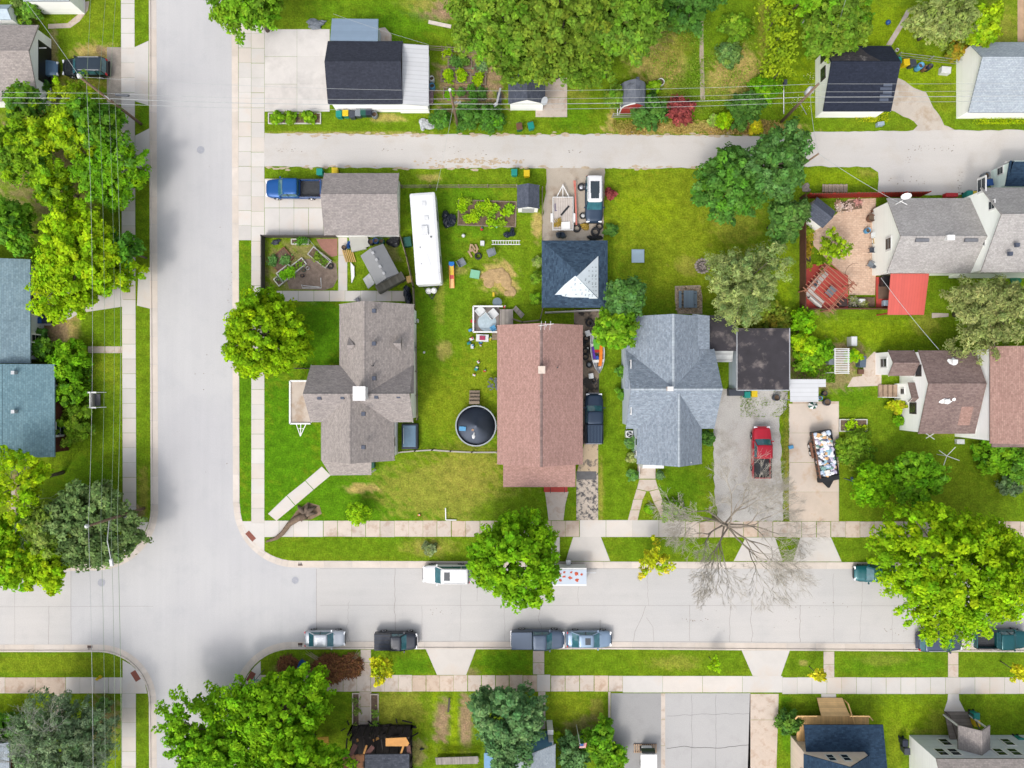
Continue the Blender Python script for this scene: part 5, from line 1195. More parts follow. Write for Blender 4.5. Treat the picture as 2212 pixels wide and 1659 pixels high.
tree('dark green tree leaning over the lane with a pole inside it', 1660, 364, 74, 9, DEEP + BLUEG[:1], 31, leaf=.23, lump=.28, per=75)
tree('dark tree left of the red fenced patio', 1688, 474, 44, 6.5, DEEP + PALE[3:], 32, leaf=.22, lump=.3)
tree('pale feathery pine between the bench and the red fenced patio', 1600, 613, 82, 8, PALE + BLUEG[:1], 33, name='pine_tree', leaf=.2, slim=.28, lump=.42, per=80, fill=.4)
tree('pale broad pine behind the red awning at the right', 2135, 668, 94, 9, PALE + [(150, 150, 96)], 34, name='pine_tree', leaf=.2, slim=.3, lump=.42, per=80, elong=(1.05, .8), fill=.4)
tree('green tree growing between the navy hipped garage and the blue grey house', 1346, 648, 44, 8, DEEP + BLUEG[:1], 35, leaf=.22, lump=.3)
tree('yellow-green tree overhanging the rowing boat', 1322, 715, 45, 8, BRIGHT[1:] + OLV[:1], 36, leaf=.22, lump=.25)
tree('round bright green maple on the kerb behind the advert trailer', 1113, 1203, 95, 9, BRIGHT + YG[1:3], 37, leaf=.24, lump=.13, crad=.6, per=64, ncl=170, fill=.15)
tree('huge yellow-green maple over the parked teal car at the right', 2062, 1230, 152, 12, YG + BRIGHT[:2], 38, leaf=.26, lump=.2, per=80, elong=(1.02, .95))
tree('small bright green tree in the lawn below the white house', 1975, 1033, 54, 5, BRIGHT + DEEP[2:3], 39, leaf=.2, lump=.3)
tree('small yellow-green tree next to the dump trailer lawn', 1886, 1043, 44, 4.5, BRIGHT[:1] + YG[1:3] + BRIGHT[1:2], 40, leaf=.2, lump=.3)
tree('big bright green maple at the bottom left of the lower street', 600, 1552, 114, 7.2, BRIGHT + YG[1:3], 41, leaf=.25, lump=.38, per=70)
tree('green tree with pointed limbs over the lower left street edge', 462, 1600, 88, 7, BRIGHT + YG[2:3], 42, leaf=.25, lump=.4, per=70)
tree('bright green tree at the bottom edge beside the burned house', 640, 1655, 95, 10, BRIGHT + YG[1:2], 43, leaf=.25, lump=.35, per=70)
tree('blue-green bushy tree in front of the blue walled house', 1095, 1555, 80, 8, BLUEG, 44, leaf=.22, lump=.28, per=75, elong=(.95, 1.1))
tree('small thin yellow tree on the kerb between two drive aprons', 1411, 1210, 36, 4.5, YEL_[1:] + BRIGHT[:1], 45, leaf=.17, ncl=46, per=26, lump=.45, crad=.32)
tree('small yellow young tree near the black pickup on the lower verge', 827, 1443, 27, 4, YEL_ + YG[1:2], 46, leaf=.16, ncl=40, per=30, lump=.45, crad=.3)
tree('little round lime green bush on the corner lawn by the fallen log', 774, 1109, 25, 2.5, [(168, 206, 30), (140, 186, 30), (120, 168, 30)], 47, name='lime_bush', leaf=.15, ncl=46, per=36, lump=.2, crad=.34, cat='bush')
tree('tiny yellow sapling on the lower right verge beside the wide apron', 1763, 1454, 15, 3, YEL_, 48, name='sapling', leaf=.14, ncl=22, per=20, lump=.5, crad=.22)
tree('yellow sapling at the lower right edge of the picture', 2190, 1445, 19, 3.5, YEL_, 49, name='sapling', leaf=.15, ncl=28, per=24, lump=.5, crad=.25)
tree('thin bright green sapling in the middle of the long lower verge', 1541, 1432, 14, 2.8, BRIGHT[:1] + YG[:1], 50, name='sapling', leaf=.13, ncl=18, per=16, lump=.5, crad=.2)
tree('loose mid green tree between the hedge and the navy garage', 1806, 60, 72, 7, OLV + BRIGHT[1:2], 51, leaf=.22, lump=.3)
tree('pale green tree above the wheelie bins of the navy garage', 2035, 42, 60, 7, PALE + OLV[:1], 52, leaf=.21, slim=.4, lump=.32)
tree('yellow-green tall shrub right of the pale green top tree', 2110, 60, 44, 5, YG + OLV[:1], 53, leaf=.2, lump=.3)
tree('leafy tree at the top edge above the navy garage', 1740, -14, 50, 7, BRIGHT + OLV[:1], 54, leaf=.22, lump=.3)
# clipped and rambling shrubs
def hedge(label, u0, v0, u1, v1, h, cols, seed, name='hedge'):
    x0, y0, x1, y1 = E(u0, v0, u1, v1, h * .7)
    t = thing(name, label, 'hedge', ((x0 + x1) / 2, (y0 + y1) / 2, 0)); rg = np.random.default_rng(seed)
    n = int((x1 - x0) * (y1 - y0) * 60); pal = rgb(cols)
    k = int((x1 - x0) * (y1 - y0) * 1.6) + 6
    ctr = np.stack([rg.uniform(x0, x1, k), rg.uniform(y0, y1, k)], 1); ct = rg.dirichlet([1] * len(pal), k) @ pal; chh = rg.uniform(.82, 1.08, k)
    pos = np.stack([rg.uniform(x0, x1, n), rg.uniform(y0, y1, n), np.zeros(n)], 1)
    dd = ((pos[:, None, :2] - ctr[None]) ** 2).sum(-1); j = dd.argmin(1)
    pos[:, 2] = h * chh[j] - .25 * np.sqrt(dd[np.arange(n), j]) ** 1.5 - rg.exponential(.18, n)
    side = rg.random(n) < .25; pos[side, 2] = rg.uniform(.1, h, side.sum())
    nor = np.stack([rg.normal(size=n) * .6, rg.normal(size=n) * .6, np.full(n, .8)], 1)
    leafmesh('crown', t, pos, nor, .17 * rg.uniform(.7, 1.3, n), ct[j] * rg.uniform(.75, 1.2, (n, 1)), .6)
    mb = MB()
    for i in range(int((y1 - y0) / 1.2)): mb.tube([((x0 + x1) / 2, y0 + .6 + i * 1.2, 0), ((x0 + x1) / 2, y0 + .6 + i * 1.2, h * .8)], [.08, .03], 5)
    if not mb.v: mb.tube([((x0 + x1) / 2, (y0 + y1) / 2, 0), ((x0 + x1) / 2, (y0 + y1) / 2, h * .7)], [.08, .03], 5)
    mb.build('stems', BARK, t)
hedge('tall yellow-green hedge running down from the top edge', 1646, -60, 1714, 172, 4.2, [(150, 172, 34), (170, 186, 36), (112, 146, 36), (128, 156, 34)], 60)
for i, a in enumerate([
 ('burgundy red shrub beside the lane', 1470, 237, 31, 2.6, RED_, 70), ('dark green shrub between the red shed and the burgundy shrub', 1405, 240, 38, 2.4, DEEP, 71), ('dark green shrub right of the meadow path end', 1608, 235, 40, 2.6, DEEP + OLV[3:], 72),
 ('bushy green shrub at the lane edge below the hedge', 1650, 195, 34, 2.4, BRIGHT[1:] + YG[2:3], 73), ('yellow-green shrub at the lane left of the leaning pole', 1562, 262, 18, 1.5, YG[:2] + BRIGHT[:1], 74), ('yellow flowering weed clump on the lane verge', 1632, 275, 15, .9, YEL_, 75),
 ('pale green leafy plant at the lane by the burgundy shrub', 1540, 260, 12, .9, BRIGHT[:1] + PALE[:1], 76), ('green bush west of the barn shaped shed', 1330, 210, 24, 2.6, OLV + BRIGHT[3:], 77), ('yellow-green plant beside the barn shed and the round planter', 1413, 190, 16, 1.2, YG[1:3] + OLV[:1], 78),
 ('dark hedge bush right of the garden pole by the lane', 1010, 250, 32, 2.0, DEEP + BRIGHT[3:], 79), ('green shrub under the leaning grey chute', 1062, 255, 30, 1.8, DEEP + BRIGHT[1:2], 80), ('leafy shrub at the end of the white lean-to wall', 950, 256, 22, 1.7, DEEP + BRIGHT[1:2], 81),
 ('lime shrub at the corner of the flat black garage', 1733, 697, 27, 2.4, YG[1:3] + BRIGHT[:2], 82), ('yellow-green shrub row beside the flat garage wall', 1737, 742, 30, 2.4, YG[1:] + BRIGHT[:1], 83), ('green shrub below the lime shrubs by the flat garage', 1745, 782, 30, 1.9, BRIGHT + OLV[:1], 84), ('orange tinged bush behind the flat black garage', 1660, 695, 40, 1.8, OLV + [(150, 120, 40)], 85),
 ('tall shrub right of the lime shrubs near the white arbour', 1775, 760, 24, 2, BRIGHT + YG[2:3], 86), ('climbing plant at the right side of the white arbour', 1842, 770, 15, 2.2, BRIGHT[:2] + YG[:1], 87), ('green shrub at the wall of the blue grey house by the AC unit', 1365, 955, 15, 1.0, BLUEG + BRIGHT[:1], 88), ('pale yellow shrub under the wall of the blue grey house', 1366, 990, 11, .9, PALE, 89), ('round green shrub left of the blue grey house steps', 1366, 1026, 13, 1.0, BLUEG[:2] + BRIGHT[:1], 90),
 ('tiny shrub right of the blue grey house steps', 1425, 1027, 7, .7, BLUEG, 91), ('dark shrub in the corner of the blue grey house by the gravel', 1530, 947, 16, 1.3, DEEP, 92), ('green shrub row along the side of the blue grey house', 1343, 850, 12, 1.2, BRIGHT + DEEP, 93), ('upright shrub along the blue grey house wall under the tree', 1344, 800, 12, 1.6, DEEP + BRIGHT[:1], 94),
 ('wide shrub below the brown eave at the right edge', 2150, 985, 44, 2.0, BRIGHT + DEEP[:1], 95), ('second wide shrub running off the right edge below the clay roof', 2200, 1000, 34, 2.0, BRIGHT + DEEP, 96), ('yellow bush beside the tan steps of the white house', 1939, 878, 16, 1.6, YEL_[1:] + YG[:2], 97), ('small green bush under the white house gable wall', 1942, 908, 10, 1.0, BRIGHT, 98), ('grey-green weed clump near the lower right lawn edge', 2180, 1050, 22, 1.2, GREYG + DEEP, 99),
 ('rambling green shrub around the wire frame bed', 1850, 975, 44, 1.0, OLV + BRIGHT[1:], 100), ('tall dark shrub in the bottom yard beside the car park', 1295, 1595, 40, 3.4, BRIGHT[1:] + DEEP[:1], 101), ('blue-green conifer shrub by the flag in the bottom yard', 1240, 1625, 40, 2.6, BLUEG + DEEP[:1], 102), ('lower green shrub at the bottom edge by the car park', 1320, 1640, 36, 2.6, BRIGHT + DEEP[2:3], 103),
 ('dark round shrub at the left end of the new timber deck', 1700, 1560, 26, 2.0, DEEP + OLV[:1], 104), ('lime shrub at the porch pillar of the blue walled house', 1203, 1592, 14, 1.4, YG[:3], 105), ('dark shrub beside the trailer lawn fence at the green lawn edge', 1318, 497, 14, 1.0, DEEP + OLV[3:], 106), ('small red leaved shrub right of the two-tone vehicle', 1318, 418, 12, .9, RED_, 107), ('long flower bush along the navy hip garage wall', 1160, 600, 13, 1.3, OLV + BRIGHT[:1], 108), ('shrub at the lower end of the navy hip garage wall', 1158, 645, 12, 1.3, BRIGHT + OLV, 109), ('shrub at the top left of the hip garage wall', 1162, 566, 10, 1.0, PALE + BRIGHT[:1], 110),
 ('orange and green flower bush in front of the white garage wall', 2062, 112, 22, 1.6, OLV + [(206, 140, 40)], 111), ('green shrub row behind the navy garage', 1790, 92, 34, 1.8, DEEP + BRIGHT, 112), ('lawn edge shrub at the upper left garage gable', 88, 195, 22, 1.6, DEEP + YG[2:3], 113), ('bushy hedge by the top left parked car', 60, 20, 36, 2.0, DEEP + BRIGHT + PALE[:1], 114), ('low bush on the street lawn of the lower left corner by the willow', 225, 1525, 16, 1.2, GREYG + BRIGHT[:1], 115), ('dark bush below the second porch of the left house', 85, 720, 16, 1.4, DEEP, 116),
 ('small bush in the triangle bed of the split garden walk', 1402, 1100, 8, .6, BRIGHT, 117), ('wild plant in the verge under the bare tree', 1455, 1105, 26, 1.0, BRIGHT[1:] + OLV, 118), ('pale scrub plant on the verge above the white street car', 928, 1185, 15, .7, PALE + GREYG, 119), ('weedy bush in the meadow right of the dirt path', 1573, 118, 28, 1.0, BLUEG + OLV[1:], 120), ('weedy bush at the upper meadow right of the path', 1590, 60, 34, 1.3, OLV + BRIGHT[1:], 121), ('green weeds left of the meadow path', 1455, 30, 40, 1.6, DEEP + OLV, 122)]):
    shrub(*a)
# meadow: tall weeds as ground cover
def cover_stuff(label_name, u0, v0, u1, v1, n, h, cols, seed, leaf=.16, mask=None):
    rg = np.random.default_rng(seed); x0, y0, x1, y1 = E(u0, v0, u1, v1, 0); pal = rgb(cols)
    k = max(4, n // 60); ctr = np.stack([rg.uniform(x0, x1, k), rg.uniform(y0, y1, k)], 1)
    j = rg.integers(0, k, n); pos = np.zeros((n, 3)); pos[:, :2] = ctr[j] + rg.normal(size=(n, 2)) * .45
    pos[:, 0] = np.clip(pos[:, 0], x0, x1); pos[:, 1] = np.clip(pos[:, 1], y0, y1)
    pos[:, 2] = rg.uniform(.03, h, n); nor = np.stack([rg.normal(size=n) * .7, rg.normal(size=n) * .7, np.full(n, .7)], 1)
    ct = rg.dirichlet([1] * len(pal), k) @ pal
    o = leafmesh(label_name, None, pos, nor, leaf * rg.uniform(.6, 1.3, n), ct[j] * rg.uniform(.8, 1.2, (n, 1)), .3)
    o['kind'] = 'stuff'
    return o
cover_stuff('meadow_weeds', 1395, 40, 1640, 250, 6000, .4, OLV[:3] + BRIGHT[:2] + [(176, 164, 84)], 130, .11)
cover_stuff('verge_weeds', 1325, 262, 1700, 290, 2600, .3, [(196, 164, 104), (180, 150, 90), (130, 140, 50)], 131)
cover_stuff('garden_weeds', 1715, 785, 1800, 825, 900, .35, OLV + BRIGHT, 132)
cover_stuff('yellow_flowers', 1840, 246, 1915, 264, 700, .4, YEL_ + BRIGHT[:1], 133, .1)
cover_stuff('yellow_flowers', 2090, 255, 2215, 268, 700, .4, YG + YEL_[:1], 134, .12)
cover_stuff('daisies', 1700, 160, 1760, 240, 140, .4, [(244, 244, 240), (236, 240, 220)], 135, .07)
cover_stuff('gravel_weeds', 1600, 845, 1700, 900, 500, .15, OLV, 136, .1)
cover_stuff('edging_weeds', 1692, 880, 1703, 1124, 900, .2, OLV + [(170, 150, 96)], 137, .1)
cover_stuff('ground_ivy', 140, 760, 200, 900, 2200, .8, BRIGHT + DEEP[:1], 138, .17)
# bare tree
def bare(label, base, top, spread, seed, m, depth=5, r=.16, name='bare_tree', lean_=None, n0=7, cat='tree'):
    rng = random.Random(seed); t = thing(name, label, cat, base)
    tr = MB(); tw = MB()
    b, tp = Vector(base), Vector(top)
    tr.tube([b, b.lerp(tp, .5) + Vector((.1, -.1, 0)), tp], [r * 1.3, r, r * .8], 8)
    def grow(p, d, L, r, k):
        q = p + d * L; m_ = p + d * L * .5 + Vector((rng.uniform(-1, 1), rng.uniform(-1, 1), rng.uniform(-.5, .8))) * L * .07
        (tr if k >= depth - 1 else tw).tube([p, m_, q], [r, r * .85, r * .66], 6 if k > 2 else 4, None, False)
        if k == 0: return
        for i in range(rng.choice((2, 3, 3)) + (1 if k < 3 else 0)):
            a = Vector((rng.gauss(0, 1), rng.gauss(0, 1), rng.gauss(0, .6))).normalized()
            nd = (d + a * rng.uniform(.35, .75) + Vector((0, 0, .05))).normalized()
            grow(m_.lerp(q, rng.uniform(.2, 1.0)) if i else q, nd, L * rng.uniform(.62, .84), max(.009, r * .58), k - 1)
    for i in range(n0):
        a = i * 6.283 / n0 + rng.uniform(-.3, .3)
        d = Vector((math.cos(a) * spread[0], math.sin(a) * spread[1], rng.uniform(.35, .9))).normalized()
        grow(tp if i % 2 else b.lerp(tp, .75), d, rng.uniform(2.2, 3.3), r * .62, depth)
    tr.build('trunk', mat('grey_limb_bark', C(158, 147, 132), .95, .25, 4.0), t, True); tw.build('twigs', m, t)
    return t
PALEBARK = mat('pale_dead_bark', C(206, 198, 184), .95, .25, 3.0)
bx, by, _ = P(1541, 1116)
bare('large leafless grey tree over the pavement and street', (bx, by, 0), (bx + .5, by - .4, 3.6), (1.15, .9), 5, PALEBARK, 6, .17, n0=11)
bx, by, _ = P(118, 1060, 0); bare('bare grey branches spreading beside the thin yellow-green tree', (bx - 2, by - .6, 0), (bx - 1.6, by - .4, 3.0), (1, .9), 8, mat('silver_bark', C(182, 182, 170), .95, .2), 4, .1, n0=4)
bx, by, _ = P(150, 1600, 0); bare('bare grey limbs inside the wispy willow', (bx + 2.2, by + 1.2, 0), (bx + .6, by + .1, 4.2), (1, 1), 9, mat('silver_bark', (1, 1, 1, 1)), 5, .12, n0=6)
# ================================================================== VEHICLES
def paint(name, c, metal=.25, rough=.28): return mat('paint_' + name, c, rough, .03, .5, metal, .4, .25)
def car(name, label, u, v, L, W, Ht, head, pm, kind, cat='car', zg=-0.112, group='vehicles parked on the street', roofm=None, rails=False, sunroof=False, lower=None, bedm=None, rack=False):
    """x forward; head = heading in degrees counter-clockwise from the picture's right"""
    x, y, _ = P(u, v, .8); t = thing(name, label, cat, (x, y, zg), R(head), group)
    hl = L / 2
    low = {'sedan': 1, 'hatch': 1}.get(kind, 0)
    hood, belt = (.86, .98) if low else (1.02, 1.1)
    if kind == 'pickup': hood, belt = 1.1, 1.18
    def ztop(s):                                 # s: -1 rear .. 1 front
        if kind == 'sedan': P_ = [(-1, .72), (-.95, .93), (-.6, 1.0), (-.3, belt), (.44, belt), (.6, hood + .02), (.9, hood - .1), (1, .6)]
        elif kind == 'hatch': P_ = [(-1, .7), (-.95, .98), (-.6, 1.02), (-.3, belt), (.44, belt), (.66, hood), (.92, hood - .12), (1, .58)]
        elif kind == 'pickup': P_ = [(-1, .7), (-.985, .76), (-.22, .76), (-.21, belt), (.48, belt), (.58, hood + .04), (.93, hood - .05), (1, .72)]
        else: P_ = [(-1, .8), (-.96, 1.06), (-.6, belt), (.45, belt), (.56, hood), (.92, hood - .1), (1, .66)]
        for (a, za), (b, zb) in zip(P_, P_[1:]):
            if a <= s <= b: return za + (zb - za) * (s - a) / (b - a)
        return P_[-1][1]
    sta = [-1, -.985, -.96, -.9, -.8, -.6, -.4, -.22, -.205, 0, .2, .33, .45, .6, .75, .86, .93, .97, .99, 1]
    rings = []
    for s in sta:
        q = abs(s); w = W / 2 * (1 - .045 * q ** 2 - (.2 if s > 0 else .14) * q ** 16 - (.14 if s > 0 else .08) * q ** 6)
        z = ztop(s); z0 = .3 if q < .97 else .38
        half = [(w * .9, z0), (w * .985, z0 + .14), (w, z0 + (z - z0) * .55), (w * .975, z - .09), (w * .9, z - .02), (w * .45, z + .015)]
        rings.append([(s * hl, a, b) for a, b in half] + [(s * hl, -a, b) for a, b in half[::-1]])
    mb = MB(); mb.loft(rings); body = mb.build('body', pm, t, True)
    # cabin
    cab = {'sedan': (-.80, -.46, .18, .5), 'hatch': (-.92, -.66, .16, .5), 'suv': (-.975, -.9, .2, .5), 'wagon': (-.96, -.8, .18, .5), 'pickup': (-.205, -.185, .3, .54), 'van': (-.97, -.9, .5, .72)}[kind]
    rb, rt_, ft, fb = [c_ * hl for c_ in cab]
    wb, wt = W / 2 * .91, W / 2 * (.72 if low else .8)
    zb, zt = belt - .06, Ht - .06
    def ring(xr, xf, w, z, b=.07):
        return [(xr, -w * .9, z), (xr + b, -w, z), (xf - b * 2.2, -w, z), (xf - b * .4, -w * .82, z), (xf, 0, z), (xf - b * .4, w * .82, z), (xf - b * 2.2, w, z), (xr + b, w, z), (xr, w * .9, z), (xr - .02, 0, z)]
    mb = MB(); mb.loft([ring(rb, fb, wb, zb), ring(rt_, ft, wt, zt)]); mb.build('window_glass', CARGLASS, t)
    mb = MB(); e = .02
    mb.loft([ring(rt_ - .05, ft + .04, wt + e, zt - .03), ring(rt_ - .04, ft + .02, wt + e * .7, zt + .03), ring(rt_ + .08, ft - .12, wt * .86, zt + .065), ring(rt_ + (ft - rt_) * .25, ft - (ft - rt_) * .25, wt * .4, zt + .075)]); rf = mb.build('roof', roofm or pm, t, True)
    pil = [((fb - .16, s * wb * .985, zb), (ft - .1, s * wt * 1.0, zt)) for s in (-1, 1)] + [((rb + .06, s * wb * .97, zb), (rt_ + .05, s * wt * .98, zt)) for s in (-1, 1)]
    if kind in ('suv', 'wagon'): pil += [((rb + L * .17, s * wb * 1.0, zb), (rt_ + L * .13, s * wt * 1.01, zt)) for s in (-1, 1)]
    for a, b in pil: mb = MB(); mb.beam(a, b, .09, .06); mb.build('pillar', pm, t)
    xm = (fb + rb) / 2 - .05
    for s in (-1, 1): mb = MB(); mb.beam((xm, s * wb * 1.0, zb), (xm, s * wt * 1.01, zt), .08, .04); mb.build('pillar', BLACK, t)
    wr = .34 if low else .38; wx = (hl * .62, -hl * .6)
    for xx in wx:
        for s in (-1, 1):
            mb = MB(); c0, c1 = s * (W / 2 - .2), s * (W / 2 + .012)
            n = 18; k = [[(xx + r * math.cos(i * 6.283 / n), yy, wr + r * math.sin(i * 6.283 / n)) for i in range(n)] for yy, r in ((c0, wr * .9), (c0, wr), (c1 - s * .03, wr), (c1, wr * .86))]
            mb.loft(k); w_ = mb.build('wheel', RUBBER, t, False)
            mb = MB(); k = [[(xx + r * math.cos(i * 6.283 / n), yy, wr + r * math.sin(i * 6.283 / n)) for i in range(n)] for yy, r in ((c1 - s * .02, wr * .66), (c1 + s * .012, wr * .62), (c1 - s * .02, wr * .2))]
            mb.loft(k); mb.build('rim', CHROME, w_)
    for s in (-1, 1):
        mb = MB(); mb.box(hl * .945, s * W * .335, hood - .30, hood - .14, L * .035, W * .17, R(-14 * s)); mb.build('headlight', LAMP, t)
        mb = MB(); zz = .78 if kind != 'pickup' else .8; mb.box(-hl * .965, s * W * .40, zz, zz + (.17 if low else .32), L * .02, W * .1); mb.build('taillight', RED_LAMP, t)
        mb = MB(); mb.box(fb - .3, s * (W / 2 + .06), belt - .04, belt + .12, .12, .2); mb.build('mirror', pm, t)
    mb = MB(); mb.beam((hl * 1.0, -W * .3, .62), (hl * 1.0, W * .3, .62), .04, .16); mb.build('grille', BLACK if kind != 'pickup' else CHROME, t)
    mb = MB(); mb.beam((fb - .06, -W * .33, zb + .02), (fb - .02, W * .33, zb + .02), .1, .02)
    mb.beam((hl * .42, -W * .02, hood + .03), (hl * .43, -W * .02, hood + .03), .02, .02); mb.build('cowl', BLACK, t)
    if kind == 'pickup':
        bx0, bx1 = -hl * .985, -hl * .215
        mb = MB(); mb.box((bx0 + bx1) / 2, 0, .765, .79, bx1 - bx0 - .1, W * .82)
        for k in range(7): mb.box((bx0 + bx1) / 2, (k - 3) * W * .1, .79, .805, bx1 - bx0 - .2, W * .04)
        mb.build('bed_liner', bedm or mat('bed_liner', (.03, .032, .036, 1), .7, .25, 3), t)
        mb = MB()
        for s in (-1, 1): mb.box((bx0 + bx1) / 2, s * W * .445, .55, 1.2, bx1 - bx0, W * .075)
        mb.box(bx1 - .03, 0, .7, 1.2, .06, W * .84)
        mb.build('bed_sides', pm, t, bevel=.03)
        mb = MB(); mb.box(bx0 + .04, 0, .6, 1.19, .09, W * .86); mb.build('tailgate', pm, t, bevel=.02)
        for s in (-1, 1): mb = MB(); mb.box((bx0 + bx1) / 2, s * W * .445, 1.2, 1.225, bx1 - bx0, W * .06); mb.build('bed_rail_cap', BLACK, t)
    mb = MB(); mb.beam((-hl * 1.0, -W * .42, .5), (-hl * 1.0, W * .42, .5), .1, .16); mb.build('rear_bumper', CHROME if kind == 'pickup' else pm, t)
    if rails:
        mb = MB()
        for s in (-1, 1): mb.beam((rt_ + .2, s * wt * .9, zt + .1), (ft - .3, s * wt * .9, zt + .1), .05, .06)
        mb.build('roof_rail', METAL, rf)
    if sunroof:
        mb = MB(); mb.box(ft - L * .13, 0, zt + .055, zt + .088, L * .12, wt * 1.1); mb.build('sunroof', GLASS, rf)
    return t
DKBLUE = paint('dark_blue', C(40, 60, 84), .35); BLK = paint('black', (.012, .015, .02, 1), .1, .2)
car('parked_suv', 'black SUV parked on the gravel drive at the upper left', 184, 146, 4.85, 1.9, 1.75, 180, BLK, 'suv', 'SUV', .006, None, roofm=paint('dark_glass_roof', C(46, 62, 76), .2), rails=True)
car('parked_car', 'blue car standing half inside the open white gable garage', 82, 147, 4.2, 1.75, 1.5, 0, paint('steel_blue', C(96, 130, 160)), 'hatch', 'car', .0, None)
car('pickup_truck', 'blue crew cab pickup in front of the grey shingled garage', 635, 408, 6.0, 2.05, 1.9, 180, paint('blue', C(14, 92, 168)), 'pickup', 'pickup', .012, None)
car('parked_suv', 'two tone vehicle with white roof and slate bonnet on the gravel', 1283, 431, 5.0, 1.92, 1.8, 270, paint('slate', C(52, 72, 96), .3), 'suv', 'SUV', .01, None, roofm=paint('white', (.6, .6, .61, 1), 0), sunroof=True, rails=True)
mb = MB(); mb.box(-1.05, 0, 1.79, 1.83, 1.25, .95); mb.build('glass_panel', GLASS, bpy.data.objects['parked_suv.001'])
tk = car('pickup_truck', 'dark blue pickup with a capped bed beside the long brown house', 1283, 904, 5.4, 1.98, 1.85, 90, DKBLUE, 'pickup', 'pickup', .01, None)
mb = MB(); c_ = [(-2.62, -.78), (-.62, -.82), (-.62, .82), (-2.62, .78)]
mb.loft([[(a, b * 1.12, 1.2) for a, b in c_], [(a * .99, b * 1.04, 1.75) for a, b in c_], [(a * .97, b * .92, 1.86) for a, b in c_]]); cp_ = mb.build('bed_cap', DKBLUE, tk)
mb = MB(); [mb.box(-1.6, (k - 2) * .33, 1.86, 1.885, 1.75, .05) for k in range(5)]; mb.build('ribs', paint('dark_blue2', C(70, 92, 112), .3), cp_)
car('pickup_truck', 'red pickup with dark bed on the gravel drive', 1645, 977, 5.6, 2.0, 1.85, 90, paint('red', C(214, 22, 52), .15), 'pickup', 'pickup', .012, None)
mb = MB(); rng = random.Random(2)
car('parked_suv', 'white SUV parked on the street left of the round green maple', 964, 1241, 5.1, 2.0, 1.75, 180, paint('white', (1, 1, 1, 1)), 'suv', 'SUV', rails=True, sunroof=True)
car('parked_car', 'silver hatchback parked by the dry brush heap', 701, 1381, 4.35, 1.78, 1.45, 0, paint('silver', C(214, 220, 228), .35), 'sedan', 'car')
tk = car('pickup_truck', 'black pickup with covered bed parked behind the silver hatchback', 855, 1385, 4.6, 1.9, 1.75, 0, paint('charcoal', C(44, 50, 62), .2), 'pickup', 'pickup')
mb = MB(); mb.box(-1.35, 0, 1.21, 1.27, 1.75, 1.66); bc = mb.build('bed_cover', mat('soft_cover', C(52, 60, 76), .6, .1), tk)
mb = MB(); [mb.box(-1.35, k * .42, 1.27, 1.285, 1.7, .04) for k in (-1.5, -.5, .5, 1.5)]; mb.build('cover_rib', BLACK, bc)
tk = car('pickup_truck', 'slate grey pickup with a hard bed lid parked ahead of the silver blue sedan', 1162, 1382, 5.75, 2.02, 1.88, 0, paint('slate_grey', C(92, 108, 130), .35), 'pickup', 'pickup')
mb = MB(); mb.box(-1.7, 0, 1.21, 1.30, 2.15, 1.84); bc = mb.build('bed_cover', paint('slate_grey', (1, 1, 1, 1)), tk, bevel=.03)
car('parked_car', 'silver blue sedan with open sunroof on the lower street', 1273, 1382, 4.85, 1.83, 1.45, 0, paint('silver_blue', C(150, 174, 200), .4), 'sedan', 'car', sunroof=True)
car('parked_car', 'slate wagon parked below the huge maple on the lower street', 2032, 1388, 4.75, 1.85, 1.6, 0, paint('slate2', C(88, 100, 124), .4), 'wagon', 'car', rails=True)
tk = car('pickup_truck', 'dark green pickup with loaded bed at the lower right edge', 2163, 1381, 5.6, 2.0, 1.85, 0, paint('teal_green', C(20, 96, 102), .25), 'pickup', 'pickup')
mb = MB(); rng = random.Random(9)
for k in range(26): mb.box(rng.uniform(-2.6, -.8), rng.uniform(-.6, .6), .85, rng.uniform(1.0, 1.35), rng.uniform(.1, .5), rng.uniform(.1, .4), rng.uniform(0, 3))
o = mb.build('scrap_load', mat('scrap', (.08, .09, .1, 1), .6, .5, 6)); tag(o, 'dark scrap lying in the green pickup bed', 'scrap')
car('parked_car', 'teal car half hidden under the huge maple on the upper kerb', 1892, 1240, 4.5, 1.8, 1.5, 180, paint('teal', C(24, 104, 112), .25), 'sedan', 'car')
car('parked_car', 'dark blue car at the top left edge by the curved path', 42, 37, 4.2 * .45, 1.5 * .6, 1.2, 20, DKBLUE, 'hatch', 'car', 0, None) if 0 else None
# travel trailer
x, y, _ = P(919, 515, 2.8); t = thing('travel_trailer', 'long white travel trailer parked on the grass beside the grey garage', 'camper', (x, y, 0), R(-85.8))
L, W = 9.5, 2.6
def rr(L, W, z, b): return [(-L / 2 + b, -W / 2, z), (L / 2 - b, -W / 2, z), (L / 2, -W / 2 + b, z), (L / 2, W / 2 - b, z), (L / 2 - b, W / 2, z), (-L / 2 + b, W / 2, z), (-L / 2, W / 2 - b, z), (-L / 2, -W / 2 + b, z)]
mb = MB(); mb.loft([rr(L - .3, W, .5, .08), rr(L, W, 1.2, .08), rr(L, W, 2.7, .08)]); mb.build('body', mat('camper_wall', (.74, .75, .76, 1), .4, .04), t)
mb = MB(); mb.loft([rr(L + .04, W + .04, 2.7, .1), rr(L, W, 2.78, .12), rr(L - .5, W - .5, 2.86, .2)]); rf = mb.build('roof', mat('camper_roof', (.57, .58, .59, 1), .5, .05, .6), t)
mb = MB(); [mb.box(a, b, 2.8, 2.95, .42, .42) for a, b in ((-3.6, .1), (-2.1, .25))]; mb.build('roof_hatch', mat('hatch_white', (.52, .53, .54, 1), .5), rf)
mb = MB(); mb.box(-.8, .0, 2.82, 3.1, 1.0, .72, 0, .9); mb.build('air_conditioner', mat('hatch_white', (1, 1, 1, 1)), rf)
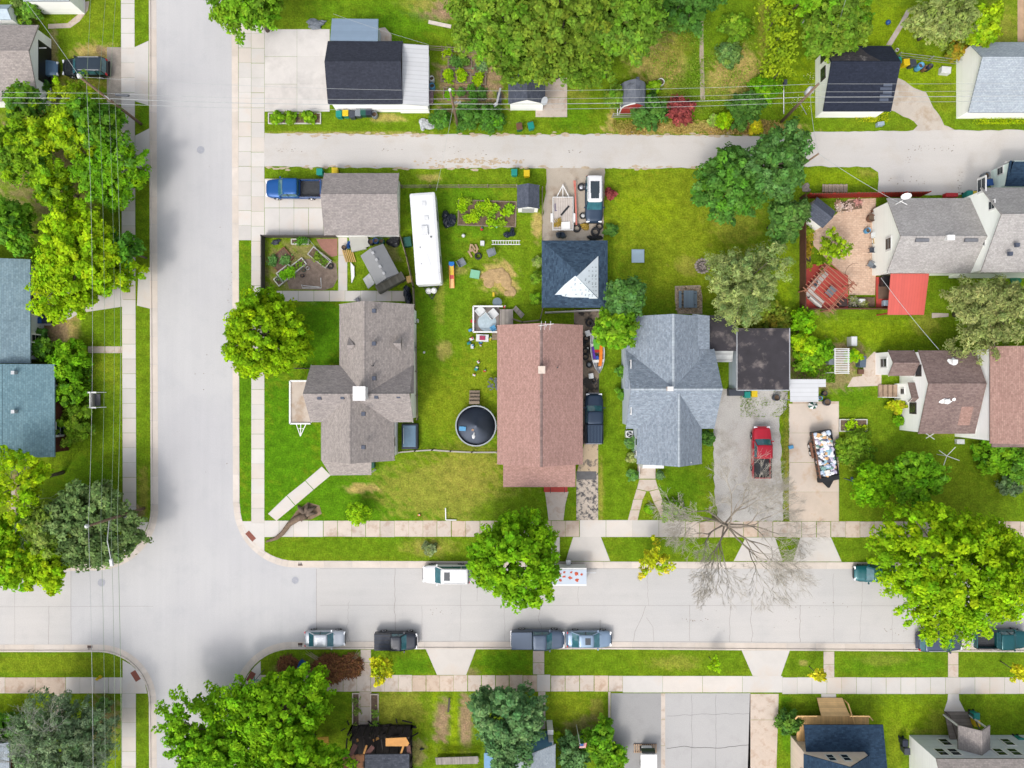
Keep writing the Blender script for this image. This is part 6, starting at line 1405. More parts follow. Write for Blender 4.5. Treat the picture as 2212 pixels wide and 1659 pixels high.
mb = MB(); mb.lathe([(.1, 2.8), (.1, 2.96)], -.1, .6, 0, 10); mb.lathe([(.06, 2.8), (.06, 2.92)], .9, -.6, 0, 10); mb.lathe([(.05, 2.8), (.05, 2.9)], 2.6, -.6, 0, 8); mb.build('vent_pipe', mat('grey_vent', C(120, 122, 126), .6), rf)
mb = MB(); mb.beam((3.62, -1.3, 2.79), (3.62, 1.3, 2.79), .07, .05); mb.beam((-3.6, -1.2, 2.82), (2.9, .4, 2.86), .015, .015); mb.build('seam', mat('seam_grey', C(168, 168, 168), .6), rf)
for s in (-1, 1):
    for xx in (.5, -.4):
        mb = MB(); mb.loft([[(xx + r * math.cos(i * .39), yy, .36 + r * math.sin(i * .39)) for i in range(16)] for yy, r in ((s * 1.05, .3), (s * 1.05, .36), (s * 1.27, .36), (s * 1.28, .2))]); mb.build('wheel', RUBBER, t)
    mb = MB(); mb.box(-2.5, s * 1.31, 1.4, 2.0, 1.2, .03); mb.box(2.2, s * 1.31, 1.4, 2.0, .9, .03); mb.build('window', GLASS, t)
mb = MB(); mb.beam((L / 2 - .2, -.9, .5), (L / 2 + 1.3, 0, .5), .1, .12); mb.beam((L / 2 - .2, .9, .5), (L / 2 + 1.3, 0, .5), .1, .12); mb.build('hitch', BLACK, t)
mb = MB(); mb.lathe([(.05, .5), (.3, .55), (.33, .9), (.2, 1.1)], L / 2 + .45, -.28, 0, 12); mb.lathe([(.05, .5), (.3, .55), (.33, .9), (.2, 1.1)], L / 2 + .45, .28, 0, 12); mb.build('gas_bottle', WHITE, t)
# white flatbed trailer
x, y, _ = P(1216, 462, .6); t = thing('utility_trailer', 'white flatbed utility trailer with timber floor on the gravel', 'trailer', (x, y, 0), R(90))
mb = MB(); mb.box(0, 0, .5, .56, 3.5, 2.1); o = mb.build('deck', GREYWOOD, t); o.data.materials[0] = mat('pale_planks', C(214, 204, 196), .85, .1, 2)
mb = MB()
for k in range(9): mb.box(0, -1.0 + k * .25, .56, .575, 3.45, .02)
mb.build('plank_gaps', mat('plank_gap', C(150, 140, 132), .9), t)
mb = MB()
for s in (-1, 1): mb.beam((-1.75, s * 1.07, .75), (1.75, s * 1.07, .75), .07, .07); mb.beam((-1.75, s * 1.07, .5), (1.75, s * 1.07, .5), .08, .12); [mb.box(-1.75 + k * .875, s * 1.07, .5, .75, .06, .06) for k in range(5)]
for k in (-1.75, 1.75): mb.beam((k, -1.07, .75), (k, 1.07, .75), .07, .07)
mb.beam((1.75, -.7, .5), (3.1, 0, .48), .09, .1); mb.beam((1.75, .7, .5), (3.1, 0, .48), .09, .1); mb.beam((1.2, 0, .5), (3.2, 0, .48), .08, .1); mb.build('frame', WHITE, t)
for s in (-1, 1):
    mb = MB(); mb.box(-.4, s * 1.22, .55, .68, 1.0, .24, 0, .85); mb.build('mudguard', WHITE, t)
    mb = MB(); mb.loft([[(-.4 + r * math.cos(i * .39), s * yy, .3 + r * math.sin(i * .39)) for i in range(16)] for yy, r in ((1.12, .25), (1.12, .3), (1.3, .3), (1.31, .15))]); mb.build('wheel', RUBBER, t)
def loose(name, label, cat, m, fn, group=None, smooth=False):
    mb = MB(); fn(mb); return tag(mb.build(name, m, None, smooth), label, cat, group)
x, y, _ = P(1220, 455, .6)
loose('steel_channel', 'dark steel channel lying askew on the white flatbed trailer', 'channel', BLACK, lambda m: m.beam(P(1212, 465, .62), P(1229, 445, .62), .2, .08))
loose('bar', 'purple grey bar on the white flatbed trailer front', 'bar', mat('purple_grey', C(120, 112, 150), .6), lambda m: (m.beam(P(1199, 455, .62), P(1199, 440, .62), .08, .06), m.beam(P(1199, 455, .62), P(1203, 455, .62), .08, .06)))
loose('loose_sheet', 'white panel lying on the tail of the flatbed trailer', 'panel', WHITE, lambda m: m.box(*P(1222, 487, .7)[:2], .58, .7, .95, .8, .05))
loose('brush_scraps', 'yellow brush scraps on the tail of the flatbed trailer', 'scraps', mat('straw', C(176, 148, 60), .9, .5, 8), lambda m: [m.beam((P(1203, 484)[0] + random.uniform(-.45, .45), P(0, 484)[1] + random.uniform(-.5, .5), .6 + random.uniform(0, .2)), (P(1203, 484)[0] + random.uniform(-.45, .45), P(0, 484)[1] + random.uniform(-.5, .5), .62 + random.uniform(0, .2)), .06, .04) for _ in range(40)])
loose('pole', 'long red pole leaning beside the white flatbed trailer', 'pole', mat('faded_red', C(226, 130, 112), .6), lambda m: (m.beam(P(1242, 390, .5), P(1245, 486, .5), .16, .1), m.beam(P(1239, 390, .6), P(1242, 420, .6), .06, .06)))
# dump trailer full of rubbish
x, y, _ = P(1780, 980, .9); t = thing('dump_trailer', 'black dump trailer heaped with white rubbish on the concrete drive', 'trailer', (x, y, 0.006), R(-97 + 360 - 0) if 0 else R(-80))
mb = MB(); L, W = 4.9, 2.0
mb.box(0, 0, .55, .62, L, W)
for s in (-1, 1): mb.box(0, s * W / 2, .6, 1.35, L, .07)
for s in (-1, 1): mb.box(s * L / 2, 0, .6, 1.35, .07, W)
mb.build('box', BLACK, t)
mb = MB(); [mb.box(-L / 2 + .3 + k * .48, -W / 2 - .05, .62, 1.34, .09, .05) for k in range(10)]; mb.box(0, -W / 2 - .02, 1.35, 1.4, L, .12); mb.build('side_rail', mat('rust_brown', C(146, 104, 84), .8, .2, 5), t)
mb = MB(); mb.box(L / 2 + .25, 0, .7, 1.2, .5, 2.3, 0, .92); mb.loft([[(L / 2 + .45, -.7, .55), (L / 2 + .45, .7, .55), (L / 2 + .45, .7, .7), (L / 2 + .45, -.7, .7)], [(L / 2 + 1.3, -.08, .5), (L / 2 + 1.3, .08, .5), (L / 2 + 1.3, .08, .62), (L / 2 + 1.3, -.08, .62)]]); mb.build('tongue', BLACK, t)
for xx in (-.2, -.95):
    for s in (-1, 1):
        mb = MB(); mb.loft([[(xx + r * math.cos(i * .39), s * yy, .33 + r * math.sin(i * .39)) for i in range(16)] for yy, r in ((1.0, .28), (1.0, .34), (1.24, .34), (1.25, .2))]); w_ = mb.build('wheel', RUBBER, t); mb = MB(); mb.loft([[(xx + r * math.cos(i * .39), s * yy, .33 + r * math.sin(i * .39)) for i in range(16)] for yy, r in ((1.24, .2), (1.265, .16))]); mb.build('rim', WHITE, w_)
mb = MB(); mb.box(-.55, -1.15, .7, .78, 1.7, .3); mb.build('mudguard', mat('rust_brown', (1, 1, 1, 1)), t)
rng = random.Random(21); ca, sa = math.cos(R(-80)), math.sin(R(-80))
def junk(n, cset, s0, s1, nm, lb, seed, blobs=True):
    rng = random.Random(seed); mb = MB()
    for _ in range(n):
        a, b = rng.uniform(-2.25, 2.25), rng.uniform(-.85, .85); px, py = x + a * ca - b * sa, y + a * sa + b * ca
        z = 1.05 + .45 * (1 - (b / .95) ** 2) * rng.uniform(.4, 1)
        r = rng.uniform(s0, s1); c_ = rng.choice(cset)
        if blobs and rng.random() < .6: mb.blob(px, py, z, r, r * rng.uniform(.6, 1), r * .6, rng, .25, 8, 5, c_)
        else: mb.box(px, py, z - r * .3, z + r * .35, r * 1.6, r * rng.uniform(.6, 1.5), rng.uniform(0, 3), .9, c_)
    return mb.build(nm, mat('rubbish', (.8, .8, .8, 1), .6, .1, 3, tint=True)), lb
mb = MB(); mb.box(0, 0, .62, 1.08, 4.8, 1.9); mb.build('load_base', mat('dark_rubbish', (.12, .12, .13, 1), .8, .5, 5), t)
o, lb = junk(170, [(.95, .95, .97, 1), (.9, .9, .92, 1), (.55, .65, .8, 1), (.3, .5, .6, 1), (.12, .13, .2, 1), (.8, .76, .7, 1), (.7, .42, .2, 1), (.2, .35, .32, 1), (.6, .55, .7, 1), (.95, .95, .95, 1)], .1, .36, 'rubbish', '', 5)
tag(o, None, None, None, 'stuff')
# advert trailer on the street
x, y, _ = P(1229, 1244, 1.6); t = thing('cargo_trailer', 'white box trailer with orange red pictures beside the round maple', 'trailer', (x, y, -.112), 0)
mb = MB(); mb.box(0, 0, .45, 2.1, 3.7, 1.9); mb.build('box', WHITE, t, bevel=.04)
mb = MB(); mb.box(0, 0, 2.1, 2.13, 3.62, 1.55); pn = mb.build('roof_panel', mat('light_blue_print', C(214, 226, 240), .5, .06, 1), t)
mb = MB(); rng = random.Random(8)
for a, b, s in ((-1.1, .25, .3), (-.55, .05, .2), (-.5, .5, .16), (.1, -.1, .22), (.75, .3, .26), (.8, -.3, .26), (1.3, .25, .18), (-.95, -.35, .22), (.2, .5, .16)):
    k = [rng.uniform(.55, 1.2) for _ in range(12)]; mb.prism([(a + s * k[i] * math.cos(i * .5236), b + s * .8 * k[i] * math.sin(i * .5236)) for i in range(12)], 2.13, 2.14)
mb.build('printed_picture', mat('orange_red_print', C(206, 84, 48), .5, .25, 4), pn)
for xx in (.1,):
    for s in (-1, 1):
        mb = MB(); mb.loft([[(xx + r * math.cos(i * .39), s * yy, .32 + r * math.sin(i * .39)) for i in range(16)] for yy, r in ((.8, .26), (.8, .32), (.97, .32), (.98, .18))]); mb.build('wheel', RUBBER, t)
mb = MB(); mb.beam((1.85, 0, .4), (3.0, 0, .4), .1, .1); mb.beam((0, 1.0, .9), (0, 1.5, .9), .5, .4); mb.build('hitch', METAL, t)
# rowing boat
x, y, _ = P(1291, 765, .4); t = thing('rowing_boat', 'white open boat packed with bright paddles and toys beside the brown house', 'boat', (x, y, .01), R(-86))
sta = [(-2.3, .62), (-1.4, .72), (-.3, .76), (.7, .66), (1.5, .4), (2.1, .02)]
mb = MB(); mb.loft([[(s, -w, .62 + .06 * max(0, s)), (s * .98, -w * .8, .25), (s * .95, 0, .12), (s * .98, w * .8, .25), (s, w, .62 + .06 * max(0, s)), (s, w * .9, .62 + .06 * max(0, s)), (s * .98, w * .72, .3), (s * .95, 0, .18), (s * .98, -w * .72, .3), (s, -w * .9, .62 + .06 * max(0, s))] for s, w in sta]); mb.build('hull', mat('boat_white', C(226, 228, 232), .4, .08), t)
mb = MB(); mb.box(.75, 0, .5, .56, .3, 1.2); mb.box(-1.0, 0, .5, .56, .3, 1.3); mb.build('thwart', WHITE, t)
mb = MB(); mb.box(-.2, 0, .2, .24, 3.2, .9); mb.build('floor', mat('boat_floor', C(120, 116, 112), .8, .2), t)
def inboat(name, label, c, pts, w=.22, tt=.1):
    loose(name, label, 'paddle' if 'paddle' in name else 'toy', mat('bright_' + name + label[:6], C(*c), .4), lambda m: [m.beam((x + a * math.cos(R(-86)) - b * math.sin(R(-86)), y + a * math.sin(R(-86)) + b * math.cos(R(-86)), z), (x + a2 * math.cos(R(-86)) - b2 * math.sin(R(-86)), y + a2 * math.sin(R(-86)) + b2 * math.cos(R(-86)), z2), w, tt) for (a, b, z), (a2, b2, z2) in pts])
inboat('paddle', 'orange plastic kayak paddle lying in the boat', (250, 140, 20), [((-.9, .4, .72), (.6, .25, .7)), ((.5, .28, .7), (1.3, .1, .72))], .34, .1)
inboat('water_ski', 'purple board lying in the boat', (92, 40, 170), [((-.8, -.5, .68), (.5, -.4, .66))], .24)
inboat('foam_mat', 'bright green foam mat in the boat under the tree', (110, 196, 60), [((-1.6, -.05, .66), (-.4, -.05, .64))], .75)
inboat('cushion', 'red seat cushion across the boat', (196, 50, 30), [((-.35, -.35, .66), (-.3, .2, .66))], .3)
inboat('blue_float', 'blue float in the middle of the boat', (30, 90, 190), [((.2, -.15, .62), (.55, -.05, .6))], .3)
# ================================================================== YARD THINGS
PL = lambda n, c, r=.5: mat('plastic_' + n, c, r, .06, 3)
TEAL = PL('teal', C(20, 150, 136)); YELL = PL('yellow', C(236, 204, 26)); DGREY = PL('dark_grey', C(70, 76, 88)); DGREEN = PL('dark_green', C(24, 92, 80)); BLUEP = PL('blue', C(40, 90, 160)); NAVYP = PL('navy', C(34, 44, 66)); BROWNP = PL('brown', C(120, 84, 66)); PALEP = PL('pale', C(236, 238, 238)); LBLUE = PL('light_blue', C(92, 168, 216)); REDP = PL('red', C(206, 40, 48)); GREYP = PL('grey', C(136, 144, 152)); MINT = PL('mint', C(140, 206, 168)); TANP = PL('tan', C(214, 176, 100)); ORANGEP = PL('orange', C(240, 140, 30))
def wheelie(label, u, v, m, lidm=None, rz=0, s=1.0, group='wheelie bins'):
    x, y, _ = P(u, v, 1.0); t = thing('wheelie_bin', label, 'wheelie bin', (x, y, 0), R(rz), group)
    w = .62 * s; mb = MB(); mb.loft([[(-w * .4, -w * .4, .08), (w * .4, -w * .4, .08), (w * .4, w * .4, .08), (-w * .4, w * .4, .08)], [(-w / 2, -w / 2, .98), (w / 2, -w / 2, .98), (w / 2, w * .56, .98), (-w / 2, w * .56, .98)]]); mb.build('body', m, t, bevel=.02)
    mb = MB(); mb.loft([[(-w * .54, -w * .56, .98), (w * .54, -w * .56, .98), (w * .54, w * .62, .98), (-w * .54, w * .62, .98)], [(-w * .48, -w * .5, 1.07), (w * .48, -w * .5, 1.07), (w * .48, w * .54, 1.05), (-w * .48, w * .54, 1.05)]]); l_ = mb.build('lid', lidm or m, t, bevel=.02)
    mb = MB(); mb.tube([(-w * .35, w * .68, 1.0), (w * .35, w * .68, 1.0)], .025, 6); mb.build('handle', DGREY, t)
    for sx in (-1, 1): mb = MB(); mb.tube([(sx * w * .3, w * .45, .12), (sx * w * .44, w * .45, .12)], .12, 12); mb.build('wheel', RUBBER, t)
    return t
for a in (
 ('teal wheelie bin at the left of the bins under the white garage wall', 732, 246, TEAL), ('yellow lidded bin beside the teal bin under the white garage wall', 746, 244, TEAL, YELL), ('dark grey wheelie bin third under the white garage wall', 760, 247, DGREY), ('slate wheelie bin in the middle of the bins under the white garage wall', 773, 244, DGREY, GREYP), ('dark green wheelie bin under the white garage wall', 784, 242, DGREEN, DGREEN), ('black wheelie bin right of the dark green bin under the white garage wall', 796, 242, NAVYP),
 ('teal wheelie bin on the grass above the blue pickup', 690, 371, TEAL), ('yellow lidded bin on the grass at the top edge of the grey garage', 723, 369, YELL), ('teal wheelie bin by the lane near the small dark shed', 1111, 372, TEAL), ('yellow bin by the lane near the small dark shed', 1138, 374, YELL), ('teal bin lying askew on the grass below the slate shed pad', 1147, 271, TEAL, None, 14),
 ('open dark bin with a brown board sticking out below the slate shed', 1122, 273, DGREEN, BROWNP, 8), ('teal wheelie bin at the corner of the navy garage', 1941, 130, TEAL, None, 5), ('yellow lidded bin beside the navy garage', 1959, 134, YELL, None, 5), ('dark grey wheelie bin right of the yellow bin beside the navy garage', 1973, 136, DGREY, None, 8),
 ('teal bin behind the pale house eave at the lane', 2095, 419, TEAL), ('yellow bin behind the pale house eave at the lane', 2109, 420, YELL), ('teal wheelie bin on the gravel under the flat black garage edge', 1615, 853, TEAL), ('yellow lidded bin on the gravel under the flat black garage edge', 1630, 851, YELL), ('blue wheelie bin in front of the pale green shed', 2139, 394, BLUEP, None, 10),
 ('teal bin beside the worn plank steps at the lower right', 2110, 1548, TEAL), ('yellow orange bin beside the worn plank steps at the lower right', 2111, 1563, YELL), ('black wheelie bin by the left porch, upper one', 95, 681, NAVYP), ('black wheelie bin by the left porch, lower one', 96, 692, NAVYP), ('blue wheelie bin against the left porch', 85, 692, BLUEP), ('black wheelie bin against the white two storey house wall', 1956, 1606, NAVYP), ('dark grey bin next to the black bin by the white two storey house', 1960, 1624, DGREY), ('dark teal bin by the right edge of the white two storey house', 2206, 1602, TEAL)):
    wheelie(*a)
def barrel(label, u, v, r, h, m, name='barrel', cat='barrel', inner=None, lid=False):
    x, y, _ = P(u, v, h); t = thing(name, label, cat, (x, y, 0))
    mb = MB(); mb.lathe([(r * .92, 0.01), (r, h * .3), (r, h * .7), (r * .95, h), (r * .86, h), (r * .84, h * .25)] if not lid else [(r * .92, .01), (r, h * .5), (r * .95, h)], x, y, 0, 18); mb.build('body', m, t, True)
    if not lid: mb = MB(); mb.lathe([(r * .84, h * .7), (r * .01, h * .72)], x, y, 0, 18); mb.build('contents', inner or SOIL, t)
    else: mb = MB(); mb.lathe([(r * .97, h), (r * .9, h + .05)], x, y, 0, 18); mb.build('lid', m, t)
for a in (('grey round bin at the right end of the bins under the white garage wall', 808, 246, .33, .8, GREYP), ('white barrel standing against the white lean-to', 932, 168, .28, 1.0, PALEP), ('blue barrel standing below the white barrel by the white lean-to', 933, 184, .3, .9, LBLUE), ('tall light blue barrel in the bin row of the navy garage', 1991, 140, .33, 1.1, LBLUE), ('brown barrel in the bin row of the navy garage', 2001, 145, .26, .8, BROWNP), ('black open barrel at the right of the bin row', 2011, 142, .28, 1.0, NAVYP), ('grey barrel in front of the pale green shed', 2134, 377, .32, .9, GREYP), ('dark grey barrel on the weedy gravel edge', 1679, 859, .36, .8, DGREY), ('black bucket beside the white carport', 1783, 850, .27, .6, NAVYP), ('pale blue bucket beside the white carport', 1773, 860, .22, .5, LBLUE), ('black round tub beside the white carport', 1788, 869, .38, .6, DGREY), ('navy barrel behind the grey garage, left of three', 800, 522, .3, .9, NAVYP), ('blue barrel behind the grey garage, middle of three', 811, 519, .3, .9, BLUEP), ('green barrel behind the grey garage, right of three', 823, 520, .3, .9, DGREEN), ('black bucket on the back yard walk of the corner house', 742, 534, .25, .5, NAVYP), ('round white planter in the meadow beside the barn shed', 1428, 176, .4, .5, PALEP), ('small white flower pot in the corner garden', 664, 579, .18, .3, PALEP), ('small dark pot in the corner garden', 655, 583, .2, .3, DGREEN), ('navy pot in the corner garden mulch', 652, 595, .2, .35, NAVYP), ('white pot ring behind the navy garage', 1939, 107, .18, .3, PALEP), ('blue glazed pot against the pale house wall', 1876, 497, .3, .6, LBLUE), ('dark brown pot against the pale house wall', 1884, 470, .42, .6, BROWNP), ('terracotta pot at the patio top by the pale house', 1888, 454, .2, .4, BROWNP), ('small white pail on the clothes line lawn', 2140, 1010, .18, .3, PALEP)):
    barrel(*a)
def tyre(label, u, v, r=.36, w=.24, z=0.01, rim=None, group='loose tyres'):
    x, y, _ = P(u, v, .2); t = thing('tyre', label, 'tyre', (x, y, z), None, group)
    mb = MB(); mb.lathe([(r * .58, z), (r * .95, z), (r, z + w * .3), (r, z + w * .7), (r * .95, z + w), (r * .58, z + w)], x, y, 0, 20, None, True); mb.build('rubber', RUBBER, t, True)
    if rim:
        mb = MB(); mb.lathe([(r * .58, z + w * .5), (r * .2, z + w * .65), (.01, z + w * .62)], x, y, 0, 10); mb.build('rim', rim, t)
for a in (('big tyre beside the tail of the white flatbed trailer', 1246, 493, .46, .3), ('big tyre stack piece in front of the two tone vehicle', 1286, 501, .5, .5), ('tyre propped by the bonnet of the two tone vehicle', 1295, 489, .4, .3), ('alloy wheel lying left of the two tone vehicle roof', 1256, 404, .42, .25, .01, CHROME), ('white rimmed wheel left of the two tone vehicle bonnet', 1259, 466, .36, .22, .01, PALEP), ('tyre at the north end of the brown house side yard', 1273, 697, .44, .3), ('tyre under the eave of the brown house beside the boat bow', 1267, 732, .36, .24), ('tyre left of the boat beside the brown house, third down', 1265, 759, .36, .24), ('tyre left of the boat beside the brown house, fourth down', 1265, 771, .36, .24), ('wheel with pale rim left of the boat stern end', 1273, 788, .36, .24, .01, GREYP), ('tyre below the boat beside the brown house', 1282, 823, .3, .24), ('small wheel with lilac rim left of the boat', 1270, 752, .2, .15, .01, PALEP), ('old tyre planter in the corner garden', 713, 575, .34, .25), ('tyre used as a fire pit among the split logs', 1033, 553, .4, .28)):
    tyre(*a)
def crate(name, label, cat, u, v, sx, sy, h, m, rz=0, z=0.01, lid=True, zt=None, lidm=None):
    x, y, _ = P(u, v, h); t = thing(name, label, cat, (x, y, z), R(rz))
    mb = MB(); mb.box(0, 0, 0, h, sx, sy, 0, .97); mb.build('body', m, t, bevel=.02)
    if lid: mb = MB(); mb.box(0, 0, h, h + .06, sx * 1.04, sy * 1.04, 0, .94); mb.build('lid', lidm or m, t, bevel=.01)
    return t
for a in (('cooler_box', 'white cooler box beside the boat bow', 'cooler', 1270, 720, .5, .6, .4, PALEP, 20), ('cooler_box', 'white lidded box below the boat stern', 'cooler', 1277, 812, .5, .55, .4, PALEP, 8), ('storage_box', 'teal storage chest by the camper and the grey garage corner', 'chest', 880, 522, .8, 1.0, .7, DGREEN, 8), ('storage_box', 'tan box against the diagonal fence near the camper', 'box', 884, 603, .6, .7, .6, TANP, 12), ('storage_box', 'black box beside the bins under the flat garage edge', 'box', 1591, 848, 1.6, .7, .8, DGREY, 0), ('cabinet', 'grey blue garden cabinet on the yard walk beside the arbour', 'cabinet', 1864, 781, .65, 1.2, .9, mat('blue_grey_paint', C(96, 112, 130), .5), -4), ('storage_box', 'white box on the lawn near the brown eave', 'box', 2075, 954, .8, .5, .4, PALEP), ('meter_box', 'grey utility box on the grass below the navy garage', 'utility box', 1903, 267, .7, .4, .5, mat('pale_blue_box', C(170, 190, 206), .5), 8), ('storage_box', 'red box behind the pale house eave', 'box', 2056, 421, 1.3, .4, .6, REDP), ('toy_box', 'blue toy on the concrete drive edge by the dump trailer', 'toy', 1709, 966, .5, .35, .2, LBLUE, 12), ('stool', 'white stool near the fire pit logs', 'stool', 1042, 525, .42, .48, .45, PALEP), ('toy_box', 'yellow toy on the grass above the round grey table', 'toy', 1066, 636, .22, .45, .15, YELL), ('storage_box', 'green box at the porch of the corner house', 'box', 805, 1005, .35, .6, .6, DGREEN), ('block', 'white block by the bin row of the navy garage', 'block', 2044, 151, 1.0, .7, .6, PALEP, -6), ('meter_box', 'white meter box in the garden by the arbour', 'box', 1845, 737, .6, 1.0, 1.0, PALEP)):
    crate(*a)
tag(crate('sandbox_cover', 'square pale blue slab on the wide lawn', 'slab', 1378, 553, 1.32, 1.4, .16, mat('pale_blue_slab', C(182, 206, 222), .6, .06, 2), 0), None, None)
# hot tub, pool
x, y, _ = P(885, 943, .8); t = thing('hot_tub', 'rectangular dark blue covered tub beside the corner house', 'hot tub', (x, y, 0))
mb = MB(); mb.box(x, y, 0.01, .85, 1.75, 2.75, 0, .98); mb.build('shell', NAVYP, t, bevel=.05); mb = MB(); mb.box(x - .02, y + .05, .85, .96, 1.4, 2.3); mb.build('cover', mat('glossy_slate', C(104, 136, 160), .15, .15, 1), t, bevel=.05); mb = MB(); mb.box(x - .62, y + .1, .965, .99, .03, 1.7); mb.build('strap', PALEP, t)
x, y, _ = P(1028, 920, 1.1); t = thing('round_pool', 'round above ground pool with dark cover and a blue float', 'pool', (x, y, 0)); R0 = 2.16
mb = MB(); mb.lathe([(R0, 0.01), (R0, 1.1), (R0 - .04, 1.1), (R0 - .04, .01)], x, y, 0, 48, None, True); mb.build('pool_wall', mat('pool_wall', C(80, 96, 110), .5, .1), t); mb = MB(); mb.lathe([(R0 + .03, 1.08), (R0 + .03, 1.14), (R0 - .1, 1.14), (R0 - .1, 1.08)], x, y, 0, 48, None, True); [mb.tube([(x + (R0 + .04) * math.cos(k * .19635), y + (R0 + .04) * math.sin(k * .19635), .02), (x + (R0 + .04) * math.cos(k * .19635), y + (R0 + .04) * math.sin(k * .19635), 1.1)], .03, 5) for k in range(32)]; mb.build('rim', mat('pale_rim', C(176, 184, 188), .4, .1), t)
mb = MB(); mb.lathe([(R0 - .05, .9), (R0 * .5, .88), (.01, .87)], x, y, 0, 48); mb.build('pool_cover', mat('pool_cover', C(126, 138, 160), .6, .12, .8), t, True)
a, b, _ = P(999, 926, .92); loose('pool_float', 'blue float lying on the dark pool cover', 'float', LBLUE, lambda m: m.box(a, b, .9, 1.0, .72, .46, R(-3)))
a, b, _ = P(1023, 943, .92); loose('float', 'white swan shaped float on the pool cover', 'float', PALEP, lambda m: (m.blob(a, b, .95, .2, .27, .09, random.Random(1), .1), m.tube([(a, b + .2, .95), (a + .1, b + .42, .98)], .06, 6)))
a, b, _ = P(1021, 929, .92); loose('float', 'small orange ring on the pool cover', 'float', mat('peach', C(214, 170, 130), .5), lambda m: m.lathe([(.05, .9), (.12, .9), (.12, .96), (.05, .96)], a, b, 0, 12, None, True))
x, y, _ = P(1025, 858, .5); t = thing('wooden_steps', 'weathered wooden steps up to the round pool', 'steps', (x, y, 0))
for k in range(4): mb = MB(); mb.box(x, y + .55 - k * .37, .02, .25 + k * .25, 1.1, .33); mb.build('tread', mat('old_step_wood', C(150, 134, 116), .9, .2, 4), t)
# fences
def fence(name, label, path, h, m, pitch=2.4, rail=.05, panel=None, slat=False, postm=None):
    pts = [Vector(P(u, v)) for u, v in path]; t = thing(name, label, 'fence', tuple(pts[0]))
    mb = MB()
    for a, b in zip(pts, pts[1:]):
        if panel: mb.beam(a + Vector((0, 0, h * .52)), b + Vector((0, 0, h * .52)), panel, h * .94)
        else:
            for z in (h * .95, h * .5, .1): mb.beam(a + Vector((0, 0, z)), b + Vector((0, 0, z)), rail, rail)
    mb.build('panel' if panel else 'rail', m, t)
    for a, b in zip(pts, pts[1:]):
        n = max(1, int((b - a).length / pitch))
        for i in range(n + 1):
            p = a.lerp(b, i / n); mb = MB(); mb.box(p.x, p.y, 0, h + .05, .1, .1); mb.build('post', postm or m, t)
    if slat:
        mb = MB()
        for a, b in zip(pts, pts[1:]):
            n = int((b - a).length / .28); d = (b - a).normalized(); nn = Vector((-d.y, d.x, 0)) * -.05
            for i in range(n): p = a.lerp(b, (i + .5) / n); mb.beam(p + nn + Vector((0, 0, .1)), p + nn + Vector((0, 0, h)), .15, .04)
        mb.build('slats', slat, t)
REDF = mat('red_stain', C(188, 56, 40), .7, .15, 3); BRNF = mat('brown_stain', C(112, 70, 58), .8, .15, 2)
fence('red_fence', 'red board fence along the lane side of the patio', [(1735, 428), (1988, 424)], 1.9, BRNF, 2.4, .05, .05, REDF, REDF)
fence('brown_fence', 'brown board fence on the left side of the patio', [(1727, 428), (1727, 668)], 1.7, BRNF, 2.4, .05, .06, None, BRNF)
fence('brown_fence', 'low brown board fence along the bottom of the patio', [(1729, 668), (1920, 668)], 1.0, BRNF, 2.4, .05, .06, None, BRNF)
GW = mat('grey_fence_wood', C(150, 136, 118), .9, .2, 3)
fence('lattice_fence', 'dark chain link fence around the corner garden', [(572, 650), (572, 513), (728, 513)], 1.2, mat('dark_link', C(92, 88, 84), .7, .2, 5), 2.0, .05, .09)
fence('wire_fence', 'thin wood fence between the grey garage and the small dark shed', [(869, 406), (1116, 405)], 1.1, GW, 3.0, .04)
fence('wood_fence', 'weathered fence running diagonally past the camper', [(868, 515), (880, 556), (895, 622), (898, 700)], 1.3, GW, 2.4, .05, .05)
fence('wire_fence', 'thin fence along the right side of the corner house', [(899, 700), (903, 905)], 1.2, GW, 2.4, .04)
fence('wire_fence', 'pale bent fence between the corner house and the brown house', [(864, 976), (898, 973), (935, 971), (974, 974), (1020, 976), (1073, 976)], 1.1, mat('pale_fence', C(196, 190, 178), .8, .1), 2.4, .06)
fence('wire_fence', 'thin fence on the left of the sandy gravel', [(1171, 410), (1171, 520)], 1.1, GW, 2.4, .04)
fence('wire_fence', 'galvanised wire fence in front of the barn shaped shed', [(1322, 254), (1372, 253)], 1.1, METAL, 2.5, .05)
fence('wire_fence', 'fence at the top of the vegetable beds', [(928, 108), (1040, 116)], 1.0, GW, 1.4, .06)
fence('wire_fence', 'thin wire fence behind the bin row', [(1935, 124), (2072, 140)], 1.1, METAL, 3, .04)
fence('picket_rail', 'white rail fence between the hip garage and the brown house', [(1178, 677), (1304, 671)], 1.3, mat('rail_white', C(214, 210, 206), .7, .1), 1.6, .06, .07)
fence('dark_fence', 'black rail fence along the lawn left of the porch of the corner house', [(642, 796), (672, 796)], .9, mat('dark_link', (1, 1, 1, 1)), .5, .05)
fence('wire_fence', 'wooden fence piece on the lawn at the lower edge of the hip garage', [(1108, 690), (1128, 697), (1166, 693), (1172, 668)], 1.2, GW, 1.5, .06)
